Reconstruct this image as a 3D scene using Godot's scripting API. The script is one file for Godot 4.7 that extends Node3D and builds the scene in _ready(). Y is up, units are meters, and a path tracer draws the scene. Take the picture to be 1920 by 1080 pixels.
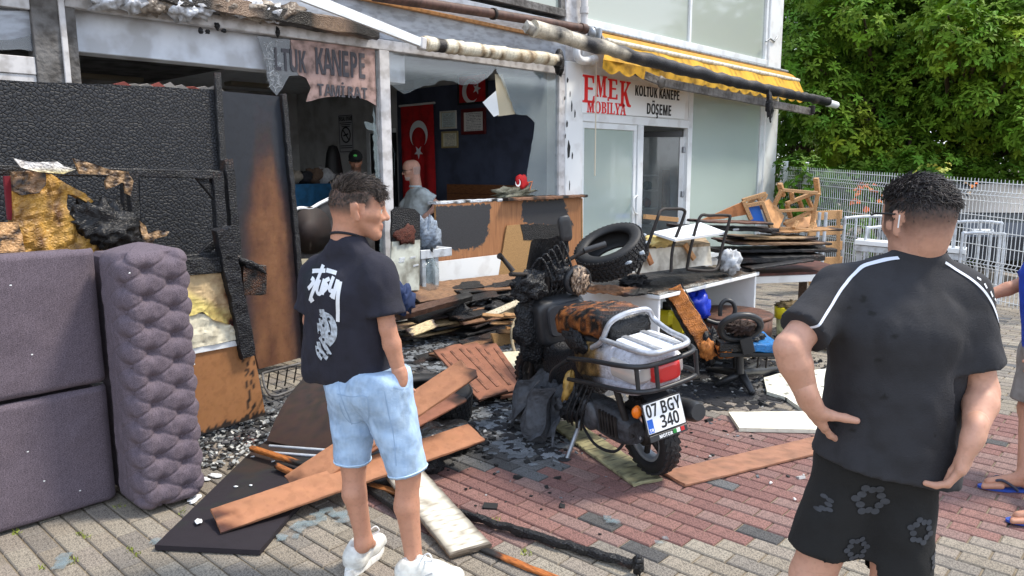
extends Node3D
const FOC := 1411.0
const EYE := Vector3(0, 1.7, 0)
const FZ := -6.2
var fw: Vector3
var rt: Vector3
var up: Vector3
var fwh: Vector3
var M := {}
var used := {}
var rng := RandomNumberGenerator.new()
const V1 := Vector3.ONE
func T_(v: Vector3) -> Transform3D: return Transform3D(Basis.IDENTITY, v)
func ray(x, y) -> Vector3:
	return (fw * FOC + rt * (x - 960.0) - up * (y - 540.0)).normalized()
func hit(x, y, n: Vector3, p: Vector3) -> Vector3:
	var d := ray(x, y)
	return EYE + d * (n.dot(p - EYE) / n.dot(d))
func G(x, y, h = 0.0) -> Vector3: return hit(x, y, Vector3.UP, Vector3(0, h, 0))
func Z(x, y, z = FZ) -> Vector3: return hit(x, y, Vector3.BACK, Vector3(0, 0, z))
func X(x, y, xx) -> Vector3: return hit(x, y, Vector3.RIGHT, Vector3(xx, 0, 0))
func V(x, y, d) -> Vector3: return hit(x, y, fwh, fwh * d)
func PL(x, y, n, p) -> Vector3: return hit(x, y, n, p)
func numbered(n: String) -> String:
	if not used.has(n):
		used[n] = 0
		return n
	used[n] += 1
	return "%s_%03d" % [n, used[n]]
func thing(called: String, label: String, category: String, at := Vector3.ZERO, group := "") -> Node3D:
	var o := Node3D.new()
	o.name = numbered(called)
	add_child(o)
	o.position = at
	tag(o, label, category, group)
	return o
func tag(o, label: String, category: String, group := ""):
	o.set_meta("label", label)
	o.set_meta("category", category)
	if group != "": o.set_meta("group", group)
	return o
func wt(n: Node) -> Transform3D:
	var t := Transform3D.IDENTITY
	while n != self and n is Node3D:
		t = (n as Node3D).transform * t
		n = n.get_parent()
	return t
func put(parent: Node, called: String, mesh: Mesh, mat: Material, xf := Transform3D.IDENTITY) -> MeshInstance3D:
	var o := MeshInstance3D.new()
	o.mesh = mesh
	o.material_override = mat
	if parent == self:
		o.name = numbered(called)
		o.transform = xf
		add_child(o)
	else:
		o.name = called
		o.transform = wt(parent).affine_inverse() * xf
		parent.add_child(o, true)
	return o
func one(called, label, category, mesh, mat, xf := Transform3D.IDENTITY, group := "") -> MeshInstance3D:
	var o := put(self, called, mesh, mat, xf)
	tag(o, label, category, group)
	return o
func struct(called, mesh, mat, xf := Transform3D.IDENTITY) -> MeshInstance3D:
	var o := put(self, called, mesh, mat, xf)
	o.set_meta("kind", "structure")
	return o
func st_new() -> SurfaceTool:
	var s := SurfaceTool.new()
	s.begin(Mesh.PRIMITIVE_TRIANGLES)
	return s
func done(s: SurfaceTool, normals := true) -> ArrayMesh:
	if normals: s.generate_normals()
	return s.commit()
func quad(s: SurfaceTool, a, b, c, d):
	for v in [a, b, c, a, c, d]: s.add_vertex(v)
func quad_uv(s: SurfaceTool, a, b, c, d):
	var p := [a, b, c, d]
	var u := [Vector2(0, 0), Vector2(1, 0), Vector2(1, 1), Vector2(0, 1)]
	for i in [0, 1, 2, 0, 2, 3]:
		s.set_uv(u[i])
		s.add_vertex(p[i])
func add_box(s: SurfaceTool, size: Vector3, b := 0.004, t := Transform3D.IDENTITY):
	var h := size * 0.5
	b = min(b, min(h.x, min(h.y, h.z)) * 0.49)
	s.set_smooth_group(-1)
	for ax in 3:
		for sg in [-1.0, 1.0]:
			var a1 := (ax + 1) % 3
			var a2 := (ax + 2) % 3
			var q := []
			for c in [[-1, -1], [1, -1], [1, 1], [-1, 1]]:
				var v := Vector3.ZERO
				v[ax] = sg * h[ax]
				v[a1] = c[0] * (h[a1] - b)
				v[a2] = c[1] * (h[a2] - b)
				q.append(t * v)
			if sg > 0: q.reverse()
			quad(s, q[0], q[1], q[2], q[3])
	if b <= 0.0001: return
	for ax in 3:
		var a1 := (ax + 1) % 3
		var a2 := (ax + 2) % 3
		for s1 in [-1.0, 1.0]:
			for s2 in [-1.0, 1.0]:
				var q := []
				for k in [[0, -1], [0, 1], [1, 1], [1, -1]]:
					var v := Vector3.ZERO
					v[ax] = k[1] * (h[ax] - b)
					v[a1] = s1 * (h[a1] - (b if k[0] == 1 else 0.0))
					v[a2] = s2 * (h[a2] - (b if k[0] == 0 else 0.0))
					q.append(t * v)
				if s1 * s2 < 0: q.reverse()
				quad(s, q[0], q[1], q[2], q[3])
	for s0 in [-1.0, 1.0]:
		for s1 in [-1.0, 1.0]:
			for s2 in [-1.0, 1.0]:
				var a := t * Vector3(s0 * h.x, s1 * (h.y - b), s2 * (h.z - b))
				var c := t * Vector3(s0 * (h.x - b), s1 * h.y, s2 * (h.z - b))
				var d := t * Vector3(s0 * (h.x - b), s1 * (h.y - b), s2 * h.z)
				if s0 * s1 * s2 > 0: for v in [a, d, c]: s.add_vertex(v)
				else: for v in [a, c, d]: s.add_vertex(v)
func box(size: Vector3, b := 0.004) -> ArrayMesh:
	var s := st_new()
	add_box(s, size, b)
	return done(s)
func span(a: Vector3, b: Vector3) -> Array:
	return [(b - a).abs(), T_((a + b) * 0.5)]
func bar(parent, called, a: Vector3, b: Vector3, mat, bev := 0.004) -> MeshInstance3D:
	var k := span(a, b)
	return put(parent, called, box(k[0], bev), mat, k[1])
func along(a: Vector3, b: Vector3, hint := Vector3.UP) -> Transform3D:
	var x := (b - a).normalized()
	if absf(x.dot(hint)) > 0.98: hint = Vector3(0.3, 0.1, 0.9)
	var z := x.cross(hint).normalized()
	return Transform3D(Basis(x, z.cross(x), z), (a + b) * 0.5)
func stick(parent, called, a: Vector3, b: Vector3, w: float, t: float, mat, hint := Vector3.UP, bev := 0.003) -> MeshInstance3D:
	return put(parent, called, box(Vector3(a.distance_to(b), t, w), bev), mat, along(a, b, hint))
func add_tube(s: SurfaceTool, pts: Array, r, n := 8, caps := true):
	s.set_smooth_group(0)
	var rings := []
	var nrm := Vector3.UP
	for i in pts.size():
		var d: Vector3 = (pts[min(i + 1, pts.size() - 1)] - pts[max(i - 1, 0)]).normalized()
		if i == 0: nrm = d.cross(Vector3(0.31, 0.2, 0.93) if absf(d.y) > 0.9 else Vector3.UP).normalized()
		nrm = (nrm - d * nrm.dot(d)).normalized()
		var bn := d.cross(nrm)
		var rad: float = r[i] if r is Array else r
		var ring := []
		for k in n:
			var a := TAU * k / n
			ring.append(pts[i] + (nrm * cos(a) + bn * sin(a)) * rad)
		rings.append(ring)
	add_rings(s, rings, caps)
func add_rings(s: SurfaceTool, rings: Array, caps := true, smooth := true):
	var n: int = rings[0].size()
	s.set_smooth_group(0 if smooth else -1)
	for i in rings.size() - 1:
		for k in n:
			quad(s, rings[i][k], rings[i + 1][k], rings[i + 1][(k + 1) % n], rings[i][(k + 1) % n])
	if caps:
		s.set_smooth_group(1)
		for e in 2:
			var ring: Array = rings[0] if e == 0 else rings[-1]
			var c := Vector3.ZERO
			for p in ring: c += p
			c /= n
			for k in n:
				if e == 0: for v in [c, ring[k], ring[(k + 1) % n]]: s.add_vertex(v)
				else: for v in [c, ring[(k + 1) % n], ring[k]]: s.add_vertex(v)
func tube(pts: Array, r, n := 8) -> ArrayMesh:
	var s := st_new()
	add_tube(s, pts, r, n)
	return done(s)
func pipe(parent, called, pts: Array, r, mat, n := 8):
	var o: Vector3 = pts[0]
	var q := []
	for p in pts: q.append(p - o)
	return put(parent, called, tube(q, r, n), mat, T_(o))
func curve(pts: Array, per := 6) -> Array:
	var o := []
	for i in pts.size() - 1:
		var a = pts[max(i - 1, 0)]
		var b = pts[i]
		var c = pts[i + 1]
		var d = pts[min(i + 2, pts.size() - 1)]
		for k in per:
			var t := float(k) / per
			o.append(0.5 * (2.0 * b + (c - a) * t + (2.0 * a - 5.0 * b + 4.0 * c - d) * t * t + (3.0 * b - 3.0 * c + d - a) * t * t * t))
	o.append(pts[-1])
	return o
func add_lathe(s: SurfaceTool, prof: Array, n := 24, t := Transform3D.IDENTITY, closed := false):
	var rings := []
	for p in prof:
		var ring := []
		for k in n:
			var a := -TAU * k / n
			ring.append(t * Vector3(p.x * cos(a), p.y, p.x * sin(a)))
		rings.append(ring)
	if closed: rings.append(rings[0])
	add_rings(s, rings, not closed)
func lathe(prof: Array, n := 24, closed := false) -> ArrayMesh:
	var s := st_new()
	add_lathe(s, prof, n, Transform3D.IDENTITY, closed)
	return done(s)
func add_prism(s: SurfaceTool, poly: PackedVector2Array, d: float, t := Transform3D.IDENTITY, mid := false):
	s.set_smooth_group(-1)
	if Geometry2D.is_polygon_clockwise(poly): poly.reverse()
	var z0 := -d * 0.5 if mid else 0.0
	var tri := Geometry2D.triangulate_polygon(poly)
	for i in range(0, tri.size(), 3):
		var a := poly[tri[i]]
		var b := poly[tri[i + 1]]
		var c := poly[tri[i + 2]]
		if (b - a).cross(c - a) > 0:
			var w := b
			b = c
			c = w
		for v in [a, b, c]:
			s.set_uv(v)
			s.add_vertex(t * Vector3(v.x, v.y, z0 + d))
		for v in [a, c, b]:
			s.set_uv(v)
			s.add_vertex(t * Vector3(v.x, v.y, z0))
	for i in poly.size():
		var a := poly[i]
		var b := poly[(i + 1) % poly.size()]
		s.set_uv(a)
		quad(s, t * Vector3(a.x, a.y, z0), t * Vector3(a.x, a.y, z0 + d), t * Vector3(b.x, b.y, z0 + d), t * Vector3(b.x, b.y, z0))
func prism(poly: PackedVector2Array, d: float) -> ArrayMesh:
	var s := st_new()
	add_prism(s, poly, d)
	return done(s)
func slab(parent, called, pts: Array, th: float, mat, n := Vector3.ZERO) -> MeshInstance3D:
	var c := Vector3.ZERO
	for p in pts: c += p
	c /= pts.size()
	if n == Vector3.ZERO:
		for i in pts.size(): n += (pts[i] - c).cross(pts[(i + 1) % pts.size()] - c)
		n = n.normalized()
		if n.dot(EYE - c) < 0: n = -n
	var x: Vector3 = (pts[1] - pts[0])
	x = (x - n * x.dot(n)).normalized()
	var t := Transform3D(Basis(x, n.cross(x), n), c)
	var inv := t.affine_inverse()
	var poly := PackedVector2Array()
	for p in pts:
		var q: Vector3 = inv * p
		poly.append(Vector2(q.x, q.y))
	var s := st_new()
	add_prism(s, poly, th, T_(Vector3(0, 0, -th)))
	return put(parent, called, done(s), mat, t)
func pix(f: Callable, arr: Array) -> Array:
	var o := []
	for p in arr: o.append(f.call(p[0], p[1]))
	return o
func ragged(pts: Array, step: float, amp: float, seed_: int, closed := true) -> Array:
	var r := RandomNumberGenerator.new()
	r.seed = seed_
	var o := []
	var n := pts.size()
	for i in (n if closed else n - 1):
		var a: Vector3 = pts[i]
		var b: Vector3 = pts[(i + 1) % n]
		var k := int(max(1, a.distance_to(b) / step))
		for j in k:
			var p := a.lerp(b, float(j) / k)
			if j > 0:
				var pl: Vector3 = (b - a).normalized().cross((pts[(i + 2) % n] - a)).normalized()
				p += (b - a).normalized().cross(pl) * r.randf_range(-amp, amp)
			o.append(p)
	return o
func rough(L: float, W: float, T: float, sd: int, burn: Callable, nx := 16, rag := 0.02, amp := 0.002, nw := 3) -> ArrayMesh:
	var r := RandomNumberGenerator.new()
	r.seed = sd
	var s := st_new()
	var nz := FastNoiseLite.new()
	nz.seed = sd
	nz.frequency = 9.0
	var prof := []
	var b: float = min(T * 0.22, 0.005)
	for i in nw + 1: prof.append([T * 0.5, lerpf(-W * 0.5 + b, W * 0.5 - b, float(i) / nw)])
	prof.append([T * 0.5 - b, W * 0.5])
	prof.append([-T * 0.5 + b, W * 0.5])
	for i in nw + 1: prof.append([-T * 0.5, lerpf(W * 0.5 - b, -W * 0.5 + b, float(i) / nw)])
	prof.append([-T * 0.5 + b, -W * 0.5])
	prof.append([T * 0.5 - b, -W * 0.5])
	var e0 := []
	var e1 := []
	for q in prof.size():
		var w: float = prof[q][1]
		e0.append(rag * (nz.get_noise_2d(w * 3.0, 5.0) + 0.5 * nz.get_noise_2d(w * 11.0, 15.0)))
		e1.append(rag * (nz.get_noise_2d(w * 3.0, 55.0) + 0.5 * nz.get_noise_2d(w * 11.0, 65.0)))
	var rings := []
	var cols := []
	for i in nx + 1:
		var u := float(i) / nx
		var ring := []
		var cr := []
		for q in prof.size():
			var p := Vector3(lerpf(-L * 0.5 - e0[q], L * 0.5 + e1[q], u), prof[q][0], prof[q][1])
			p += Vector3(0, nz.get_noise_3d(p.x, p.y * 5.0, p.z), nz.get_noise_3d(p.z, p.x, 7.0)) * amp * 2.0
			ring.append(p)
			cr.append(burn.call(u, prof[q][1] / (W * 0.5), prof[q][0] > 0.0))
		rings.append(ring)
		cols.append(cr)
	s.set_smooth_group(-1)
	var n := prof.size()
	for i in nx:
		for k in n:
			var k2 := (k + 1) % n
			for v in [[i, k], [i + 1, k], [i + 1, k2], [i, k], [i + 1, k2], [i, k2]]:
				s.set_color(cols[v[0]][v[1]])
				s.add_vertex(rings[v[0]][v[1]])
	for e in 2:
		var ring: Array = rings[0] if e == 0 else rings[-1]
		var c := Vector3.ZERO
		for p in ring: c += p
		c /= n
		s.set_color(cols[0][0] if e == 0 else cols[-1][0])
		for k in n:
			if e == 0: for v in [c, ring[k], ring[(k + 1) % n]]: s.add_vertex(v)
			else: for v in [c, ring[(k + 1) % n], ring[k]]: s.add_vertex(v)
	return done(s)
func lump(rad: Vector3, sd: int, amp := 0.3, n := 10, freq := 1.3) -> ArrayMesh:
	var nz := FastNoiseLite.new()
	nz.seed = sd
	nz.frequency = freq
	var s := st_new()
	var rings := []
	for i in n + 1:
		var th := PI * i / n
		var ring := []
		for k in n * 2:
			var ph := -TAU * k / (n * 2)
			var d := Vector3(sin(th) * cos(ph), cos(th), sin(th) * sin(ph))
			ring.append(d * rad * (1.0 + amp * (nz.get_noise_3dv(d) * 1.6 + 0.3 * nz.get_noise_3dv(d * 2.7))))
		rings.append(ring)
	rings.reverse()
	add_rings(s, rings, false)
	return done(s)
func sheet(f: Callable, nu: int, nv: int, col = null, smooth := true) -> ArrayMesh:
	var s := st_new()
	s.set_smooth_group(0 if smooth else -1)
	var p := []
	var c := []
	for i in nu + 1:
		for j in nv + 1:
			p.append(f.call(float(i) / nu, float(j) / nv))
			if col != null: c.append(col.call(float(i) / nu, float(j) / nv))
	for i in nu:
		for j in nv:
			var a := i * (nv + 1) + j
			for k in [a, a + nv + 1, a + nv + 2, a, a + nv + 2, a + 1]:
				if col != null: s.set_color(c[k])
				var uu := Vector2(float(k / (nv + 1)) / nu, float(k % (nv + 1)) / nv)
				s.set_uv(uu)
				s.add_vertex(p[k])
	return done(s)
func lin(r, g, b) -> Color: return Color(r, g, b).srgb_to_linear()
func noise_img(kind: int, freq: float, sd: int, size := 256, oct := 4, ret := -1) -> Image:
	var n := FastNoiseLite.new()
	n.noise_type = kind
	n.frequency = freq
	n.seed = sd
	n.fractal_octaves = oct
	if kind == FastNoiseLite.TYPE_CELLULAR:
		n.cellular_return_type = ret if ret >= 0 else FastNoiseLite.RETURN_DISTANCE2_SUB
		n.fractal_type = FastNoiseLite.FRACTAL_NONE
	return n.get_seamless_image(size, size)
func ramp_tex(src: Image, stops: Array) -> ImageTexture:
	var lut := []
	for i in 256:
		var t := i / 255.0
		var c: Color = stops[0][1]
		for k in stops.size() - 1:
			if t >= stops[k][0]: c = stops[k][1].lerp(stops[k + 1][1], clampf((t - stops[k][0]) / max(stops[k + 1][0] - stops[k][0], 0.001), 0, 1))
		lut.append(c)
	var w := src.get_width()
	var h := src.get_height()
	src.convert(Image.FORMAT_L8)
	var d := src.get_data()
	var o := PackedByteArray()
	o.resize(w * h * 3)
	for i in d.size():
		var c: Color = lut[d[i]]
		o[i * 3] = c.r8
		o[i * 3 + 1] = c.g8
		o[i * 3 + 2] = c.b8
	var im := Image.create_from_data(w, h, false, Image.FORMAT_RGB8, o)
	im.generate_mipmaps()
	return ImageTexture.create_from_image(im)
func bump_tex(src: Image, k := 6.0) -> ImageTexture:
	var im := src.duplicate() as Image
	im.convert(Image.FORMAT_RGBA8)
	im.bump_map_to_normal_map(k)
	im.generate_mipmaps()
	return ImageTexture.create_from_image(im)
func mat(c: Color, rough_ := 0.7, metal := 0.0, tex: Texture2D = null, scale := Vector3.ONE, nrm: Texture2D = null, nk := 1.0, vc := false) -> StandardMaterial3D:
	var m := StandardMaterial3D.new()
	m.albedo_color = c
	m.roughness = rough_
	m.metallic = metal
	if tex: m.albedo_texture = tex
	if nrm:
		m.normal_enabled = true
		m.normal_texture = nrm
		m.normal_scale = nk
	if tex or nrm:
		m.uv1_triplanar = true
		m.uv1_scale = scale
	m.vertex_color_use_as_albedo = vc
	return m
func canvas(w: int, h: int, f: Callable) -> ImageTexture:
	var im := Image.create(w, h, false, Image.FORMAT_RGB8)
	for y in h:
		for x in w:
			im.set_pixel(x, y, f.call((x + 0.5) / w, (y + 0.5) / h))
	im.generate_mipmaps()
	return ImageTexture.create_from_image(im)
func in_poly(p: Vector2, poly: Array) -> bool:
	var inside := false
	var j := poly.size() - 1
	for i in poly.size():
		var a: Vector2 = poly[i]
		var b: Vector2 = poly[j]
		if (a.y > p.y) != (b.y > p.y) and p.x < (b.x - a.x) * (p.y - a.y) / (b.y - a.y) + a.x: inside = not inside
		j = i
	return inside
func text(parent, called, words: String, size: float, depth: float, mt, xf: Transform3D, serif := false, bold := true, stretch := 1.0) -> MeshInstance3D:
	var t := TextMesh.new()
	t.text = words
	var f := SystemFont.new()
	f.font_names = PackedStringArray(["Droid Serif"] if serif else ["Droid Sans"])
	f.font_weight = 700 if bold else 400
	t.font = f
	t.font_size = 64
	t.pixel_size = size / 64.0
	t.depth = depth
	t.curve_step = 2.0
	t.horizontal_alignment = HORIZONTAL_ALIGNMENT_CENTER
	t.vertical_alignment = VERTICAL_ALIGNMENT_CENTER
	return put(parent, called, t, mt, xf * Transform3D(Basis.from_scale(Vector3(stretch, 1, 1)), Vector3.ZERO))
func bn(a: Vector3, b: Vector3, ra: float, rb: float, k := 0.03, flat := Vector3.ZERO, fs := 1.0, neg := false) -> Array:
	return [a, b, ra, rb, k, flat, fs, neg]
func fig_field(bones: Array, cell: float, disp = null, clips := []) -> Dictionary:
	var lo := V1 * 1e9
	var hi := -lo
	for b in bones:
		if b[7]: continue
		var r: float = max(b[2], b[3]) + cell * 3.0
		lo = lo.min(b[0].min(b[1]) - V1 * r)
		hi = hi.max(b[0].max(b[1]) + V1 * r)
	var nx := int(ceil((hi.x - lo.x) / cell)) + 1
	var ny := int(ceil((hi.y - lo.y) / cell)) + 1
	var nz := int(ceil((hi.z - lo.z) / cell)) + 1
	var f := PackedFloat32Array()
	f.resize(nx * ny * nz)
	f.fill(1.0)
	for b in bones:
		var a: Vector3 = b[0]
		var ra: float = b[2]
		var rb: float = b[3]
		var k: float = b[4]
		var fl: Vector3 = b[5]
		var flat := fl != Vector3.ZERO
		var fk: float = 1.0 / b[6] - 1.0
		var fs: float = b[6] if flat else 1.0
		fs = lerpf(fs, 1.0, 0.5)
		var neg: bool = b[7]
		var ba: Vector3 = b[1] - a
		if flat: ba += fl * ba.dot(fl) * fk
		var bb: float = max(ba.length_squared(), 1e-9)
		var m: float = max(ra, rb) + k + cell * 2.5
		var l: Vector3 = a.min(b[1]) - V1 * m
		var h: Vector3 = a.max(b[1]) + V1 * m
		var i0 := int(max(0, floor((l.x - lo.x) / cell)))
		var i1 := int(min(nx - 1, ceil((h.x - lo.x) / cell)))
		var j0 := int(max(0, floor((l.y - lo.y) / cell)))
		var j1 := int(min(ny - 1, ceil((h.y - lo.y) / cell)))
		var k0 := int(max(0, floor((l.z - lo.z) / cell)))
		var k1 := int(min(nz - 1, ceil((h.z - lo.z) / cell)))
		for kk in range(k0, k1 + 1):
			for jj in range(j0, j1 + 1):
				var at := nx * (jj + ny * kk)
				for ii in range(i0, i1 + 1):
					var q := Vector3(lo.x + ii * cell, lo.y + jj * cell, lo.z + kk * cell) - a
					if flat: q += fl * (q.dot(fl) * fk)
					var t := clampf(q.dot(ba) / bb, 0.0, 1.0)
					var d := ((q - ba * t).length() - (ra + (rb - ra) * t)) * fs
					var o := f[at + ii]
					if neg:
						d = -d
						var e := maxf(k - absf(o - d), 0.0) / k
						f[at + ii] = maxf(o, d) + e * e * k * 0.25
					else:
						var e := maxf(k - absf(o - d), 0.0) / k
						f[at + ii] = minf(o, d) - e * e * k * 0.25
	if disp != null or clips.size() > 0:
		for kk in nz:
			for jj in ny:
				var at := nx * (jj + ny * kk)
				for ii in nx:
					var d := f[at + ii]
					if d > 0.05 or d < -0.08: continue
					var p := Vector3(lo.x + ii * cell, lo.y + jj * cell, lo.z + kk * cell)
					if disp != null: d += disp.call(p)
					for c in clips: d = maxf(d, c[0].dot(p - c[1]))
					f[at + ii] = d
		if clips.size() > 0:
			for kk in nz:
				for jj in ny:
					var at := nx * (jj + ny * kk)
					for ii in nx:
						if f[at + ii] < -0.079:
							var p := Vector3(lo.x + ii * cell, lo.y + jj * cell, lo.z + kk * cell)
							for c in clips: f[at + ii] = maxf(f[at + ii], c[0].dot(p - c[1]))
	return {f = f, lo = lo, c = cell, nx = nx, ny = ny, nz = nz}
func fig_at(g: Dictionary, p: Vector3) -> float:
	var q: Vector3 = (p - g.lo) / g.c
	var i := int(floor(q.x))
	var j := int(floor(q.y))
	var k := int(floor(q.z))
	if i < 0 or j < 0 or k < 0 or i >= g.nx - 1 or j >= g.ny - 1 or k >= g.nz - 1: return 1.0
	var f: PackedFloat32Array = g.f
	var u := q.x - i
	var v := q.y - j
	var w := q.z - k
	var a: int = i + g.nx * (j + g.ny * k)
	var sy: int = g.nx
	var sz: int = g.nx * g.ny
	return lerpf(lerpf(lerpf(f[a], f[a + 1], u), lerpf(f[a + sy], f[a + sy + 1], u), v), lerpf(lerpf(f[a + sz], f[a + sz + 1], u), lerpf(f[a + sz + sy], f[a + sz + sy + 1], u), v), w)
func fig_cast(g: Dictionary, p: Vector3, d: Vector3, far := 1.2) -> Vector3:
	var t := 0.0
	var was := 0.0
	while t < far:
		if fig_at(g, p + d * t) < 0.0:
			for i in 7:
				var m := (was + t) * 0.5
				if fig_at(g, p + d * m) < 0.0: t = m
				else: was = m
			return p + d * t
		was = t
		t += g.c * 0.7
	return Vector3.INF
func fig_mesh(g: Dictionary, col = null) -> ArrayMesh:
	var f: PackedFloat32Array = g.f
	var nx: int = g.nx
	var ny: int = g.ny
	var nz: int = g.nz
	var c: float = g.c
	var lo: Vector3 = g.lo
	var sy := nx
	var sz := nx * ny
	var idx := PackedInt32Array()
	idx.resize(f.size())
	idx.fill(-1)
	var vs := PackedVector3Array()
	var off := [0, 1, sy, sy + 1, sz, sz + 1, sz + sy, sz + sy + 1]
	var ed := [[0, 1], [2, 3], [4, 5], [6, 7], [0, 2], [1, 3], [4, 6], [5, 7], [0, 4], [1, 5], [2, 6], [3, 7]]
	var pos := [Vector3(0, 0, 0), Vector3(1, 0, 0), Vector3(0, 1, 0), Vector3(1, 1, 0), Vector3(0, 0, 1), Vector3(1, 0, 1), Vector3(0, 1, 1), Vector3(1, 1, 1)]
	for k in nz - 1:
		for j in ny - 1:
			var at := nx * (j + ny * k)
			for i in nx - 1:
				var a := at + i
				if absf(f[a]) > c * 4.0: continue
				var m := 0
				if f[a] < 0: m += 1
				if f[a + 1] < 0: m += 1
				if f[a + sy] < 0: m += 1
				if f[a + sy + 1] < 0: m += 1
				if f[a + sz] < 0: m += 1
				if f[a + sz + 1] < 0: m += 1
				if f[a + sz + sy] < 0: m += 1
				if f[a + sz + sy + 1] < 0: m += 1
				if m == 0 or m == 8: continue
				var s := Vector3.ZERO
				var n := 0
				for e in ed:
					var d0: float = f[a + off[e[0]]]
					var d1: float = f[a + off[e[1]]]
					if (d0 < 0) != (d1 < 0):
						s += pos[e[0]].lerp(pos[e[1]], d0 / (d0 - d1))
						n += 1
				idx[a] = vs.size()
				vs.append(lo + (Vector3(i, j, k) + s / n) * c)
	var ind := PackedInt32Array()
	var ns := PackedVector3Array()
	ns.resize(vs.size())
	for k in range(1, nz - 1):
		for j in range(1, ny - 1):
			var at := nx * (j + ny * k)
			for i in range(1, nx - 1):
				var a := at + i
				if idx[a] < 0: continue
				var neg := f[a] < 0
				for ax in 3:
					var st: int = [1, sy, sz][ax]
					if neg == (f[a + st] < 0): continue
					var s1: int = [sy, sz, 1][ax]
					var s2: int = [sz, 1, sy][ax]
					var q := [idx[a], idx[a - s1], idx[a - s1 - s2], idx[a - s2]]
					if q.min() < 0: continue
					if neg: q.reverse()
					for t in [[0, 1, 2], [0, 2, 3]]:
						var v0: int = q[t[0]]
						var v1: int = q[t[1]]
						var v2: int = q[t[2]]
						ind.append(v0)
						ind.append(v1)
						ind.append(v2)
						var nn := (vs[v2] - vs[v0]).cross(vs[v1] - vs[v0])
						ns[v0] += nn
						ns[v1] += nn
						ns[v2] += nn
	for i in ns.size(): ns[i] = ns[i].normalized()
	var arr := []
	arr.resize(Mesh.ARRAY_MAX)
	arr[Mesh.ARRAY_VERTEX] = vs
	arr[Mesh.ARRAY_NORMAL] = ns
	arr[Mesh.ARRAY_INDEX] = ind
	if col != null:
		var cs := PackedColorArray()
		for i in vs.size(): cs.append(col.call(vs[i], ns[i]))
		arr[Mesh.ARRAY_COLOR] = cs
	var am := ArrayMesh.new()
	am.add_surface_from_arrays(Mesh.PRIMITIVE_TRIANGLES, arr)
	return am
func fig_ribbon(s: SurfaceTool, g: Dictionary, path: Array, w: float, d: Vector3, lift := 0.0025, back := 0.25):
	var prev := []
	for i in path.size():
		var t: Vector3 = (path[min(i + 1, path.size() - 1)] - path[max(i - 1, 0)]).normalized()
		var side := t.cross(d).normalized()
		var row := []
		for k in [-1.0, 0.0, 1.0]:
			row.append(fig_cast(g, path[i] + side * k * w * 0.5 - d * back, d, back * 2.5) - d * lift)
		if i > 0:
			for k in 2:
				if row[k].is_finite() and row[k + 1].is_finite() and prev[k].is_finite() and prev[k + 1].is_finite(): quad(s, prev[k], row[k], row[k + 1], prev[k + 1])
		prev = row
func fig_disc(s: SurfaceTool, g: Dictionary, c: Vector3, rx: float, ry: float, d: Vector3, lift := 0.003):
	var x := d.cross(Vector3.UP).normalized()
	var y := x.cross(d)
	var m := fig_cast(g, c - d * 0.25, d, 0.6)
	if not m.is_finite(): return
	var ring := []
	for i in 11:
		var a := TAU * i / 11
		var q := fig_cast(g, c + x * cos(a) * rx + y * sin(a) * ry - d * 0.25, d, 0.6)
		if not q.is_finite() or absf((q - m).dot(d)) > 0.05: return
		ring.append(q - d * lift)
	s.set_smooth_group(0)
	for i in 11:
		for v in [m - d * lift, ring[i], ring[(i + 1) % 11]]: s.add_vertex(v)
func fig_eval(bones: Array, p: Vector3) -> float:
	var o := 1.0
	for b in bones:
		var q: Vector3 = p - b[0]
		var ba: Vector3 = b[1] - b[0]
		var t := clampf(q.dot(ba) / maxf(ba.length_squared(), 1e-9), 0, 1)
		o = minf(o, (q - ba * t).length() - lerpf(b[2], b[3], t))
	return o
func _ready():
	var th := atan(228.0 / FOC)
	var yaw := deg_to_rad(42.7)
	var rl := 0.004
	fwh = Vector3(cos(yaw), 0, -sin(yaw))
	fw = Vector3(cos(yaw) * cos(th), -sin(th), -sin(yaw) * cos(th))
	var r0 := fw.cross(Vector3.UP).normalized()
	var u0 := r0.cross(fw)
	rt = r0 * cos(rl) - u0 * sin(rl)
	up = r0 * sin(rl) + u0 * cos(rl)
	var cam := Camera3D.new()
	cam.name = "camera"
	cam.fov = rad_to_deg(2.0 * atan(540.0 / FOC))
	cam.near = 0.05
	cam.far = 900.0
	cam.transform = Transform3D(Basis(rt, up, -fw), EYE)
	add_child(cam)
	var env := Environment.new()
	env.background_mode = Environment.BG_SKY
	var sm := ProceduralSkyMaterial.new()
	sm.sky_top_color = Color(0.68, 0.74, 0.84)
	sm.sky_horizon_color = Color(0.9, 0.92, 0.94)
	sm.sky_curve = 0.2
	sm.ground_bottom_color = Color(0.36, 0.34, 0.32)
	sm.ground_horizon_color = Color(0.6, 0.6, 0.58)
	sm.sun_angle_max = 1.0
	sm.sky_energy_multiplier = 0.95
	var sky := Sky.new()
	sky.sky_material = sm
	env.sky = sky
	env.tonemap_mode = Environment.TONE_MAPPER_LINEAR
	env.tonemap_exposure = 3.05
	env.sdfgi_enabled = true
	env.ssao_enabled = true
	env.ssil_enabled = true
	var we := WorldEnvironment.new()
	we.name = "world_environment"
	we.environment = env
	add_child(we)
	var sun := DirectionalLight3D.new()
	sun.name = "sun"
	sun.light_energy = 0.5
	sun.light_angular_distance = 10.0
	sun.light_color = Color(1.0, 0.96, 0.9)
	sun.shadow_enabled = true
	sun.transform = Transform3D(Basis.looking_at(-Vector3(0.75, 1.5, 0.62).normalized(), Vector3.UP), Vector3(0, 20, 0))
	add_child(sun)
	rng.seed = 7
	materials()
	ground()
	building()
	shopfront()
	awnings()
	inside()
	beyond()
	left_pile()
	boards()
	heap()
	scooter()
	desk_side()
	people()
	scraps()
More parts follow.
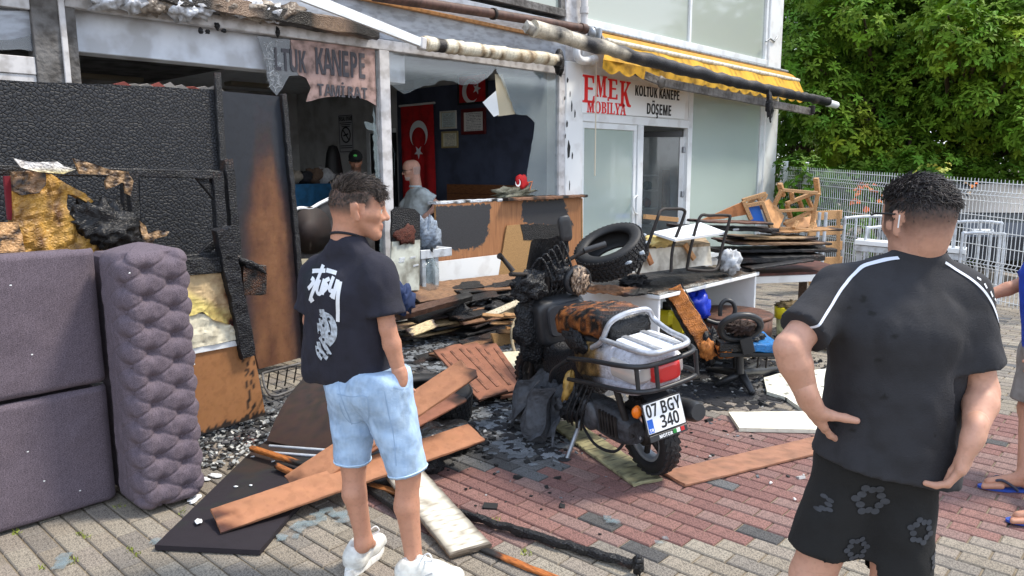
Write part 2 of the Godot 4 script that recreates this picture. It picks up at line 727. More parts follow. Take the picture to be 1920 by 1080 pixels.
func materials():
	var fine := noise_img(FastNoiseLite.TYPE_SIMPLEX_SMOOTH, 0.04, 3)
	var coarse := noise_img(FastNoiseLite.TYPE_SIMPLEX_SMOOTH, 0.012, 5)
	var speck := noise_img(FastNoiseLite.TYPE_VALUE, 0.35, 9, 256, 3)
	var cells := noise_img(FastNoiseLite.TYPE_CELLULAR, 0.055, 11)
	cells.convert(Image.FORMAT_L8)
	var cells2 := noise_img(FastNoiseLite.TYPE_CELLULAR, 0.03, 12)
	M.n_fine = bump_tex(fine, 5)
	M.n_speck = bump_tex(speck, 4)
	var cd := cells.get_data()
	for i in cd.size(): cd[i] = int(255.0 * (1.0 - exp(-cd[i] / 38.0)))
	var soft := Image.create_from_data(256, 256, false, Image.FORMAT_L8, cd)
	M.n_cells = bump_tex(soft, 5)
	M.n_cells2 = bump_tex(cells2, 12)
	M.t_mottle = ramp_tex(coarse, [[0.2, Color(0.84, 0.83, 0.82)], [0.5, Color(0.94, 0.94, 0.94)], [0.8, Color(1, 1, 1)]])
	M.t_faint = ramp_tex(coarse, [[0.2, Color(0.94, 0.935, 0.93)], [0.5, Color(1, 1, 1)]])
	M.t_speck = ramp_tex(speck, [[0.2, Color(0.62, 0.62, 0.62)], [0.5, Color(0.9, 0.9, 0.9)], [0.75, Color(1, 1, 1)]])
	M.t_grain = ramp_tex(fine, [[0.2, Color(0.62, 0.6, 0.58)], [0.45, Color(0.86, 0.85, 0.84)], [0.6, Color(1, 1, 1)], [0.8, Color(0.8, 0.78, 0.76)]])
	M.t_char = ramp_tex(cells, [[0.0, Color(0.35, 0.35, 0.36)], [0.25, Color(0.8, 0.82, 0.86)], [1.0, Color(1, 1, 1)]])
	M.t_dirt = ramp_tex(noise_img(FastNoiseLite.TYPE_SIMPLEX_SMOOTH, 0.014, 15, 256, 6), [[0.15, Color(0.66, 0.64, 0.62)], [0.42, Color(0.86, 0.85, 0.84)], [0.7, Color(1, 1, 1)]])
	M.paver = []
	for c in [[0.60, 0.56, 0.50], [0.57, 0.53, 0.47], [0.62, 0.585, 0.525], [0.585, 0.545, 0.495], [0.53, 0.50, 0.46]]:
		M.paver.append(mat(Color(c[0], c[1], c[2]), 0.9, 0, M.t_speck, V1 * 3.0, M.n_speck, 0.7))
	M.paver_red = []
	for c in [[0.545, 0.395, 0.365], [0.515, 0.37, 0.345], [0.57, 0.42, 0.385], [0.53, 0.405, 0.38], [0.56, 0.45, 0.42]]:
		M.paver_red.append(mat(Color(c[0], c[1], c[2]), 0.9, 0, M.t_speck, V1 * 3.0, M.n_speck, 0.7))
	for c in [[0.42, 0.42, 0.42], [0.34, 0.335, 0.33]]:
		for l in [M.paver, M.paver_red]: l.append(mat(Color(c[0], c[1], c[2]), 0.95, 0, M.t_speck, V1 * 3.0, M.n_speck, 0.7))
	M.paver_vc = mat(Color.WHITE, 0.9, 0, M.t_speck, V1 * 3.0, M.n_speck, 0.7, true)
	M.joint = mat(Color(0.54, 0.49, 0.41), 0.95, 0, M.t_mottle, V1 * 2.0, M.n_speck, 1.0)
	M.earth = mat(Color(0.42, 0.37, 0.31), 0.95, 0, M.t_mottle, V1 * 0.4, M.n_speck, 1.0)
	M.white = mat(Color(0.9, 0.905, 0.9), 0.55, 0, M.t_faint, V1 * 0.9)
	M.white_clean = mat(Color(0.9, 0.91, 0.91), 0.4)
	M.frame = mat(Color(0.87, 0.885, 0.89), 0.4, 0.0, M.t_faint, V1 * 0.8)
	M.frame_soot = mat(Color(0.80, 0.79, 0.785), 0.6, 0, M.t_mottle, Vector3(2.5, 2.5, 2.5))
	M.frame_burnt = mat(Color(0.42, 0.41, 0.40), 0.7, 0, M.t_dirt, Vector3(1.6, 1.6, 1.6), M.n_fine, 0.5)
	M.soot_wall = mat(Color(0.30, 0.30, 0.31), 0.9, 0, M.t_dirt, V1 * 0.7)
	M.dark_ceiling = mat(Color(0.45, 0.44, 0.43), 0.9, 0, M.t_dirt, V1 * 0.7)
	M.plaster = mat(Color(0.86, 0.88, 0.91), 0.85, 0, M.t_mottle, V1 * 0.9)
	M.plaster_in = mat(Color(0.80, 0.80, 0.79), 0.9, 0, M.t_mottle, V1 * 0.6)
	M.grey_panel = mat(Color(0.66, 0.68, 0.71), 0.5, 0, M.t_mottle, Vector3(1.5, 4.5, 1.5), M.n_speck, 0.2)
	M.navy = mat(Color(0.27, 0.30, 0.38), 0.8, 0, M.t_mottle, V1 * 0.8)
	M.black = mat(Color(0.05, 0.05, 0.055), 0.55)
	M.rubber = mat(Color(0.10, 0.10, 0.105), 0.62, 0, M.t_mottle, V1 * 6, M.n_speck, 0.4)
	M.plastic = mat(Color(0.16, 0.165, 0.175), 0.45, 0, M.t_mottle, V1 * 5)
	M.char = mat(Color(0.115, 0.115, 0.125), 0.55, 0, M.t_char, V1 * 3.4, M.n_cells, 1.3)
	M.char_big = mat(Color(0.13, 0.14, 0.16), 0.58, 0, M.t_char, V1 * 3.1, M.n_cells, 0.75)
	M.char_vc = mat(Color.WHITE, 0.55, 0, M.t_char, V1 * 4.5, M.n_cells, 0.9, true)
	M.wood_vc = mat(Color.WHITE, 0.65, 0, M.t_grain, Vector3(1.2, 12, 12), M.n_fine, 0.25, true)
	M.board_vc = mat(Color.WHITE, 0.75, 0, M.t_faint, Vector3(5, 5, 5), M.n_speck, 0.2, true)
	M.melt_vc = mat(Color.WHITE, 0.5, 0, M.t_mottle, V1 * 8, M.n_cells2, 0.7, true)
	M.cloth_vc = mat(Color.WHITE, 0.9, 0, M.t_mottle, V1 * 4, M.n_speck, 0.25, true)
	M.skin_vc = mat(Color.WHITE, 0.6, 0, M.t_faint, V1 * 14, M.n_speck, 0.15, true)
	M.skin_vc.subsurf_scatter_enabled = true
	M.skin_vc.subsurf_scatter_strength = 0.06
	M.hair_vc = mat(Color.WHITE, 0.6, 0, null, Vector3.ONE, null, 1.0, true)
	M.pine = mat(Color(0.80, 0.62, 0.42), 0.6, 0, M.t_grain, Vector3(8, 8, 1.5))
	M.ply = mat(Color(0.74, 0.54, 0.34), 0.7, 0, M.t_mottle, V1 * 4)
	M.orange_ply = mat(Color(0.72, 0.47, 0.28), 0.7, 0, M.t_mottle, V1 * 4)
	M.mdf = mat(Color(0.72, 0.56, 0.36), 0.8, 0, M.t_speck, V1 * 5)
	M.steel = mat(Color(0.66, 0.68, 0.70), 0.45, 0.6, M.t_mottle, V1 * 3)
	M.galv = mat(Color(0.78, 0.80, 0.82), 0.5, 0.2, M.t_mottle, V1 * 3)
	M.burnt_steel = mat(Color(0.20, 0.18, 0.17), 0.7, 0.3, M.t_dirt, V1 * 5)
	M.rust_pipe = mat(Color(0.36, 0.25, 0.21), 0.6, 0.1, M.t_dirt, V1 * 2.5)
	M.yellow = mat(Color(0.88, 0.68, 0.20), 0.85, 0, M.t_dirt, V1 * 1.2)
	M.yellow.backlight_enabled = true
	M.yellow.backlight = Color(0.35, 0.24, 0.03)
	M.yellow_bag = mat(Color(0.85, 0.78, 0.12), 0.5)
	M.blue_bag = mat(Color(0.07, 0.20, 0.70), 0.4)
	M.red = mat(Color(0.72, 0.06, 0.08), 0.7)
	M.red_flag = mat(Color(0.75, 0.06, 0.09), 0.75, 0, M.t_mottle, V1 * 2)
	M.ink = mat(Color(0.07, 0.07, 0.075), 0.5)
	M.foam = mat(Color(0.90, 0.80, 0.52), 0.9, 0, M.t_mottle, V1 * 5, M.n_speck, 0.5)
	M.glass = glass(Color(0.62, 0.68, 0.70), 0.13, 0.06)
	M.glass_soot = glass(Color(0.36, 0.38, 0.40), 0.5, 0.2)
	M.glass_frost_sky = glass(Color(0.82, 0.88, 0.85), 0.5, 0.08)  # frosted pane, with the bright sky reflection painted into its pale colour
	M.glass_up_sky = glass(Color(0.70, 0.73, 0.69), 0.85, 0.07)  # grey green sky reflection painted into the upper pane colour
	M.shard = glass(Color(0.62, 0.70, 0.72), 0.2, 0.05)
	M.ash = mat(Color(0.62, 0.65, 0.68), 0.95)
func glass(c: Color, a: float, r: float) -> StandardMaterial3D:
	var m := StandardMaterial3D.new()
	m.albedo_color = Color(c.r, c.g, c.b, a)
	m.transparency = BaseMaterial3D.TRANSPARENCY_ALPHA
	m.roughness = r
	m.metallic_specular = 0.6
	return m
func paver_mesh() -> ArrayMesh:
	var s := st_new()
	add_paver(s, Vector3.ZERO, Vector2(0.0925, 0.202), 0.0)
	return done(s)
func add_paver(s: SurfaceTool, c: Vector3, sz: Vector2, tilt: float):
	s.set_smooth_group(-1)
	var hx := sz.x * 0.5
	var hz := sz.y * 0.5
	var b := 0.005
	var T := [Vector3(-hx + b, tilt, -hz + b), Vector3(hx - b, 0, -hz + b), Vector3(hx - b, -tilt, hz - b), Vector3(-hx + b, 0, hz - b)]
	var B := [Vector3(-hx, -0.006, -hz), Vector3(hx, -0.006, -hz), Vector3(hx, -0.006, hz), Vector3(-hx, -0.006, hz)]
	var D := []
	for v in B: D.append(Vector3(v.x, -0.03, v.z))
	quad(s, c + T[0], c + T[1], c + T[2], c + T[3])
	for i in 4:
		var j := (i + 1) % 4
		quad(s, c + T[j], c + T[i], c + B[i], c + B[j])
		quad(s, c + B[j], c + B[i], c + D[i], c + D[j])
func to_px(p: Vector3) -> Vector3:
	var v := p - EYE
	var z := v.dot(fw)
	return Vector3(960.0 + FOC * v.dot(rt) / z, 540.0 - FOC * v.dot(up) / z, z)
func ground():
	struct("ground", box(Vector3(700, 0.2, 700), 0), M.earth, T_(Vector3(100, -0.145, -20)))
	var pave := struct("pavement", box(Vector3(21.6, 0.03, 10.4), 0), M.joint, T_(Vector3(7.3, -0.025, -1.0)))
	var pm := paver_mesh()
	var cand := []
	var s := st_new()
	var r := RandomNumberGenerator.new()
	r.seed = 21
	var nzp := FastNoiseLite.new()
	nzp.seed = 4
	nzp.frequency = 0.5
	var hidden := [[Vector2(0, 1000), Vector2(225, 940), Vector2(290, 970), Vector2(360, 960), Vector2(360, 400), Vector2(0, 400)], [Vector2(640, 1080), Vector2(640, 960), Vector2(560, 700), Vector2(800, 700), Vector2(800, 900), Vector2(860, 1080)],
		[Vector2(290, 1030), Vector2(520, 700), Vector2(760, 700), Vector2(500, 1030)], [Vector2(1480, 1080), Vector2(1520, 850), Vector2(1480, 500), Vector2(1880, 500), Vector2(1840, 800), Vector2(1730, 1080)]]
	for i in range(-3, 160):
		var x := 0.905 + i * 0.1
		for j in range(-29, 14):
			var z := -0.02 + j * 0.21 + (0.105 if i % 2 != 0 else 0.0)
			var k := x - z - 4.52
			var redish := k > 0.0 and x > 2.15 and k < 2.35 + 0.05 * sin(i * 3.3)
			var c := Vector3(x, r.randf_range(-0.0015, 0.0015), z)
			var tilt := r.randf_range(-0.0012, 0.0012)
			var va := r.randi() % 5
			if redish and nzp.get_noise_2d(x, z) > 0.22 and va > 2: va = 4
			var ash := 0.0
			for e in [[3.35, -3.35, 1.0], [3.0, -3.7, 0.8], [5.3, -2.9, 0.9], [4.6, -4.6, 1.4], [2.3, -4.9, 0.8]]: ash = maxf(ash, 1.0 - Vector2(x - e[0], z - e[1]).length() / e[2])
			if ash + 0.5 * nzp.get_noise_2d(x * 5.0, z * 5.0) + r.randf_range(-0.2, 0.2) > 0.3: va = 5 + r.randi() % 2
			var q := to_px(c)
			if q.z > 0.3 and q.x > -40 and q.x < 1960 and q.y < 1110 and q.y > 300:
				var hid := false
				for h in hidden:
					if in_poly(Vector2(q.x, q.y), h): hid = true
				if not hid and q.x > 2 and q.x < 1918 and q.y < 1078:
					cand.append([1.0 / (q.z * q.z * q.z), c, redish, va, tilt])
					continue
			elif q.z > 0.3 and q.z < 3.0: pass
			cand.append([0.0, c, redish, va, tilt])
	cand.sort_custom(func(a, b): return a[0] > b[0])
	var n := 0
	for p in cand:
		n += 1
		if n <= 300:
			put(pave, "paver", pm, (M.paver_red if p[2] else M.paver)[p[3]], Transform3D(Basis(Vector3.FORWARD, p[4] * 6.0), p[1]))
		else:
			var cc: Color = ((M.paver_red if p[2] else M.paver)[p[3]] as StandardMaterial3D).albedo_color
			s.set_color(cc.srgb_to_linear() * r.randf_range(0.92, 1.06))
			add_paver(s, p[1], Vector2(0.0925, 0.202), p[4])
	var rest := put(pave, "pavers_far", done(s), M.paver_vc)
	rest.set_meta("kind", "stuff")
func wall(b, called, x0, x1, y0, y1, z0, z1, m, bev := 0.006) -> MeshInstance3D:
	return bar(b, called, Vector3(x0, y0, z0), Vector3(x1, y1, z1), m, bev)
func building():
	var b := thing("commercial_building", "white two storey shop building with sooty aluminium shop windows and pillars", "building", Vector3(6, 0, FZ))
	wall(b, "floor_slab", -3.0, 14.1, -0.02, 0.14, FZ - 0.02, -13.2, M.plaster_in)
	wall(b, "back_wall", -3.0, 14.1, 0.14, 3.05, -12.75, -13.0, M.plaster_in)
	wall(b, "side_wall", 13.95, 14.1, 0.14, 6.2, FZ - 0.5, -12.75, M.white)
	wall(b, "side_wall", -3.0, -2.85, 0.14, 6.2, FZ - 0.3, -12.75, M.white)
	wall(b, "partition_wall", 7.9, 8.04, 0.14, 3.05, FZ - 0.32, -12.75, M.plaster_in)
	wall(b, "painted_wall", 7.86, 7.899, 0.15, 2.9, FZ - 0.34, -9.75, M.navy, 0.002)
	wall(b, "partition_wall", 8.041, 13.949, 0.141, 3.049, -10.6, -10.75, M.white)
	wall(b, "ceiling", -3.0, 5.25, 3.05, 3.2, FZ - 0.06, -13.0, M.dark_ceiling)
	wall(b, "ceiling", 5.251, 14.1, 3.05, 3.2, FZ - 0.06, -13.0, M.white)
	wall(b, "ceiling_beam", -2.8, 5.2, 2.555, 3.049, -6.30, -6.5, M.plaster)
	wall(b, "roof_slab", -3.0, 14.3, 6.2, 6.45, FZ + 0.2, -13.2, M.white)
	wall(b, "back_wall", -2.8, 13.9, 3.21, 6.19, -9.0, -9.2, M.plaster_in)
	var P := wall(b, "pillar", 7.72, 8.085, 0.0, 3.02, FZ + 0.03, FZ - 0.3, M.white, 0.012)
	for k in [[1064, 145, 10, 4], [1072, 188, 22, 3], [1078, 205, 16, 3], [1063, 225, 14, 4], [1066, 262, 36, 7], [1073, 285, 14, 3], [1059, 180, 8, 3], [1068, 338, 20, 2], [1060, 250, 10, 2], [1069, 170, 12, 2]]:
		var a := Z(k[0], k[1], FZ + 0.034)
		var w: float = k[3] * 0.006
		var h: float = k[2] * 0.006
		slab(P, "soot_mark", [a, a + Vector3(w, -h * 0.4, 0), a + Vector3(w * 0.6, -h, 0), a + Vector3(-w * 0.3, -h * 1.1, 0), a + Vector3(-w * 0.5, -h * 0.5, 0)], 0.002, M.ink, Vector3.BACK)
	wall(b, "pillar", 13.60, 14.14, 0.0, 6.19, FZ + 0.03, FZ - 0.5, M.white, 0.012)
	wall(b, "pillar", 7.74, 8.10, 3.021, 6.19, FZ - 0.0, FZ - 0.3, M.frame_soot, 0.012)
	wall(b, "window_head", 1.98, 7.719, 2.845, 2.945, FZ + 0.02, FZ - 0.06, M.frame_soot)
	wall(b, "spandrel_panel", -2.9, 7.739, 2.95, 3.5, FZ - 0.0, FZ - 0.12, M.grey_panel)
	wall(b, "spandrel_panel", 8.101, 13.599, 3.0, 3.5, FZ - 0.0, FZ - 0.12, M.white)
	var st0 := Z(640, 0, FZ + 0.06)
	var st1 := Z(1000, 62, FZ + 0.06)
	stick(b, "ledge_strip", Vector3(4.2, st1.y + 0.03, FZ + 0.03), Vector3(7.5, st1.y - 0.01, FZ + 0.03), 0.05, 0.035, M.ply)
	upper_window(b, 8.12, 13.58, 3.5, 6.15, [10.85], M.frame, M.glass_up_sky)
	upper_window(b, 3.2, 7.72, 3.55, 6.15, [5.4], M.frame_burnt, M.glass_up_sky)
	upper_window(b, -2.8, 3.1, 3.3, 6.15, [0.5], M.frame_burnt, M.glass_soot)
	pipe(b, "wall_bracket", [Z(1436, 78, FZ + 0.06), Z(1444, 72, FZ + 0.06), Z(1452, 78, FZ + 0.05), Z(1458, 68, FZ + 0.05)], 0.016, M.steel, 6)
func upper_window(b, x0, x1, y0, y1, mull: Array, fm, gm):
	var z := FZ - 0.04
	var w := bar(b, "window_sill", Vector3(x0, y0, z + 0.06), Vector3(x1, y0 + 0.09, z - 0.06), fm)
	for e in [[x0, x0 + 0.08], [x1 - 0.08, x1]]:
		bar(w, "frame", Vector3(e[0], y0 + 0.09, z + 0.04), Vector3(e[1], y1, z - 0.05), fm)
	var last: float = x0 + 0.08
	for m in mull:
		bar(w, "mullion", Vector3(m - 0.03, y0 + 0.09, z + 0.03), Vector3(m + 0.03, y1, z - 0.04), fm)
		bar(w, "pane", Vector3(last, y0 + 0.09, z - 0.004), Vector3(m - 0.03, y1, z - 0.012), gm, 0)
		last = m + 0.03
	bar(w, "pane", Vector3(last, y0 + 0.09, z - 0.004), Vector3(x1 - 0.08, y1, z - 0.012), gm, 0)
func shopfront():
	var b: Node3D = get_node("commercial_building")
	var bay := bar(b, "burnt_post", Vector3(1.76, 0.0, FZ + 0.04), Vector3(1.975, 3.6, FZ - 0.12), M.frame_burnt)
	bar(bay, "edge_strip", Vector3(1.93, 0.3, FZ + 0.06), Vector3(1.97, 3.6, FZ + 0.041), M.frame_soot)
	bar(bay, "transom", Vector3(-2.8, 2.35, FZ + 0.03), Vector3(1.759, 2.47, FZ - 0.06), M.frame_soot)
	bar(bay, "transom", Vector3(-2.8, 2.26, FZ + 0.02), Vector3(1.759, 2.349, FZ - 0.06), M.frame_soot)
	bar(bay, "transom", Vector3(-2.8, 2.79, FZ + 0.03), Vector3(1.759, 2.949, FZ - 0.06), M.frame_soot)
	slab(bay, "pane", ragged(pix(Z.bind(FZ - 0.01), [[0, 20], [90, 20], [90, 92], [0, 92], [-60, 80], [-60, 30]]), 0.5, 0.0, 2), 0.006, M.grey_panel)
	slab(bay, "broken_pane", ragged(pix(Z.bind(FZ + 0.004), [[-60, 14], [94, 18], [94, 50], [68, 28], [40, 16], [10, 18], [-60, 22]]), 0.06, 0.012, 3), 0.006, M.glass_soot)
	slab(bay, "broken_pane", ragged(pix(Z.bind(FZ + 0.004), [[94, 52], [95, 95], [-60, 92], [-60, 70], [20, 74], [50, 68], [70, 58]]), 0.06, 0.012, 4), 0.006, M.glass_soot)
	bar(bay, "wall", Vector3(-2.8, 0.0, FZ - 0.01), Vector3(1.759, 2.26, FZ - 0.1), M.soot_wall)
	var win := bar(b, "window_mullion", Vector3(4.78, 0.14, FZ + 0.02), Vector3(4.905, 2.844, FZ - 0.07), M.frame_soot)
	bar(b, "window_jamb", Vector3(7.60, 1.305, FZ + 0.015), Vector3(7.719, 2.844, FZ - 0.06), M.frame_soot)
	bar(b, "window_jamb", Vector3(1.98, 0.14, FZ + 0.015), Vector3(2.05, 2.844, FZ - 0.06), M.frame_burnt)
	var hd: Node3D = b.get_node("window_head")
	put(hd, "burnt_beam", rough(3.4, 0.16, 0.12, 5, func(u, v, _t): return lin(0.16, 0.14, 0.13).lerp(lin(0.55, 0.46, 0.38), clampf(sin(u * 23.0 + v) * 1.4, 0, 1)), 40, 0.05, 0.012), M.melt_vc, along(Vector3(1.9, 3.02, FZ + 0.1), Vector3(4.05, 2.99, FZ + 0.1)))
	rng.seed = 31
	for i in 12:
		var u := i / 11.0
		var p := Z(lerpf(225, 540, u), lerpf(0, 22, u) + rng.randf_range(-6, 4), FZ + 0.12)
		var white: bool = i in [0, 1, 4, 5, 8, 10]
		var mm := mat(Color(0.85, 0.87, 0.9) if white else Color(0.36, 0.3, 0.25).lerp(Color(0.62, 0.58, 0.53), rng.randf()), 0.45, 0, M.t_dirt, V1 * 4, M.n_cells2, 0.6)
		put(hd, "melted_plastic", lump(Vector3(rng.randf_range(0.08, 0.2), rng.randf_range(0.05, 0.1), 0.06), 40 + i, 0.55, 9), mm, Transform3D(Basis(Vector3.FORWARD, rng.randf_range(-0.5, 0.5)), p))
	for i in 5:
		var p := Z(rng.randf_range(300, 540), 44 + rng.randf_range(0, 22), FZ + 0.03)
		put(hd, "melted_drip", lump(Vector3(0.02, rng.randf_range(0.015, 0.04), 0.012), 60 + i, 0.6, 7), M.char, T_(p))
	slab(hd, "peeled_film", ragged(pix(Z.bind(FZ - 0.1), [[335, 44], [372, 44], [352, 56], [342, 62], [338, 80], [331, 78], [336, 58]]), 0.03, 0.006, 6), 0.004, M.grey_panel)
	var film := bar(win, "pane_edge", Vector3(4.765, 2.0, FZ - 0.01), Vector3(4.779, 2.84, FZ - 0.03), M.glass)
	var sign := thing("window_lettering", "pinkish brown sign film with dark capitals on jagged broken shop glass", "sign", Vector3(4.0, 2.2, FZ))
	slab(sign, "pane", ragged(pix(Z.bind(FZ - 0.012), [[545, 74], [702, 90], [706, 198], [672, 180], [640, 178], [606, 183], [574, 191], [583, 165], [574, 146], [560, 140], [548, 120]]), 0.05, 0.005, 7), 0.008, mat(Color(0.66, 0.545, 0.51), 0.5, 0, M.t_dirt, V1 * 2.2))
	slab(sign, "cracked_pane", ragged(pix(Z.bind(FZ - 0.012), [[482, 67], [544, 74], [547, 120], [560, 141], [543, 142], [530, 165], [519, 179], [506, 165], [500, 130], [492, 95]]), 0.05, 0.012, 8), 0.006, M.glass_soot)
	var crk := st_new()
	var cr := RandomNumberGenerator.new()
	cr.seed = 5
	for i in 52:
		var c := Vector2(500 + cr.randf_range(-8, 30), 72 + cr.randf() * 95)
		if c.y > 110: c.x = 500 + cr.randf_range(2, 26)
		for e in 3:
			var a := cr.randf() * TAU
			add_tube(crk, [Z(c.x, c.y, FZ - 0.006), Z(c.x + cos(a) * 7, c.y + sin(a) * 7, FZ - 0.006)], 0.0012, 3, false)
	var ck := put(sign, "crack_lines", done(crk), M.white_clean)
	ck.set_meta("kind", "stuff")
	var e0 := Z(590, 118, FZ - 0.006)
	var e1 := Z(684, 127, FZ - 0.006)
	var ltr := mat(Color(0.27, 0.26, 0.28), 0.6)
	letters(sign, "KANEPE", Z(590, 118, FZ - 0.006), Z(686, 122, FZ - 0.006), 0.245, ltr, 1.0)
	letters(sign, "LTUK", Z(512, 112, FZ - 0.006), Z(574, 116, FZ - 0.006), 0.2, ltr, 1.0)
	letters(sign, "TAMİRAT", Z(594, 170, FZ - 0.006), Z(690, 174, FZ - 0.006), 0.11, ltr, 1.0)
	var pane := slab(win, "broken_pane", ragged(pix(Z.bind(FZ - 0.015), [[720, 92], [940, 118], [915, 145], [893, 158], [868, 160], [850, 152], [832, 150], [758, 176], [745, 168], [722, 150]]), 0.07, 0.012, 9), 0.008, M.glass)
	slab(win, "broken_pane", ragged(pix(Z.bind(FZ - 0.015), [[925, 117], [1046, 133], [1046, 366], [990, 366], [988, 330], [1000, 260], [1003, 230], [988, 216], [968, 214], [945, 160]]), 0.07, 0.012, 10), 0.008, mat_alpha(M.glass, 0.3))
	slab(win, "broken_pane", ragged(pix(Z.bind(FZ - 0.012), [[728, 200], [734, 262], [741, 290], [739, 330], [731, 331], [727, 262]]), 0.04, 0.01, 12), 0.008, M.shard)
	slab(win, "broken_pane", ragged(pix(Z.bind(FZ - 0.012), [[702, 200], [708, 262], [714, 340], [706, 345], [700, 262], [700, 210]]), 0.03, 0.01, 13), 0.008, M.shard)
	slab(win, "broken_pane", ragged(pix(Z.bind(FZ - 0.012), [[683, 228], [703, 232], [703, 246], [688, 242]]), 0.03, 0.006, 14), 0.008, M.shard)
	slab(win, "broken_pane", ragged(pix(Z.bind(FZ - 0.012), [[720, 390], [737, 400], [739, 450], [722, 480], [712, 470], [716, 420]]), 0.03, 0.01, 15), 0.008, M.shard)
	slab(win, "paper_sheet", pix(Z.bind(FZ - 0.04), [[905, 192], [930, 170], [936, 215], [926, 219]]), 0.002, M.white_clean)
	slab(win, "paper_sheet", pix(Z.bind(FZ - 0.045), [[928, 139], [942, 139], [966, 214], [934, 218]]), 0.002, mat(Color(0.72, 0.68, 0.58), 0.8))
	var yb := 0.14
	var lint := bar(b, "door_lintel", Vector3(8.086, 2.285, FZ + 0.02), Vector3(10.93, 2.40, FZ - 0.06), M.frame)
	bar(b, "sign_band", Vector3(8.086, 2.90, FZ + 0.0), Vector3(13.599, 2.999, FZ - 0.1), M.frame)
	bar(b, "sign_backing", Vector3(8.086, 2.401, FZ - 0.0), Vector3(10.86, 2.899, FZ - 0.05), M.white)
	var dl := bar(b, "door_leaf", Vector3(8.09, 2.20, FZ - 0.0), Vector3(9.40, 2.284, FZ - 0.05), M.frame)
	bar(dl, "stile", Vector3(8.09, yb, FZ - 0.0), Vector3(8.15, 2.199, FZ - 0.05), M.frame)
	bar(dl, "stile", Vector3(9.33, yb, FZ - 0.0), Vector3(9.40, 2.199, FZ - 0.05), M.frame)
	bar(dl, "rail", Vector3(8.151, yb, FZ - 0.0), Vector3(9.329, yb + 0.1, FZ - 0.05), M.frame)
	bar(dl, "pane", Vector3(8.151, yb + 0.1, FZ - 0.02), Vector3(9.329, 2.2, FZ - 0.028), mat_alpha(M.glass_frost_sky, 0.42), 0)
	var hp := Z(1190, 384, FZ + 0.0)
	pipe(dl, "handle", curve([Z(1196, 366, FZ + 0.0), Z(1189, 372, FZ + 0.07), Z(1187, 385, FZ + 0.08), Z(1190, 398, FZ + 0.07), Z(1196, 402, FZ)], 4), 0.014, M.white_clean, 7)
	bar(b, "door_jamb", Vector3(9.41, yb, FZ + 0.02), Vector3(9.55, 2.284, FZ - 0.07), M.frame)
	bar(b, "door_jamb", Vector3(10.83, yb, FZ + 0.02), Vector3(10.96, 2.899, FZ - 0.07), M.frame)
	var hinge := Vector3(10.80, 0, FZ - 0.07)
	var free := Vector3(10.30, 0, FZ - 1.05)
	var dark := mat(Color(0.25, 0.26, 0.27), 0.4)
	var dr := stick(b, "door_leaf", hinge + Vector3(0, 2.2, 0), free + Vector3(0, 2.2, 0), 0.04, 0.09, dark, Vector3.UP)
	stick(dr, "stile", hinge + Vector3(0, yb, 0), hinge + Vector3(0, 2.15, 0), 0.04, 0.07, M.frame, (free - hinge).normalized())
	stick(dr, "stile", free + Vector3(0, yb, 0), free + Vector3(0, 2.15, 0), 0.04, 0.07, M.frame, (free - hinge).normalized())
	stick(dr, "pane", hinge.lerp(free, 0.5) + Vector3(0, yb, 0), hinge.lerp(free, 0.5) + Vector3(0, 2.15, 0), 0.008, hinge.distance_to(free) - 0.09, M.glass, (free - hinge).normalized(), 0)
	put(dr, "handle", lump(Vector3(0.03, 0.08, 0.03), 3, 0.2, 6), M.black, T_(free + Vector3(-0.03, 1.1, 0.03)))
	for y in [0.5, 1.25, 1.95]: put(dr, "hinge", box(Vector3(0.05, 0.1, 0.05), 0.01), M.steel, T_(hinge + Vector3(0.0, y, 0.03)))
	bar(b, "shop_pane", Vector3(10.961, yb + 0.08, FZ - 0.02), Vector3(13.599, 2.899, FZ - 0.03), mat_alpha(M.glass_frost_sky, 0.55), 0)
	bar(b, "window_rail", Vector3(10.961, yb, FZ + 0.01), Vector3(13.599, yb + 0.08, FZ - 0.06), M.frame)
	bar(b, "window_jamb", Vector3(13.45, yb + 0.08, FZ + 0.01), Vector3(13.599, 2.9, FZ - 0.018), M.frame)
	var sg := thing("shop_sign", "white shop sign with red and black capitals above the glass doors", "sign", Z(1188, 180, FZ + 0.03))
	slab(sg, "board", pix(Z.bind(FZ + 0.035), [[1092, 136], [1286, 178], [1283, 223], [1091, 211]]), 0.03, M.white_clean, Vector3.BACK)
	var red := mat(Color(0.86, 0.10, 0.11), 0.5)
	var em := [[1104, 168, 0.49, 0.9], [1127, 163, 0.39, 0.74], [1149, 168, 0.37, 1.05], [1172, 177, 0.49, 0.8]]
	for i in 4:
		var k: Array = em[i]
		text(sg, "letter", "EMEK"[i], k[2], 0.006, red, T_(Z(k[0], k[1], FZ + 0.039)), true, true, k[3])
	text(sg, "lettering", "MOBİLYA", 0.215, 0.006, red, T_(Z(1138, 203, FZ + 0.039)), true, true, 0.86)
	text(sg, "lettering", "KOLTUK KANEPE", 0.20, 0.006, M.ink, T_(Z(1234, 175, FZ + 0.039)), false, true, 0.78)
	text(sg, "lettering", "DÖŞEME", 0.215, 0.006, M.ink, T_(Z(1236, 206, FZ + 0.039)), false, true, 0.8)
	counter(b)
	var el := thing("drain_elbow", "white plastic drain elbow on the wall above the shop sign", "pipe", Z(1095, 105, FZ + 0.08))
	pipe(el, "elbow", curve([Z(1081, 88, FZ + 0.1), Z(1082, 105, FZ + 0.1), Z(1092, 114, FZ + 0.1), Z(1112, 112, FZ + 0.08)], 5), 0.05, M.white_clean, 12)
	pipe(el, "collar", [Z(1108, 113, FZ + 0.08), Z(1116, 111, FZ + 0.08)], 0.06, M.white_clean, 12)
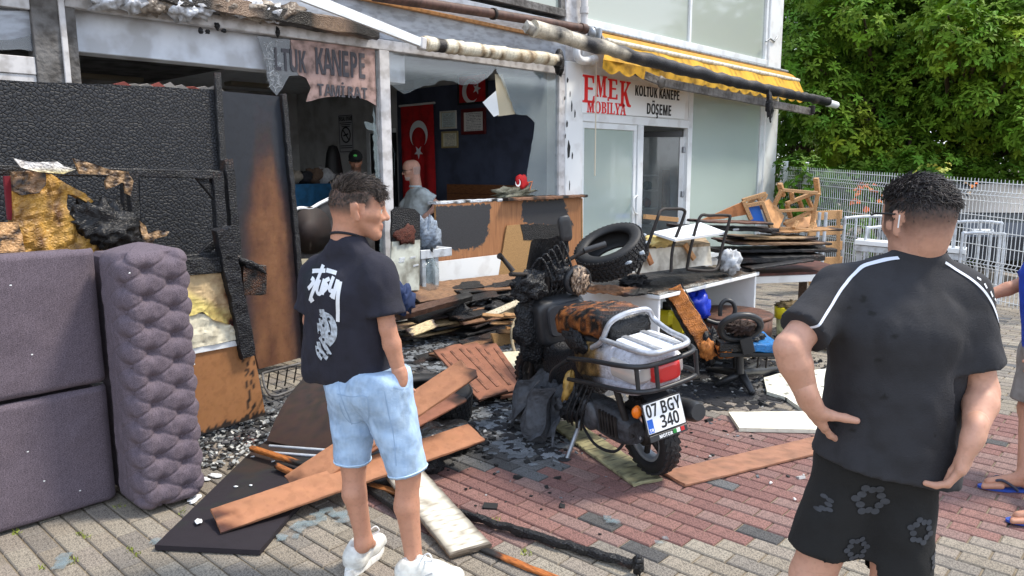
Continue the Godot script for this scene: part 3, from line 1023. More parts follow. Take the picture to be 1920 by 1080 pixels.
	one("pull_rope", "thin pale rope hanging in front of the shop sign", "rope", tube([Vector3.ZERO, Vector3(0.005, -0.6, 0), Vector3(-0.01, -1.5, 0.01)], 0.009, 6), mat(Color(0.80, 0.76, 0.68), 0.8), T_(Z(1118, 112, FZ + 0.12)))
func mat_alpha(m: StandardMaterial3D, a: float) -> StandardMaterial3D:
	var o := m.duplicate() as StandardMaterial3D
	o.albedo_color.a = a
	return o
func letters(parent, words: String, a: Vector3, b: Vector3, h: float, mt, stretch: float):
	var w := (b.x - a.x) / words.length()
	for i in words.length():
		text(parent, "letter", words[i], h * 1.35, 0.004, mt, T_(Vector3(a.x + w * (i + 0.5), lerpf(a.y, b.y, 0.5), a.z)), false, true, clampf(w / (h * 0.86), 0.5, 1.3))
func counter(b):
	var c := thing("counter_front", "wood grain laminate counter front with black charred patches under broken window", "counter", Vector3(6.8, 0.3, FZ + 0.05))
	var a0 := Z(817, 383, FZ + 0.06)
	var a1 := Z(1090, 369, FZ + 0.06)
	var y0 := 0.3
	var p1 := pix(Z.bind(FZ + 0.06), [[817, 388], [921, 381], [914, 440], [902, 460], [875, 467], [817, 470]])
	var p2 := pix(Z.bind(FZ + 0.06), [[981, 378], [1056, 373], [1064, 400], [1076, 424], [1058, 425], [982, 418], [978, 400]])
	var nz := FastNoiseLite.new()
	nz.seed = 8
	nz.frequency = 14.0
	var q1 := []
	for p in p1: q1.append(Vector2(p.x, p.y))
	var q2 := []
	for p in p2: q2.append(Vector2(p.x, p.y))
	var x0 := a0.x
	var w := a1.x - a0.x
	var h := a0.y - y0
	var tex := canvas(400, 160, func(u, v):
		var p := Vector2(x0 + u * w, a0.y - v * h)
		var g := nz.get_noise_2d(p.x * 2.6, p.y * 0.12) * 0.5 + nz.get_noise_2d(p.x * 7.0, p.y * 0.3) * 0.3
		var col := Color(0.66, 0.46, 0.30).lerp(Color(0.48, 0.31, 0.19), clampf(g + 0.35, 0, 1))
		var s := p + Vector2(nz.get_noise_2d(p.x, p.y), nz.get_noise_2d(p.y, p.x)) * 0.03
		if in_poly(s, q1) or in_poly(s, q2): return Color(0.15, 0.15, 0.16).lerp(Color(0.24, 0.24, 0.25), 0.5 + nz.get_noise_2d(p.x * 5.0, p.y * 5.0))
		var s2 := p + Vector2(nz.get_noise_2d(p.x, p.y), nz.get_noise_2d(p.y, p.x)) * 0.09 + Vector2(0, 0.012)
		if in_poly(s2, q1) or in_poly(s2, q2): return col.lerp(Color(0.3, 0.26, 0.24), 0.55)
		return col)
	var s := st_new()
	quad_uv(s, Vector3(x0, a0.y, FZ + 0.06), Vector3(x0 + w, a0.y, FZ + 0.06), Vector3(x0 + w, y0, FZ + 0.06), Vector3(x0, y0, FZ + 0.06))
	var m := StandardMaterial3D.new()
	m.albedo_texture = tex
	m.roughness = 0.6
	put(c, "laminate_face", done(s), m)
	bar(c, "core", Vector3(x0, y0, FZ + 0.058), Vector3(x0 + w, a0.y - 0.002, FZ + 0.03), M.ply, 0)
	put(c, "metal_edge", rough(1.05, 0.13, 0.03, 3, func(u, v, _t): return lin(0.8, 0.82, 0.84).lerp(lin(0.12, 0.12, 0.12), clampf(sin(u * 31.0) + sin(u * 13.0 + v * 3.0) - 0.2, 0, 1)), 40, 0.02, 0.006), M.melt_vc, along(Vector3(x0 - 0.0, a0.y + 0.012, FZ + 0.0), Vector3(x0 + 1.05, a0.y + 0.012, FZ + 0.0)))
	put(c, "counter_top", rough(w - 1.02, 0.3, 0.035, 4, func(u, v, _t): return lin(0.55, 0.40, 0.30).lerp(lin(0.10, 0.09, 0.09), clampf(sin(u * 19.0 + 1.0) + 0.6 * sin(u * 47.0) - 0.1 * v, 0, 1)), 40, 0.01, 0.006), M.wood_vc, along(Vector3(x0 + 1.06, a0.y + 0.014, FZ + 0.0), Vector3(x0 + w + 0.02, a0.y + 0.012, FZ + 0.0)))
	var wb := thing("fallen_board", "white board leaning low against the charred laminate counter", "board", Z(880, 530, FZ + 0.12))
	slab(wb, "face", pix(Z.bind(FZ + 0.11), [[819, 491], [941, 477], [933, 524], [818, 532]]), 0.018, M.white)
	var mb := thing("fallen_board", "tan fibreboard panel with sooty corner leaning on laminate counter", "board", Z(985, 520, FZ + 0.1))
	slab(mb, "face", ragged(pix(Z.bind(FZ + 0.085), [[951, 423], [977, 421], [1000, 450], [1032, 450], [1036, 490], [1046, 512], [932, 524], [942, 476]]), 0.08, 0.006, 3), 0.016, M.mdf)
	slab(mb, "charred_corner", ragged(pix(Z.bind(FZ + 0.09), [[976, 421], [1062, 422], [1068, 470], [1050, 505], [1036, 500], [1032, 452], [982, 450]]), 0.06, 0.012, 5), 0.02, M.char)
	stick(c, "end_trim", Z(1090, 372, FZ + 0.05), Z(1091, 520, FZ + 0.05), 0.03, 0.03, M.pine)
func awnings():
	var a := thing("yellow_awning", "yellow canvas awning with scalloped edge half rolled above the sign", "awning", Z(1300, 100, FZ + 0.2))
	var A0 := Z(1116, 60, FZ + 0.06)
	var A1 := Z(1474, 137, FZ + 0.06)
	var B0 := Z(1137, 76, FZ + 0.32)
	var B1 := Z(1497, 151, FZ + 0.32)
	var C0 := Z(1131, 112, FZ + 0.50)
	var C1 := Z(1509, 177, FZ + 0.50)
	var W := wt(a).affine_inverse()
	put(a, "canvas", sheet(func(u, v): return A0.lerp(A1, u).lerp(B0.lerp(B1, u), v) + Vector3(0, 0.035 * sin(v * PI), 0), 30, 4), mat(Color(0.80, 0.56, 0.16), 0.8, 0, M.t_mottle, V1 * 2))
	put(a, "canvas", sheet(func(u, v): return B0.lerp(B1, u).lerp(C0.lerp(C1, u), v) + Vector3(0, -0.02 * sin(v * PI), 0.01 * sin(u * 40.0)), 60, 5), M.yellow)
	put(a, "valance", sheet(func(u, v):
		var p := C0.lerp(C1, u)
		var sc := absf(sin(u * PI * 17.0))
		return p + Vector3(0, -v * (0.10 + 0.06 * sc), 0.006 * sin(u * 90.0) - 0.01 * v), 136, 3), M.yellow)
	pipe(a, "front_rail", [B0, B1], 0.035, mat(Color(0.88, 0.86, 0.80), 0.5, 0, M.t_mottle, V1 * 3), 10)
	pipe(a, "roller_tube", [A0 + Vector3(-0.05, 0.03, 0.02), A1 + Vector3(0, 0.02, 0.02)], 0.03, M.steel, 10)
	put(a, "end_bracket", lathe([Vector2(0.0, -0.04), Vector2(0.07, -0.04), Vector2(0.08, 0.0), Vector2(0.05, 0.05), Vector2(0.0, 0.06)], 14), M.steel, Transform3D(Basis(Vector3.FORWARD, PI / 2), Z(1108, 62, FZ + 0.14)))
	put(a, "end_bracket", box(Vector3(0.05, 0.16, 0.2), 0.01), M.steel, T_(Z(1116, 66, FZ + 0.12)))
	var t := thing("burnt_awning_roll", "long blackened awning roll with white end cap slanting across yellow awning", "awning roll", Z(1250, 120, -5.6))
	var pts := []
	var rad := []
	var P0 := Z(1000, 56, -5.72)
	var P1 := Z(1552, 193, -4.98)
	rng.seed = 77
	for i in 61:
		var u := i / 60.0
		pts.append(P0.lerp(P1, u) + Vector3(rng.randf_range(-0.006, 0.006), rng.randf_range(-0.012, 0.012) - 0.05 * sin(u * PI) + 0.02, 0))
		rad.append(lerpf(0.088, 0.07, u) + rng.randf_range(-0.008, 0.008))
	var nz := FastNoiseLite.new()
	nz.seed = 3
	nz.frequency = 0.9
	var s := st_new()
	var q := []
	for p in pts: q.append(p - P0)
	add_tube(s, q, rad, 14)
	put(t, "roll", paint_mesh(done(s), func(p: Vector3):
		var u := p.length() / P0.distance_to(P1)
		var k := nz.get_noise_3d(p.x * 4.5, p.y * 2.0, p.z * 2.0) + nz.get_noise_3d(p.x * 13.0, p.y * 5.0, 3.0) * 0.5
		var pale := clampf(k * 3.0 + 1.6 - u * 11.0, 0, 1)
		var c := lin(0.13, 0.13, 0.145).lerp(lin(0.36, 0.32, 0.29), clampf(k * 2.0 - 0.45, 0, 1))
		if u < 0.25: c = c.lerp(lin(0.82, 0.78, 0.70), pale)
		return c), M.melt_vc, T_(P0))
	pipe(t, "bare_tube_end", [Z(986, 50, -5.74), Z(1003, 56, -5.72)], 0.075, mat(Color(0.78, 0.77, 0.74), 0.5, 0, M.t_dirt, V1 * 3), 4)
	pipe(t, "end_cap", [P1, Z(1568, 197, -4.96)], [0.062, 0.058], M.white_clean, 14)
	put(t, "charred_rag", lump(Vector3(0.05, 0.17, 0.04), 8, 0.6, 9), M.char, T_(Z(1442, 192, -5.1)))
	pipe(t, "rag_strip", curve([Z(1440, 190, -5.1), Z(1448, 208, -5.1), Z(1444, 222, -5.1), Z(1445, 230, -5.1)], 3), [0.04, 0.03, 0.035, 0.03, 0.02, 0.028, 0.02, 0.014, 0.016, 0.008], M.char, 6)
	var m := thing("scorched_awning_bracket", "grey scorched folding arm hanging below the blackened awning roll", "awning bracket", Z(1300, 160, -5.5))
	var arm := mat(Color(0.47, 0.45, 0.43), 0.6, 0.2, M.t_dirt, V1 * 1.8, M.n_fine, 0.5)
	stick(m, "upper_arm", Z(1133, 110, -5.95), Z(1240, 154, -5.62), 0.05, 0.1, arm)
	put(m, "elbow_joint", lump(Vector3(0.09, 0.08, 0.05), 4, 0.2, 8), arm, T_(Z(1240, 154, -5.62)))
	stick(m, "forearm", Z(1240, 154, -5.62), Z(1522, 210, -5.02), 0.06, 0.11, arm)
	put(m, "end_fitting", box(Vector3(0.06, 0.14, 0.1), 0.01), M.burnt_steel, T_(Z(1522, 206, -5.0)))
	var l := thing("white_awning_arm", "bare white awning arm leaning over the burnt shop window head", "awning arm", Z(690, 40, FZ + 0.3))
	stick(l, "arm", Z(560, -12, FZ + 0.32), Z(787, 80, FZ + 0.3), 0.05, 0.085, M.white_clean)
	stick(l, "groove_rail", Z(562, -2, FZ + 0.36), Z(787, 84, FZ + 0.34), 0.03, 0.03, M.frame)
	put(l, "end_fitting", box(Vector3(0.07, 0.12, 0.08), 0.01), M.frame_soot, along(Z(785, 80, FZ + 0.3), Z(797, 84, FZ + 0.3)))
	var r := thing("burnt_roller_tube", "cream roller tube with black scorch bands above the broken window", "awning roll", Z(920, 96, FZ + 0.2))
	var R0 := Z(793, 81, FZ + 0.2)
	var R1 := Z(1047, 113, FZ + 0.2)
	var s2 := st_new()
	var q2 := []
	var rd := []
	for i in 50:
		q2.append((R1 - R0) * (i / 49.0) + Vector3(0, rng.randf_range(-0.005, 0.005), 0))
		rd.append(0.072 + rng.randf_range(-0.006, 0.006))
	add_tube(s2, q2, rd, 14)
	var LL := R0.distance_to(R1)
	put(r, "tube", paint_mesh(done(s2), func(p: Vector3):
		var u := p.length() / LL
		var k := nz.get_noise_3d(p.x * 6.0, p.y * 2.0, p.z * 2.0) + 0.5 * nz.get_noise_3d(p.x * 20.0, p.y * 3.0, 3.0)
		var c := lin(0.90, 0.87, 0.78).lerp(lin(0.70, 0.56, 0.36), clampf(k * 2.0, 0, 1))
		var dark := clampf(k * 3.0 - 0.75, 0, 1)
		if absf(u - 0.11) < 0.03 or u > 0.96: dark = 1.0
		return c.lerp(lin(0.12, 0.11, 0.11), dark)), M.melt_vc, T_(R0))
	put(r, "burnt_end", lump(Vector3(0.07, 0.14, 0.06), 5, 0.4, 9), M.char, T_(Z(1048, 118, FZ + 0.14)))
	var bp := thing("brown_pipe", "rusty brown pipe running along the wall above the shop windows", "pipe", Z(900, 25, FZ + 0.12))
	pipe(bp, "tube", [Z(700, -8, FZ + 0.14), Z(900, 22, FZ + 0.14), Z(1092, 53, FZ + 0.14)], 0.052, M.rust_pipe, 12)
	pipe(bp, "end_cap", [Z(1088, 52, FZ + 0.14), Z(1098, 55, FZ + 0.14)], 0.062, M.rust_pipe, 12)
	put(bp, "clamp", lathe([Vector2(0.055, -0.02), Vector2(0.065, -0.02), Vector2(0.065, 0.02), Vector2(0.055, 0.02)], 12, true), M.burnt_steel, Transform3D(Basis(Vector3.FORWARD, PI / 2 - 0.1), Z(925, 26, FZ + 0.14)))
	var dp := thing("down_pipe", "pale grey vertical pipe between the upper shop windows", "pipe", Z(1082, 0, FZ + 0.08))
	pipe(dp, "tube", [Vector3(8.0, 3.3, FZ + 0.09), Vector3(8.0, 6.1, FZ + 0.09)], 0.045, M.frame_soot, 10)
	pipe(dp, "collar", [Vector3(8.0, 3.62, FZ + 0.09), Vector3(8.0, 3.7, FZ + 0.09)], 0.056, M.frame_soot, 10)
func paint_mesh(m: ArrayMesh, f: Callable) -> ArrayMesh:
	var arr := m.surface_get_arrays(0)
	var vs: PackedVector3Array = arr[Mesh.ARRAY_VERTEX]
	var cs := PackedColorArray()
	for v in vs: cs.append(f.call(v))
	arr[Mesh.ARRAY_COLOR] = cs
	var o := ArrayMesh.new()
	o.add_surface_from_arrays(Mesh.PRIMITIVE_TRIANGLES, arr)
	return o
func crescent(r: float) -> PackedVector2Array:
	var o := PackedVector2Array()
	for i in 25:
		var a := deg_to_rad(39 + i * 282.0 / 24)
		o.append(Vector2(cos(a), sin(a)) * r)
	for i in 25:
		var a := deg_to_rad(308 - i * 256.0 / 24)
		o.append(Vector2(cos(a) * 0.8 + 0.28, sin(a) * 0.8) * r)
	return o
func star(r: float) -> PackedVector2Array:
	var o := PackedVector2Array()
	for i in 10:
		var a := TAU * i / 10
		o.append(Vector2(cos(a), sin(a)) * (r if i % 2 == 0 else r * 0.4))
	return o
func picture(called, label, x0, y0, x1, y1, fm, pm, border: float) -> Node3D:
	var a := X(x0, y0, 7.84)
	var b := X(x1, y1, 7.84)
	var c := (a + b) * 0.5
	var t := thing(called, label, "picture", c)
	var B := Basis(Vector3.BACK, Vector3.UP, Vector3.LEFT)
	var w := absf(a.z - b.z)
	var h := absf(a.y - b.y)
	put(t, "print", sheet(func(u, v): return Vector3((u - 0.5) * (w - border), (0.5 - v) * (h - border), 0), 1, 1), pm, Transform3D(B, c))
	for e in [[0, 1], [0, -1], [1, 1], [1, -1]]:
		var sz := Vector3(w, border, 0.03) if e[0] == 0 else Vector3(border, h - border * 2.0, 0.03)
		var off := Vector3(0, (h - border) * 0.5 * e[1], 0) if e[0] == 0 else Vector3((w - border) * 0.5 * e[1], 0, 0)
		put(t, "frame_side", box(sz, 0.004), fm, Transform3D(B, c + B * off))
	return t
func certificate_mat(sd: int, paper: Color) -> StandardMaterial3D:
	var n := FastNoiseLite.new()
	n.seed = sd
	n.frequency = 0.9
	var m := StandardMaterial3D.new()
	m.albedo_texture = canvas(64, 64, func(u, v):
		if u < 0.07 or u > 0.93 or v < 0.07 or v > 0.93: return Color(0.75, 0.68, 0.45)
		var line: bool = fmod(v * 14.0, 1.0) < 0.4 and u > 0.16 and u < 0.84 and n.get_noise_2d(u * 60.0, floor(v * 14.0) * 7.0) > -0.1
		return Color(0.5, 0.5, 0.5) if line else paper)
	m.uv1_triplanar = false
	m.roughness = 0.4
	return m
func inside():
	var B := Basis(Vector3.BACK, Vector3.UP, Vector3.LEFT)
	var wmat := mat(Color(0.9, 0.9, 0.9), 0.7)
	var p := picture("framed_flag", "framed red flag picture with white crescent and star on navy wall", 858, 141, 914, 193, M.black, M.red_flag, 0.03)
	var s := st_new()
	add_prism(s, crescent(0.17), 0.004)
	put(p, "crescent", done(s), wmat, Transform3D(B, X(882, 171, 7.832)))
	s = st_new()
	add_prism(s, star(0.085), 0.004)
	put(p, "star", done(s), wmat, Transform3D(B, X(894, 166, 7.832)))
	picture("framed_document", "certificate in dark red frame below the framed flag picture", 865, 205, 911, 251, mat(Color(0.35, 0.05, 0.06), 0.5), certificate_mat(2, Color(0.86, 0.86, 0.84)), 0.05)
	picture("framed_document", "pale blue certificate, the upper of two thin framed ones", 825, 209, 856, 241, mat(Color(0.80, 0.80, 0.76), 0.5), certificate_mat(5, Color(0.78, 0.85, 0.84)), 0.02)
	picture("framed_document", "cream certificate, the lower of two thin framed ones", 828, 247, 859, 277, mat(Color(0.62, 0.56, 0.38), 0.5), certificate_mat(7, Color(0.86, 0.85, 0.75)), 0.022)
	var fl := thing("hanging_flag", "long red flag with white crescent and star hanging on navy wall", "flag", X(784, 330, 7.82))
	var f0 := X(753, 199, 7.82)
	var f1 := X(814, 193, 7.82)
	put(fl, "cloth", sheet(func(u, v): return Vector3(7.80 - 0.03 * sin(u * 17.0) * v, f0.y - 1.5 * v, lerpf(f0.z, f1.z, u)), 24, 20), M.red_flag)
	pipe(fl, "rod", [f0 + Vector3(-0.02, 0, -0.03), f1 + Vector3(-0.02, 0.0, 0.03)], 0.018, wmat, 7)
	s = st_new()
	add_prism(s, crescent(0.21), 0.004, Transform3D(Basis(Vector3.BACK, -PI / 2), Vector3.ZERO))
	put(fl, "crescent", done(s), wmat, Transform3D(B, X(785, 252, 7.765)))
	s = st_new()
	add_prism(s, star(0.105), 0.004, Transform3D(Basis(Vector3.BACK, -PI / 2), Vector3.ZERO))
	put(fl, "star", done(s), wmat, Transform3D(B, X(785, 285, 7.765)))
	var hb := thing("headboard", "striped walnut headboard standing by navy wall behind the counter", "headboard", X(910, 370, 7.7))
	var h0 := X(841, 345, 7.7)
	var h1 := X(1000, 348, 7.7)
	bar(hb, "panel", Vector3(7.66, 0.15, h0.z), Vector3(7.72, h0.y, h1.z), mat(Color(0.52, 0.33, 0.19), 0.5, 0, M.t_grain, Vector3(5, 9, 0.8)))
	for i in 3: bar(hb, "groove_strip", Vector3(7.652, h0.y - 0.14 - i * 0.13, h0.z + 0.01), Vector3(7.659, h0.y - 0.13 - i * 0.13, h1.z - 0.01), mat(Color(0.3, 0.18, 0.1), 0.6), 0)
	var rp := thing("red_pennant", "small red pennant with white crescent lying on the counter top", "pennant", Z(975, 352, FZ - 0.02))
	put(rp, "cloth", lump(Vector3(0.10, 0.09, 0.05), 5, 0.45, 10), M.red_flag, Transform3D(Basis(Vector3.BACK, 0.5), Z(977, 343, FZ - 0.02)))
	s = st_new()
	add_prism(s, crescent(0.045), 0.004)
	put(rp, "crescent", done(s), wmat, Transform3D(Basis(Vector3.BACK, 2.0), Z(971, 343, FZ + 0.05)))
	pipe(rp, "stand", [Z(985, 344, FZ), Z(998, 340, FZ), Z(993, 356, FZ), Z(985, 344, FZ)], 0.008, mat(Color(0.8, 0.42, 0.2), 0.6), 5)
	one("glass_rubble", "heap of glass bits and torn paper on the counter top", "rubble", lump(Vector3(0.34, 0.07, 0.08), 11, 0.7, 12, 3.0), mat(Color(0.45, 0.45, 0.38), 0.5, 0, M.t_dirt, V1 * 8, M.n_cells2, 1.0), T_(Z(965, 362, FZ - 0.06)))
	var q0 := X(634, 214, 7.88)
	var q1 := X(664, 288, 7.88)
	var pc := (q0 + q1) * 0.5
	var po := thing("no_smoking_poster", "tall white no smoking notice with struck cigarette ring on white wall", "poster", pc)
	var pw := absf(q0.z - q1.z)
	var ph := absf(q0.y - q1.y)
	put(po, "sheet", box(Vector3(pw, ph, 0.006), 0), mat(Color(0.75, 0.75, 0.76), 0.6), Transform3D(B, pc))
	for e in [[0, 1], [0, -1], [1, 1], [1, -1]]:
		put(po, "border_line", box(Vector3(pw * 0.9, 0.012, 0.002), 0) if e[0] == 0 else box(Vector3(0.012, ph * 0.9, 0.002), 0), M.ink, Transform3D(B, pc + B * Vector3(0.45 * pw * e[1] * e[0], 0.45 * ph * e[1] * (1 - e[0]), 0.005)))
	text(po, "heading", "YASAL UYARI", 0.1, 0.003, M.ink, Transform3D(B, pc + B * Vector3(0, ph * 0.37, 0.005)), false, true, 0.62)
	for i in 3: put(po, "small_print", box(Vector3(pw * (0.8 - 0.12 * i), 0.014, 0.002), 0), M.ink, Transform3D(B, pc + B * Vector3(0, ph * (0.27 - i * 0.045), 0.005)))
	put(po, "ban_ring", lathe([Vector2(0.115, -0.002), Vector2(0.14, -0.002), Vector2(0.14, 0.002), Vector2(0.115, 0.002)], 24, true), M.ink, Transform3D(B * Basis(Vector3.RIGHT, PI / 2), pc + B * Vector3(0, -0.02, 0.006)))
	put(po, "ban_bar", box(Vector3(0.25, 0.022, 0.003), 0), M.ink, Transform3D(B * Basis(Vector3.BACK, -0.8), pc + B * Vector3(0, -0.02, 0.006)))
	put(po, "cigarette", box(Vector3(0.14, 0.025, 0.003), 0), M.ink, Transform3D(B * Basis(Vector3.BACK, 0.2), pc + B * Vector3(0, -0.02, 0.009)))
	for i in 2: put(po, "small_print", box(Vector3(pw * 0.8, 0.014, 0.002), 0), M.ink, Transform3D(B, pc + B * Vector3(0, -ph * (0.3 + i * 0.05), 0.005)))
	var dz0 := X(697, 260, 7.88).z
	var dz1 := X(742, 260, 7.88).z
	var dw := thing("inner_doorway", "pale framed inner doorway beside the navy wall, dark opening painted black", "door", Vector3(7.85, 0.15, (dz0 + dz1) * 0.5))
	bar(dw, "leaf", Vector3(7.85, 0.15, dz0), Vector3(7.895, 2.25, dz1), M.black, 0.002)  # black slab painted in for the dark of an open doorway
	bar(dw, "frame_side", Vector3(7.83, 0.15, dz0 - 0.09), Vector3(7.897, 2.32, dz0 - 0.001), M.frame)
	bar(dw, "frame_side", Vector3(7.83, 2.251, dz0), Vector3(7.897, 2.32, dz1), M.frame)
	var tz := -8.6
	var t0 := Z(535, 346, tz)
	var t1 := Z(640, 350, tz)
	var tb := thing("draped_table", "table under a teal blue cloth inside the burnt shop", "table", Vector3((t0.x + t1.x) * 0.5, 0.15, tz - 0.3))
	var blue := mat(Color(0.10, 0.36, 0.52), 0.8, 0, M.t_mottle, V1 * 3)
	bar(tb, "cloth_top", Vector3(t0.x, t0.y - 0.02, tz), Vector3(t1.x, t0.y, tz - 0.7), blue, 0.008)
	put(tb, "cloth_drop", sheet(func(u, v): return Vector3(lerpf(t0.x, t1.x, u), t0.y - v * (t0.y - 0.3), tz + 0.012 + 0.03 * sin(u * 31.0) * v + 0.02 * sin(u * 9.0) * v), 60, 8), blue)
	for e in [0.1, 0.9]: bar(tb, "leg", Vector3(lerpf(t0.x, t1.x, e) - 0.03, 0.14, tz - 0.6), Vector3(lerpf(t0.x, t1.x, e) + 0.03, t0.y - 0.02, tz - 0.54), M.pine)
	rng.seed = 90
	var pal := [Color(0.3, 0.3, 0.3), Color(0.62, 0.58, 0.52), Color(0.16, 0.16, 0.18), Color(0.4, 0.32, 0.26), Color(0.7, 0.7, 0.7)]
	var what := ["dark grey", "pale beige", "black", "brown", "whitish"]
	for i in 5:
		one("fabric_bundle", "%s crumpled fabric bundle on the blue draped table" % what[i], "fabric", lump(Vector3(rng.randf_range(0.1, 0.17), rng.randf_range(0.07, 0.13), 0.12), 70 + i, 0.5, 9), mat(pal[i], 0.9, 0, M.t_mottle, V1 * 6), T_(Vector3(lerpf(t0.x + 0.12, t1.x - 0.1, i / 4.0), t0.y + 0.09, tz - 0.25)))
	var ct := Z(625, 300, -9.6)
	one("hanging_coat", "long black garment hanging on the far white wall", "coat", lathe([Vector2(0.0, -0.75), Vector2(0.19, -0.74), Vector2(0.17, -0.3), Vector2(0.11, 0.1), Vector2(0.07, 0.2), Vector2(0.0, 0.22)], 14), M.black, Transform3D(Basis().scaled(Vector3(1, 1, 0.6)), ct))
	for e in [[205, 146], [476, 160]]:
		var c := G(e[0], e[1], 3.02)
		one("ceiling_lamp", "unlit beige ceiling light panel, the %s" % ("one over blue table" if e[0] > 300 else "one near burnt post"), "lamp", box(Vector3(0.9, 0.06, 0.25), 0.01), mat(Color(0.62, 0.58, 0.5), 0.6), T_(c))
	var wp := thing("warped_headboard", "grey charred headboard with wavy white top edge standing in shop opening", "headboard", Z(590, 520, -6.0))
	slab(wp, "face", pix(Z.bind(-6.0), [[545, 398], [562, 391], [582, 392], [600, 382], [625, 370], [700, 372], [705, 520], [705, 650], [548, 660]]), 0.03, mat(Color(0.24, 0.23, 0.23), 0.7, 0, M.t_dirt, V1 * 2))
	pipe(wp, "white_lip", curve([Z(545, 397, -5.99), Z(562, 390, -5.99), Z(582, 391, -5.99), Z(600, 381, -5.99), Z(625, 369, -5.99)], 5), 0.017, M.white_clean, 6)
	put(wp, "burnt_disc", lathe([Vector2(0, 0), Vector2(0.2, 0), Vector2(0.215, 0.01), Vector2(0.0, 0.016)], 24), mat(Color(0.16, 0.10, 0.08), 0.7, 0, M.t_dirt, V1 * 3), Transform3D(Basis(Vector3.RIGHT, PI / 2), Z(583, 432, -5.985)))
	slab(wp, "pale_foot", pix(Z.bind(-5.985), [[556, 486], [700, 480], [700, 640], [560, 650]]), 0.01, mat(Color(0.70, 0.66, 0.56), 0.8, 0, M.t_mottle, V1 * 3))
	var bp := thing("cabinet_remnant", "white cabinet panel with blackened top and rust patch", "panel", Z(762, 540, -5.75))
	slab(bp, "white_face", pix(Z.bind(-5.75), [[735, 452], [788, 448], [786, 544], [730, 546]]), 0.02, mat(Color(0.78, 0.79, 0.74), 0.6, 0, M.t_dirt, V1 * 1.2))
	slab(bp, "charred_top", ragged(pix(Z.bind(-5.748), [[735, 453], [735, 396], [744, 388], [778, 392], [788, 402], [788, 449]]), 0.09, 0.008, 4), 0.024, M.char)
	put(bp, "rust_patch", lump(Vector3(0.12, 0.085, 0.02), 9, 0.6, 10), mat(Color(0.36, 0.17, 0.11), 0.8, 0, M.t_dirt, V1 * 8, M.n_cells2, 1.0), T_(Z(762, 441, -5.74)))
	rng.seed = 12
	for i in 5:
		var c := Z(748 + rng.randf() * 30, 480 + rng.randf() * 50, -5.748)
		slab(bp, "torn_tape", [c, c + Vector3(0.07, 0.01, 0.004), c + Vector3(0.06, 0.025, 0.008), c + Vector3(0.0, 0.02, 0.004)], 0.003, M.white_clean)
	var gb := thing("grey_stool", "grey plastic stool with a heap of crumpled cloths and bag", "stool", Z(803, 535, -5.85))
	bar(gb, "seat", Z(789, 470, -5.8), Z(818, 476, -6.05), M.galv)
	for e in [791, 815]: bar(gb, "leg", Z(e, 476, -5.82), Z(e + 4, 545, -5.86), M.galv)
	put(gb, "cloth_heap", lump(Vector3(0.13, 0.17, 0.1), 22, 0.5, 12, 2.2), mat(Color(0.55, 0.60, 0.66), 0.9, 0, M.t_dirt, V1 * 9), T_(Z(803, 440, -5.88)))
	put(gb, "clear_bag", lump(Vector3(0.1, 0.2, 0.07), 24, 0.4, 10), M.shard, T_(Z(806, 522, -5.8)))
	var sh := thing("shelf_rack", "white wire rack with dark clutter inside the open shop door", "rack", Vector3(10.6, 0.15, -8.2))
	var s0 := Z(1203, 315, -8.2)
	var s1 := Z(1230, 420, -8.2)
	for e in [s0.x, s1.x]:
		for zz in [-8.2, -8.6]: bar(sh, "post", Vector3(e - 0.015, 0.14, zz), Vector3(e + 0.015, 1.72, zz + 0.03), M.white_clean)
	for y in [0.5, 0.85, 1.2, 1.5]: bar(sh, "shelf", Vector3(s0.x, y, -8.19), Vector3(s1.x, y + 0.025, -8.58), M.white_clean)
	rng.seed = 33
	for i in 7:
		var bc: Color = [Color(0.12, 0.12, 0.13), Color(0.5, 0.42, 0.32), Color(0.2, 0.3, 0.5), Color(0.55, 0.25, 0.15), Color(0.75, 0.75, 0.72), Color(0.2, 0.35, 0.3), Color(0.3, 0.3, 0.32)][i]
		var nm: String = ["black", "tan", "navy", "rust red", "white", "dark green", "slate"][i]
		one("storage_bundle", "%s bundle stored on the white wire rack" % nm, "bundle", lump(Vector3(0.09, 0.09, 0.1), 30 + i, 0.4, 8), mat(bc, 0.8), T_(Vector3(lerpf(s0.x + 0.1, s1.x - 0.08, (i % 2)), [0.59, 0.94, 1.29, 1.59][i / 2] + 0.02, -8.38)))
	var wk := thing("work_bench", "wooden work bench with dark machine inside the open shop door", "bench", Vector3(11.3, 0.15, -9.0))
	bar(wk, "top", Vector3(11.0, 1.35, -8.8), Vector3(13.3, 1.45, -9.6), M.orange_ply)
	for e in [11.05, 13.2]: bar(wk, "leg", Vector3(e, 0.14, -8.85), Vector3(e + 0.07, 1.35, -8.95), M.pine)
	one("sewing_machine", "black machine standing on the work bench in the shop", "machine", lump(Vector3(0.3, 0.16, 0.16), 51, 0.4, 10), M.black, T_(Vector3(11.35, 1.6, -9.1)))
	for i in 5: one("thread_spool", "small pale blue spool in the line on the work bench", "spool", lathe([Vector2(0.05, -0.09), Vector2(0.05, -0.08), Vector2(0.035, -0.07), Vector2(0.035, 0.07), Vector2(0.05, 0.08), Vector2(0.05, 0.09)], 10), mat(Color(0.45, 0.6, 0.7), 0.6), T_(Vector3(11.85 + i * 0.14, 1.545, -8.95)), "spools on the work bench")
	one("hanging_smock", "beige smock hanging from the white wire rack", "smock", sheet(func(u, v): return Vector3(s1.x + 0.02 + u * 0.28, 1.62 - v * 0.75, -8.1 + 0.05 * sin(u * 9.0) * (0.4 + v)), 14, 8), mat(Color(0.60, 0.53, 0.47), 0.9, 0, M.t_mottle, V1 * 4))
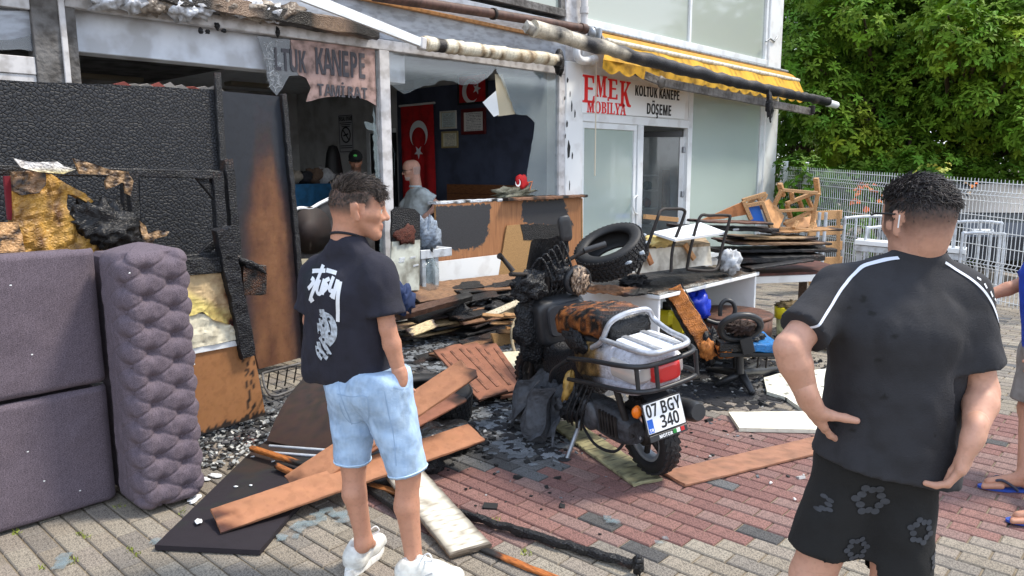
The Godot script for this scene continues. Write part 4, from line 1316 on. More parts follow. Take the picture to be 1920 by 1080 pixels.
	one("teal_sack", "teal plastic sack on the floor behind the open glass door", "sack", lump(Vector3(0.22, 0.36, 0.2), 44, 0.3, 10), mat(Color(0.12, 0.55, 0.52), 0.5), T_(Vector3(11.3, 0.62, -7.6)))
	var bt := thing("blue_crate", "blue plastic crate standing inside the shop doorway", "crate", Vector3(9.75, 0.15, -6.8))
	bar(bt, "body", Vector3(9.6, 0.14, -6.7), Vector3(9.98, 0.88, -7.0), M.galv)
	bar(bt, "lid", Vector3(9.57, 0.881, -6.67), Vector3(10.01, 0.96, -7.03), M.blue_bag, 0.02)
	stick(self_thing("pine_batten", "pale pine batten lying across the shop doorway", "batten", Vector3(10.1, 0.9, -6.3)), "batten", Z(1208, 406, -6.12), Z(1270, 412, -5.95), 0.06, 0.07, M.pine)
	var cb := thing("covered_crate", "crate under a dark crumpled blanket behind the pale shop pane", "crate", Vector3(11.9, 0.15, -6.9))
	bar(cb, "box", Z(1318, 362, -6.7), Z(1372, 430, -7.2), mat(Color(0.45, 0.36, 0.30), 0.8))
	put(cb, "blanket", lump(Vector3(0.50, 0.13, 0.3), 61, 0.4, 12, 2.2), mat(Color(0.17, 0.20, 0.23), 0.9, 0, M.t_mottle, V1 * 5), T_(Z(1342, 355, -6.9)))
	slab(cb, "plastic_sheet", pix(Z.bind(-6.6), [[1310, 370], [1322, 348], [1356, 386], [1330, 400], [1312, 398]]), 0.004, mat(Color(0.8, 0.8, 0.76), 0.5))
	one("patterned_curtain", "blue and white speckled curtain behind the closed glass door leaf", "curtain", sheet(func(u, v): return Vector3(8.2 + u * lerpf(0.32, 0.55, v), 1.62 - v * 1.45, -6.5 + 0.03 * sin(u * 20.0)), 20, 6), mat(Color(0.62, 0.69, 0.82), 0.9, 0, ramp_tex(noise_img(FastNoiseLite.TYPE_CELLULAR, 0.12, 8, 128), [[0.2, Color(0.35, 0.45, 0.65)], [0.5, Color(1, 1, 1)]]), V1 * 5))
func self_thing(a, b, c, p) -> Node3D: return thing(a, b, c, p)
func leaf_rosette(n: int, L: float, w: float, sd: int, droop := 0.35) -> ArrayMesh:
	var s := st_new()
	s.set_smooth_group(-1)
	var r := RandomNumberGenerator.new()
	r.seed = sd
	for i in n:
		var a := TAU * i / n + r.randf_range(-0.3, 0.3)
		var el := r.randf_range(-0.25, 0.75)
		var d := Vector3(cos(a) * cos(el), sin(el), sin(a) * cos(el))
		var side := d.cross(Vector3.UP).normalized() * w * r.randf_range(0.8, 1.2)
		var l := L * r.randf_range(0.7, 1.15)
		var m1 := d * l * 0.45
		var m2 := d * l * 0.8 - Vector3(0, l * droop * 0.25, 0)
		var tip := d * l - Vector3(0, l * droop * 0.5, 0)
		var fold := Vector3(0, w * 0.45, 0)
		for sg in [-1.0, 1.0]:
			var e1: Vector3 = m1 + side * sg + fold
			var e2: Vector3 = m2 + side * sg * 0.75 + fold * 0.6
			for v in [Vector3.ZERO, m1, e1, m1, e2, e1, m1, m2, e2, m2, tip, e2]: s.add_vertex(v)
	return done(s)
func leaf_mat(rf: float) -> StandardMaterial3D:
	var m := mat(Color.WHITE, rf, 0, null, Vector3.ONE, null, 1.0, true)
	m.backlight_enabled = true
	m.backlight = Color(0.25, 0.32, 0.06)
	m.metallic_specular = 0.25
	return m
func crown(parent, called, clumps: Array, mesh: Mesh, m, sd: int, inner := 0.45):
	var r := RandomNumberGenerator.new()
	r.seed = sd
	var xf := []
	var col := []
	for c in clumps:
		for i in c[3]:
			var d := Vector3(r.randfn(), r.randfn(), r.randfn()).normalized()
			var rad := lerpf(inner, 1.0, pow(r.randf(), 0.5))
			if r.randf() < 0.06: rad *= 1.18
			var p: Vector3 = c[0] + d * c[1] * rad
			var y := (d + Vector3(0, 0.9, 0)).normalized()
			var x := y.cross(Vector3(r.randfn(), r.randfn(), r.randfn())).normalized()
			var sc := r.randf_range(0.7, 1.25)
			xf.append(Transform3D(Basis(x, y, x.cross(y)).scaled(V1 * sc), p))
			var t: Color = c[2]
			var k := r.randf_range(0.7, 1.3)
			col.append(Color(t.r * k * r.randf_range(0.85, 1.2), t.g * k, t.b * k * r.randf_range(0.8, 1.2)))
	var mm := MultiMesh.new()
	mm.transform_format = MultiMesh.TRANSFORM_3D
	mm.use_colors = true
	mm.mesh = mesh
	mm.instance_count = xf.size()
	var inv := wt(parent).affine_inverse()
	for i in xf.size():
		mm.set_instance_transform(i, inv * xf[i])
		mm.set_instance_color(i, col[i])
	var o := MultiMeshInstance3D.new()
	o.name = called
	o.multimesh = mm
	o.material_override = m
	o.set_meta("kind", "stuff")
	parent.add_child(o, true)
	return o
func tree(label: String, base: Vector3, h: float, clumps: Array, mesh, sd: int, tr := 0.2):
	var t := thing("leafy_tree", label, "tree", base, "trees beyond the fence")
	var bark := mat(Color(0.33, 0.26, 0.20), 0.9, 0, M.t_grain, Vector3(4, 1, 4), M.n_fine, 0.8)
	var r := RandomNumberGenerator.new()
	r.seed = sd
	pipe(t, "trunk", curve([base - Vector3(0, 0.1, 0), base + Vector3(0.08, h * 0.35, 0), base + Vector3(-0.05, h * 0.7, 0.1), base + Vector3(0.05, h, 0)], 5), [tr * 1.25, tr, tr * 0.95, tr * 0.92, tr * 0.9, tr * 0.86, tr * 0.82, tr * 0.78, tr * 0.7, tr * 0.66, tr * 0.6, tr * 0.5, tr * 0.45, tr * 0.4, tr * 0.3, tr * 0.2], bark, 9)
	for c in clumps:
		var s0 := base + Vector3(0, h * r.randf_range(0.45, 0.9), 0)
		var mid: Vector3 = s0.lerp(c[0], 0.5) + Vector3(r.randfn() * 0.2, 0.15, r.randfn() * 0.2)
		pipe(t, "limb", curve([s0, mid, c[0]], 4), [tr * 0.42, tr * 0.4, tr * 0.36, tr * 0.32, tr * 0.28, tr * 0.24, tr * 0.2, tr * 0.16, tr * 0.1], bark, 6)
	crown(t, "crown", clumps, mesh, M.leaf, sd)
func beyond():
	var a := Vector3(14.2, 0, -6.1)
	var b := G(1990, 606)
	var fe := thing("mesh_fence", "white welded wire fence with folded mesh in front of the trees", "fence", a.lerp(b, 0.5))
	var L := a.distance_to(b)
	var dir := (b - a) / L
	var nrm := dir.cross(Vector3.UP).normalized()
	var hts := func(u: float) -> float: return lerpf(1.66, 1.46, u)
	var wire := mat(Color(0.86, 0.87, 0.87), 0.45)
	var nw := int(L / 0.062)
	var s := st_new()
	for i in nw + 1:
		var u := float(i) / nw
		var p := a + dir * L * u
		var h: float = hts.call(u)
		add_tube(s, [p + Vector3(0, 0.04, 0), p + Vector3(0, h * 0.30, 0), p + Vector3(0, h * 0.33, 0) + nrm * 0.03, p + Vector3(0, h * 0.36, 0), p + Vector3(0, h * 0.86, 0), p + Vector3(0, h * 0.89, 0) + nrm * 0.03, p + Vector3(0, h * 0.92, 0), p + Vector3(0, h + 0.03, 0)], 0.0042, 5)
	var o := put(fe, "upright_wires", done(s), wire)
	o.set_meta("kind", "stuff")
	for k in [0.06, 0.18, 0.30, 0.33, 0.36, 0.48, 0.6, 0.72, 0.84, 0.89, 0.92, 0.99]:
		var off: Vector3 = nrm * (0.035 if k in [0.33, 0.89] else 0.005)
		pipe(fe, "cross_wire", [a + Vector3(0, hts.call(0.0) * k, 0) + off, b + Vector3(0, hts.call(1.0) * k, 0) + off], 0.005, wire, 5)
	var k1 := a + dir * 1.05
	for e in [0.02, 0.135, 0.99]:
		var p: Vector3 = a + dir * L * e
		var h: float = hts.call(e) + (0.10 if e < 0.3 else 0.02)
		var po := put(fe, "post", box(Vector3(0.06, h, 0.06), 0.006), wire, Transform3D(Basis(Vector3.UP, atan2(-dir.z, dir.x)), p - nrm * 0.04 + Vector3(0, h * 0.5, 0)))
		put(po, "cap", box(Vector3(0.068, 0.02, 0.068), 0.006), wire, Transform3D(Basis(Vector3.UP, atan2(-dir.z, dir.x)), p - nrm * 0.04 + Vector3(0, h + 0.01, 0)))
	struct("yard_path", box(Vector3(40, 0.02, 30), 0), mat(Color(0.50, 0.46, 0.40), 0.95, 0, M.t_mottle, V1 * 0.6, M.n_speck, 1.0), Transform3D(Basis(Vector3.UP, -0.35), Vector3(34.6, -0.032, -8)))
	for i in 2:
		var c0 := a + dir * 0.4 - nrm * 0 + Vector3(2.5 + i * 1.6, 0, -0.6)
		stick(self, "kerb", c0 + Vector3(0, 0.06, 0), c0 + dir * 9.0 + Vector3(0, 0.06, 0), 0.2, 0.16, M.paver[3]).set_meta("kind", "structure")
	barrier(V(1580, 480, 10.4), V(1662, 478, 10.7), 390, "tubular steel hurdle with rounded corners standing beside the white bench")
	barrier(V(1783, 520, 9.6), V(1866, 532, 9.4), 415, "tubular steel hurdle with double top rail near the fence end")
	var bn_ := thing("white_bench", "low white plank bench behind the wire fence", "bench", V(1710, 520, 10.0))
	var s0 := V(1606, 452, 10.3)
	var s1 := V(1812, 470, 9.6)
	stick(bn_, "seat", s0, s1, 0.34, 0.06, M.white_clean)
	stick(bn_, "apron", s0 + Vector3(0, -0.08, 0), s1 + Vector3(0, -0.08, 0), 0.28, 0.08, M.galv)
	for e in [0.03, 0.35, 0.68, 0.97]:
		var p: Vector3 = s0.lerp(s1, e)
		stick(bn_, "leg", p + Vector3(0, -0.11, 0), Vector3(p.x, 0.0, p.z), 0.07, 0.07, M.galv)
	var bx := thing("slatted_crate", "pine slatted crate standing by fence behind the burnt boards", "crate", G(1556, 545))
	for i in 5:
		stick(bx, "slat", V(1516, 405 + i * 29, 9.9), V(1578, 402 + i * 29, 10.2), 0.03, 0.12, M.pine)
	for e in [1520, 1572]: stick(bx, "upright", V(e, 395, 10.15), V(e, 535, 10.15), 0.05, 0.05, M.pine)
	var dt := thing("tube_stand", "slim pair of pale steel tubes standing beside the board stack", "stand", G(1534, 546))
	for e in [1531, 1543]: pipe(dt, "tube", [V(e - 6, 545, 9.4), V(e + 6, 398, 9.4)], 0.02, M.galv, 8)
	pipe(dt, "cross_tube", [V(1530, 470, 9.4), V(1540, 470, 9.4)], 0.012, M.galv, 6)
	car()
	M.leaf = leaf_mat(0.6)
	var ros := leaf_rosette(9, 0.165, 0.027, 3)
	var ros2 := leaf_rosette(9, 0.14, 0.025, 4)
	var bright := Color(0.115, 0.215, 0.018)  # leaf tones hold some sunlit and shaded contrast, besides random variation
	var fresh := Color(0.19, 0.285, 0.024)  # yellow green young growth, lightened further like sunlit clumps
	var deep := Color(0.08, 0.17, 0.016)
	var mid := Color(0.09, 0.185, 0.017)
	var r := RandomNumberGenerator.new()
	r.seed = 14
	var cl := []
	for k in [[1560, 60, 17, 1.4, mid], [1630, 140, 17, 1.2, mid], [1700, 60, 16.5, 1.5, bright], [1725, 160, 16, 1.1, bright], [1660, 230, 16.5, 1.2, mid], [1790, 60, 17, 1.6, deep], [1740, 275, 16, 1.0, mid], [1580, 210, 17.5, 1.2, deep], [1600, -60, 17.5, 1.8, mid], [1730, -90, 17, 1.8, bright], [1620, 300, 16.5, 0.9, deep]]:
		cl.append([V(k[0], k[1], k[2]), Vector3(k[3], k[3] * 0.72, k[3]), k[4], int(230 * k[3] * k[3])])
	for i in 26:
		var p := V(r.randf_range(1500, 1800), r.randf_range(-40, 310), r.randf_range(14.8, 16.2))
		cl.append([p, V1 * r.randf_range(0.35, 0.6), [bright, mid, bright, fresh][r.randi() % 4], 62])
	var tb := V(1700, 330, 17.5)
	tree("broad dark green tree whose crown reaches over the building corner", Vector3(tb.x, 0, tb.z), 3.4, cl, ros, 5, 0.2)
	cl = []
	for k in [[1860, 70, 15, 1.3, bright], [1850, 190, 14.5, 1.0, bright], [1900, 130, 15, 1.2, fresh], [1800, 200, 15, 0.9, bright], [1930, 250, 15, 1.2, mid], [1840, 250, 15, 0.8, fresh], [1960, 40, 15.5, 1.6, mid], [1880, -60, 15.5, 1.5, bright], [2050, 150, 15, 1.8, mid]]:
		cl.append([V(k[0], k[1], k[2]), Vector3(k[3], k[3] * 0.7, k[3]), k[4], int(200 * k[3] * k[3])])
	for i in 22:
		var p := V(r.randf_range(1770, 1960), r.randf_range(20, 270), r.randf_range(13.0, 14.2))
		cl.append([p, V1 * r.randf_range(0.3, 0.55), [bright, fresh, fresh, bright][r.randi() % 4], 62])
	tb = V(1826, 330, 15.4)
	tree("tree with fresh yellow green leaf rosettes and a bare lower trunk", Vector3(tb.x, 0, tb.z), 3.2, cl, ros2, 6, 0.17)
	cl = []
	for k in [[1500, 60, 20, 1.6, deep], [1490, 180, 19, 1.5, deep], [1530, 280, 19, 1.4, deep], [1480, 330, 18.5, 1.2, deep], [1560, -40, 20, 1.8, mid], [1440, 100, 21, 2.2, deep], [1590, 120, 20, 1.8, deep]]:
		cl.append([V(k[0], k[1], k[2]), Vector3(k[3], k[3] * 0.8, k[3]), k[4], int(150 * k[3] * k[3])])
	tb = V(1505, 330, 19.5)
	tree("dense shady tree close behind the corner pillar of the building", Vector3(tb.x, 0, tb.z), 4.2, cl, ros, 7, 0.22)
	cl = []
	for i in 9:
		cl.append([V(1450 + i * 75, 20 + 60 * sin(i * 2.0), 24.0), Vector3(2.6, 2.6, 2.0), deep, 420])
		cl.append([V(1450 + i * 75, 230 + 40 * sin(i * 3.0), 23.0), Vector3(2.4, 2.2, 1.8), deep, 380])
	tb = V(1700, 330, 24)
	tree("tall dark tree mass farther behind, filling the gaps between crowns", Vector3(tb.x, 0, tb.z), 5.0, cl, ros, 8, 0.3)
	tree("street tree across the yard, mirrored in the glass doors", Vector3(25, 0, 4), 3.0, [[Vector3(25, 4.2, 4), Vector3(2, 1.8, 2), mid, 420], [Vector3(26.5, 3.2, 5), Vector3(1.6, 1.4, 1.6), bright, 260]], ros, 30)
	tree("street tree beside the beige house across the yard", Vector3(33, 0, 11), 3.0, [[Vector3(33, 4.4, 11), Vector3(2.4, 2.2, 2.4), mid, 500]], ros, 31)
	var ho := thing("beige_house", "beige house across the yard, mirrored in the shop panes", "house", Vector3(34, 0, 20))
	bar(ho, "wall", Vector3(24, 0, 18), Vector3(44, 6, 24), mat(Color(0.78, 0.70, 0.58), 0.9, 0, M.t_mottle, Vector3.ONE))
	bar(ho, "roof", Vector3(23.6, 6.01, 17.6), Vector3(44.4, 6.4, 24.4), M.rust_pipe)
	for i in 10: bar(ho, "window", Vector3(25 + (i % 5) * 4, 1.0 + 2.8 * (i / 5), 17.96), Vector3(26.4 + (i % 5) * 4, 2.4 + 2.8 * (i / 5), 17.99), M.plastic)
	cl = []
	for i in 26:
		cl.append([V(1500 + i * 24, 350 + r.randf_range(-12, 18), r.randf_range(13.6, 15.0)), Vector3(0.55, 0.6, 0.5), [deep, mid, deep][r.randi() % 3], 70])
	var he := thing("dark_hedge", "dark leafy hedge growing along the back of wire fence", "hedge", V(1700, 420, 14.3))
	crown(he, "foliage", cl, leaf_rosette(8, 0.13, 0.028, 9), M.leaf, 9)
	var fl := [[1622, 375, Color(0.75, 0.20, 0.04), "orange red"], [1832, 372, Color(0.80, 0.24, 0.05), "orange"], [1890, 395, Color(0.70, 0.68, 0.66), "white"], [1800, 375, Color(0.62, 0.42, 0.30), "apricot"], [1915, 385, Color(0.62, 0.66, 0.75), "pale bluish"], [1752, 330, Color(0.55, 0.55, 0.12), "yellow green"]]
	for k in fl:
		var c := V(k[0], k[1], 12.6)
		var sb := thing("flowering_shrub", "%s flowering shrub in the bed behind the fence" % k[3], "shrub", Vector3(c.x, 0, c.z), "flowering shrubs")
		pipe(sb, "stem", [Vector3(c.x, -0.02, c.z), c - Vector3(0.05, 0.25, 0), c], [0.025, 0.018, 0.01], M.rust_pipe, 6)
		crown(sb, "foliage", [[c - Vector3(0, 0.45, 0), Vector3(0.35, 0.65, 0.3), mid, 110]], leaf_rosette(7, 0.09, 0.02, 11), M.leaf, 20 + k[0], 0.2)
		crown(sb, "blossoms", [[c, Vector3(0.33, 0.3, 0.3), k[2], 26]], leaf_rosette(6, 0.05, 0.024, 12, 0.1), M.leaf, 40 + k[0], 0.6)
func barrier(p0: Vector3, p1: Vector3, topy: float, label: String):
	var t := thing("steel_hurdle", label, "hurdle", Vector3(p0.x, 0, p0.z))
	p0.y = 0
	p1.y = 0
	var h := 0.98
	var d := (p1 - p0)
	var n := d.normalized().cross(Vector3.UP)
	pipe(t, "outer_frame", curve([p0, p0 + Vector3(0, h * 0.9, 0), p0 + Vector3(0, h, 0) + d * 0.08, p1 + Vector3(0, h, 0) - d * 0.08, p1 + Vector3(0, h * 0.9, 0), p1], 5), 0.021, M.galv, 8)
	pipe(t, "inner_frame", curve([p0 + d * 0.1 + n * 0.3, p0 + d * 0.1 + n * 0.3 + Vector3(0, h * 0.8, 0), p0 + d * 0.2 + n * 0.3 + Vector3(0, h * 0.88, 0), p1 - d * 0.1 + n * 0.3 + Vector3(0, h * 0.88, 0), p1 + n * 0.3 + Vector3(0, h * 0.8, 0), p1 + n * 0.3], 5), 0.019, M.galv, 8)
	for e in [0.25, 0.55, 0.8]: pipe(t, "bar", [p0 + d * e + Vector3(0, 0.12, 0), p0 + d * e + Vector3(0, h, 0)], 0.014, M.galv, 6)
	pipe(t, "lower_rail", [p0 + Vector3(0, 0.15, 0), p1 + Vector3(0, 0.15, 0)], 0.016, M.galv, 6)
func car():
	var c := V(1800, 470, 13.0)
	var t := thing("parked_car", "dark grey car parked among the shrubs beyond the wire fence", "car", Vector3(c.x, 0, c.z))
	var B := Basis(Vector3.UP, 0.6)
	var o := Vector3(c.x, 0, c.z)
	var xf := Transform3D(B, o)
	var body := mat(Color(0.22, 0.24, 0.27), 0.25, 0.3)
	var s := st_new()
	var prof := PackedVector2Array([Vector2(-2.0, 0.3), Vector2(-2.05, 0.65), Vector2(-1.9, 0.85), Vector2(-1.0, 0.95), Vector2(1.6, 0.95), Vector2(2.0, 0.8), Vector2(2.05, 0.4), Vector2(1.95, 0.28)])
	add_prism(s, prof, 1.6, Transform3D.IDENTITY, true)
	put(t, "body", done(s), body, xf)
	s = st_new()
	add_prism(s, PackedVector2Array([Vector2(-1.1, 0.95), Vector2(-0.45, 1.38), Vector2(0.9, 1.4), Vector2(1.6, 0.95)]), 1.4, Transform3D.IDENTITY, true)
	put(t, "cabin", done(s), body, xf)
	for sg in [-1.0, 1.0]:
		s = st_new()
		add_prism(s, PackedVector2Array([Vector2(-0.9, 0.99), Vector2(-0.4, 1.32), Vector2(0.2, 1.33), Vector2(0.2, 0.99)]), 0.01, T_(Vector3(0, 0, 0.71 * sg)), true)
		put(t, "window", done(s), M.black, xf)
		s = st_new()
		add_prism(s, PackedVector2Array([Vector2(0.28, 0.99), Vector2(0.28, 1.33), Vector2(0.85, 1.33), Vector2(1.35, 0.99)]), 0.01, T_(Vector3(0, 0, 0.71 * sg)), true)
		put(t, "window", done(s), M.black, xf)
		for e in [-1.3, 1.3]:
			var w := put(t, "wheel", lathe([Vector2(0.0, -0.09), Vector2(0.26, -0.1), Vector2(0.31, -0.06), Vector2(0.31, 0.06), Vector2(0.26, 0.1), Vector2(0.0, 0.09)], 20), M.rubber, xf * Transform3D(Basis(Vector3.RIGHT, PI / 2), Vector3(e, 0.28, 0.75 * sg)))
			put(w, "rim", lathe([Vector2(0.0, -0.115), Vector2(0.19, -0.11), Vector2(0.2, 0.11), Vector2(0.0, 0.115)], 16), M.steel, xf * Transform3D(Basis(Vector3.RIGHT, PI / 2), Vector3(e, 0.28, 0.75 * sg)))
		put(t, "headlight", box(Vector3(0.06, 0.12, 0.3), 0.03), M.white_clean, xf * T_(Vector3(-2.0, 0.7, 0.55 * sg)))
func plank(called, label, category, a: Vector3, b: Vector3, w: float, t: float, hint: Vector3, burn: Callable, m, sd: int, group := "", rag := 0.015, nx := 22, amp := 0.0015) -> MeshInstance3D:
	return one(called, label, category, rough(a.distance_to(b), w, t, sd, burn, nx, rag, amp, 5), m, along(a, b, hint), group)
func burn_ends(c: Color, e0: float, e1: float, sd: int, dark := Color(0.012, 0.012, 0.013), brown := Color(0.09, 0.035, 0.018)) -> Callable:
	var n := FastNoiseLite.new()
	n.seed = sd
	n.frequency = 1.0
	return func(u, v, top):
		var k := n.get_noise_2d(u * 4.0, v * 0.8) * 0.12 + n.get_noise_2d(u * 14.0, v * 3.0) * 0.04
		var base := c * (1.0 + 0.25 * n.get_noise_2d(u * 9.0 + 30.0, v))
		base.a = 1.0
		var d: float = max(e0 - u, u - (1.0 - e1)) + k
		if not top: d += 0.1
		if d > 0.0: base = base.lerp(brown, clampf(d * 14.0, 0, 1)).lerp(dark, clampf(d * 11.0 - 0.5, 0, 1))
		return base
func left_pile():
	var fab := mat(Color(0.475, 0.425, 0.465), 0.95, 0, ramp_tex(noise_img(FastNoiseLite.TYPE_VALUE, 0.45, 19, 256, 2), [[0.2, Color(0.42, 0.42, 0.43)], [0.5, Color(0.86, 0.86, 0.86)], [0.8, Color(1, 1, 1)]]), Vector3(7, 7, 7), M.n_speck, 0.8)
	var so := thing("upholstered_sofa", "purple grey fabric sofa stood on end with button tufted arm", "sofa", G(180, 965))
	var zf := -4.0
	var yT := Z(100, 471, zf).y
	var yM := Z(110, 735, zf).y
	var xr := G(222, 941).x
	for e in [[0.015, yM - 0.008, 1], [yM + 0.008, yT, 2]]:
		var y0: float = e[0]
		var y1: float = e[1]
		var nz := FastNoiseLite.new()
		nz.seed = 20 + e[2]
		nz.frequency = 1.6
		var S := func(u: float, v: float) -> Vector3:
			var x := lerpf(-0.5, xr, u)
			var y := lerpf(y0, y1, v)
			var ex: float = min((xr - x), 0.025) / 0.025
			var ey: float = min(min(y - y0, y1 - y), 0.025) / 0.025
			var rd := (1.0 - sqrt(clampf(1.0 - pow(1.0 - ex, 2.0), 0, 1))) + (1.0 - sqrt(clampf(1.0 - pow(1.0 - ey, 2.0), 0, 1)))
			return Vector3(x, y, zf + 0.02 - 0.025 * rd + 0.01 * nz.get_noise_2d(x * 2.0, y * 2.0))
		put(so, "seat_panel", sheet(S, 60, 40), fab)
		bar(so, "seat_core", Vector3(-0.5, y0 + 0.02, zf - 0.04), Vector3(xr - 0.01, y1 - 0.02, zf - 0.3), fab, 0.02)
	var ax := xr + 0.17
	var az := -3.83
	var aT := Z(270, 468, -3.75).y
	var btn := []
	for i in 11:
		for e in [-0.18, -0.06, 0.06, 0.18]: btn.append(Vector2(0.39 + e, (0.03 if e in [-0.06, 0.18] else 0.096) + i * 0.132))
	var nz2 := FastNoiseLite.new()
	nz2.seed = 5
	nz2.frequency = 6.0
	var sec := func(u: float, y: float) -> Array:
		var sl := u * 0.78
		var rc := 0.07
		if sl < 0.19: return [Vector3(ax - 0.16, y, az - 0.10 + sl), Vector3.LEFT]
		if sl > 0.59: return [Vector3(ax + 0.16, y, az + 0.09 - (sl - 0.59)), Vector3.RIGHT]
		if sl < 0.30:
			var a := (sl - 0.19) / 0.11 * PI * 0.5
			return [Vector3(ax - 0.09 - cos(a) * rc, y, az + 0.09 + sin(a) * rc), Vector3(-cos(a), 0, sin(a))]
		if sl > 0.48:
			var a := (0.59 - sl) / 0.11 * PI * 0.5
			return [Vector3(ax + 0.09 + cos(a) * rc, y, az + 0.09 + sin(a) * rc), Vector3(cos(a), 0, sin(a))]
		return [Vector3(ax - 0.09 + (sl - 0.30), y, az + 0.16), Vector3.BACK]
	var AS := func(u: float, v: float) -> Vector3:
		var y: float = lerpf(0.02, aT, v)
		var q: Array = sec.call(u, y)
		var dd := 0.0
		var P := Vector2(u * 0.78, y)
		for b in btn:
			var du: float = P.x - b.x
			var dy: float = P.y - b.y
			if absf(dy) > 0.16 or absf(du) > 0.25: continue
			dd += 0.034 * exp(-(du * du + dy * dy) / 0.0009)
			for sg in [-1.0, 1.0]:
				var along_ := absf(du) / 0.12
				if along_ < 1.0:
					var off: float = dy - sg * along_ * 0.066
					dd += 0.0045 * exp(-(off * off) / 0.00004) * (1.0 - absf(along_ - 0.5))
		var edge: float = min(y - 0.02, aT - y)
		var rd2 := 0.06 * (1.0 - sqrt(clampf(1.0 - pow(1.0 - clampf(edge / 0.07, 0, 1), 2.0), 0, 1)))
		return q[0] - q[1] * (dd + rd2) + q[1] * (0.006 * nz2.get_noise_2d(u * 3.0, y * 1.2) + 0.012)
	var arm := put(so, "arm", sheet(AS, 84, 200), fab)
	put(arm, "arm_top", sheet(func(u: float, v: float) -> Vector3:
		var c: Vector3 = AS.call(u, 1.0)
		return c.lerp(Vector3(ax, aT + 0.015, az - 0.05), v) + Vector3(0, 0.012 * sin(v * PI * 0.5), 0), 40, 6), fab)
	bar(arm, "arm_core", Vector3(ax - 0.13, 0.02, az - 0.02), Vector3(ax + 0.13, aT - 0.03, az - 0.35), fab, 0.02)
	var bm := lathe([Vector2(0, -0.006), Vector2(0.012, -0.004), Vector2(0.014, 0.0), Vector2(0.01, 0.006), Vector2(0, 0.008)], 10)
	for b in btn:
		if b.y > aT - 0.05: continue
		var p: Vector3 = AS.call(b.x / 0.78, (b.y - 0.02) / (aT - 0.02))
		var q: Array = sec.call(b.x / 0.78, b.y)
		put(arm, "button", bm, fab, Transform3D(along(Vector3.ZERO, q[1]).basis * Basis(Vector3.BACK, -PI / 2), p + q[1] * 0.002))
	for k in [[52, 847], [83, 902], [243, 512], [20, 535], [60, 665], [150, 1000 - 80]]:
		put(so, "paint_fleck", lump(Vector3(0.005, 0.003, 0.0015), k[0], 0.5, 5), M.white_clean, T_(Z(k[0], k[1], zf + 0.022) if k[0] < 215 else Z(k[0], k[1], -3.66)))
	var gz := -4.45
	var fr := thing("gutted_seat_frame", "gutted seat frame with scorched yellow foam and black charred rails", "seat frame", Z(200, 470, gz))
	var cb := func(p0, p1, w, t, sd, c = Color(0.014, 0.014, 0.016)):
		put(fr, "rail", rough(p0.distance_to(p1), w, t, sd, burn_ends(c, 0.0, 0.0, sd), 20, 0.02, 0.004), M.char_vc, along(p0, p1, Vector3.BACK))
	cb.call(Z(-30, 318, gz), Z(412, 328, gz - 0.1), 0.05, 0.05, 1)
	cb.call(Z(247, 322, gz + 0.02), Z(254, 480, gz + 0.02), 0.05, 0.06, 2)
	cb.call(Z(404, 322, gz - 0.1), Z(432, 640, gz - 0.1), 0.07, 0.06, 3)
	cb.call(Z(425, 300, gz - 0.14), Z(456, 640, gz - 0.14), 0.06, 0.07, 13)
	cb.call(Z(340, 486, gz - 0.08), Z(436, 478, gz - 0.08), 0.05, 0.03, 4)
	cb.call(Z(372, 330, gz - 0.1), Z(414, 380, gz - 0.1), 0.05, 0.03, 5)
	cb.call(Z(378, 478, gz - 0.1), Z(418, 440, gz - 0.1), 0.05, 0.03, 6)
	cb.call(Z(234, 330, gz - 0.1), Z(242, 470, gz - 0.1), 0.05, 0.05, 7)
	var nf := FastNoiseLite.new()
	nf.seed = 9
	nf.frequency = 3.0
	var foam_out := [[24, 330], [60, 322], [96, 326], [128, 346], [158, 362], [175, 378], [168, 382], [140, 366], [128, 364], [126, 392], [146, 414], [176, 440], [212, 458], [216, 474], [22, 474], [26, 400]]
	var fo := grid_slab(fr, "foam_block", pix(Z.bind(gz + 0.08), foam_out), 0.09, func(p: Vector3) -> Color:
		var k := nf.get_noise_3d(p.x * 3.0, p.y * 1.2, 0) + 0.5 * nf.get_noise_3d(p.x * 11.0, p.y * 6.0, 4)
		return lin(0.80, 0.61, 0.28).lerp(lin(0.38, 0.25, 0.12), clampf(k * 1.3 + 0.35, 0, 1)), 0.018, 0.022)
	grid_slab(fr, "charred_cloth", pix(Z.bind(gz + 0.12), [[22, 322], [84, 318], [86, 345], [72, 362], [40, 366], [26, 358]]), 0.03, func(p: Vector3) -> Color:
		return lin(0.52, 0.40, 0.28).lerp(lin(0.10, 0.08, 0.07), clampf(0.5 + 2.5 * nf.get_noise_3d(p.x * 5.0, p.y * 9.0, 1), 0, 1)), 0.014, 0.02)
	grid_slab(fr, "torn_cover", pix(Z.bind(gz + 0.16), [[26, 297], [60, 304], [108, 303], [120, 312], [142, 318], [118, 326], [70, 322], [40, 314]]), 0.012, func(p: Vector3) -> Color: return lin(0.88, 0.86, 0.84).lerp(lin(0.85, 0.78, 0.5), clampf((Z(100, 314, gz).y - p.y) * 30.0, 0, 1)), 0.016, 0.012)
	grid_slab(fr, "burnt_rag", pix(Z.bind(gz + 0.14), [[138, 297], [170, 306], [205, 318], [240, 322], [250, 340], [246, 368], [236, 362], [232, 340], [214, 350], [200, 355], [198, 340], [205, 328], [150, 326]]), 0.02, func(p: Vector3) -> Color:
		return lin(0.72, 0.58, 0.42).lerp(lin(0.17, 0.12, 0.09), clampf(0.45 + 2.2 * nf.get_noise_3d(p.x * 6.0, p.y * 6.0, 3), 0, 1)), 0.012, 0.016)
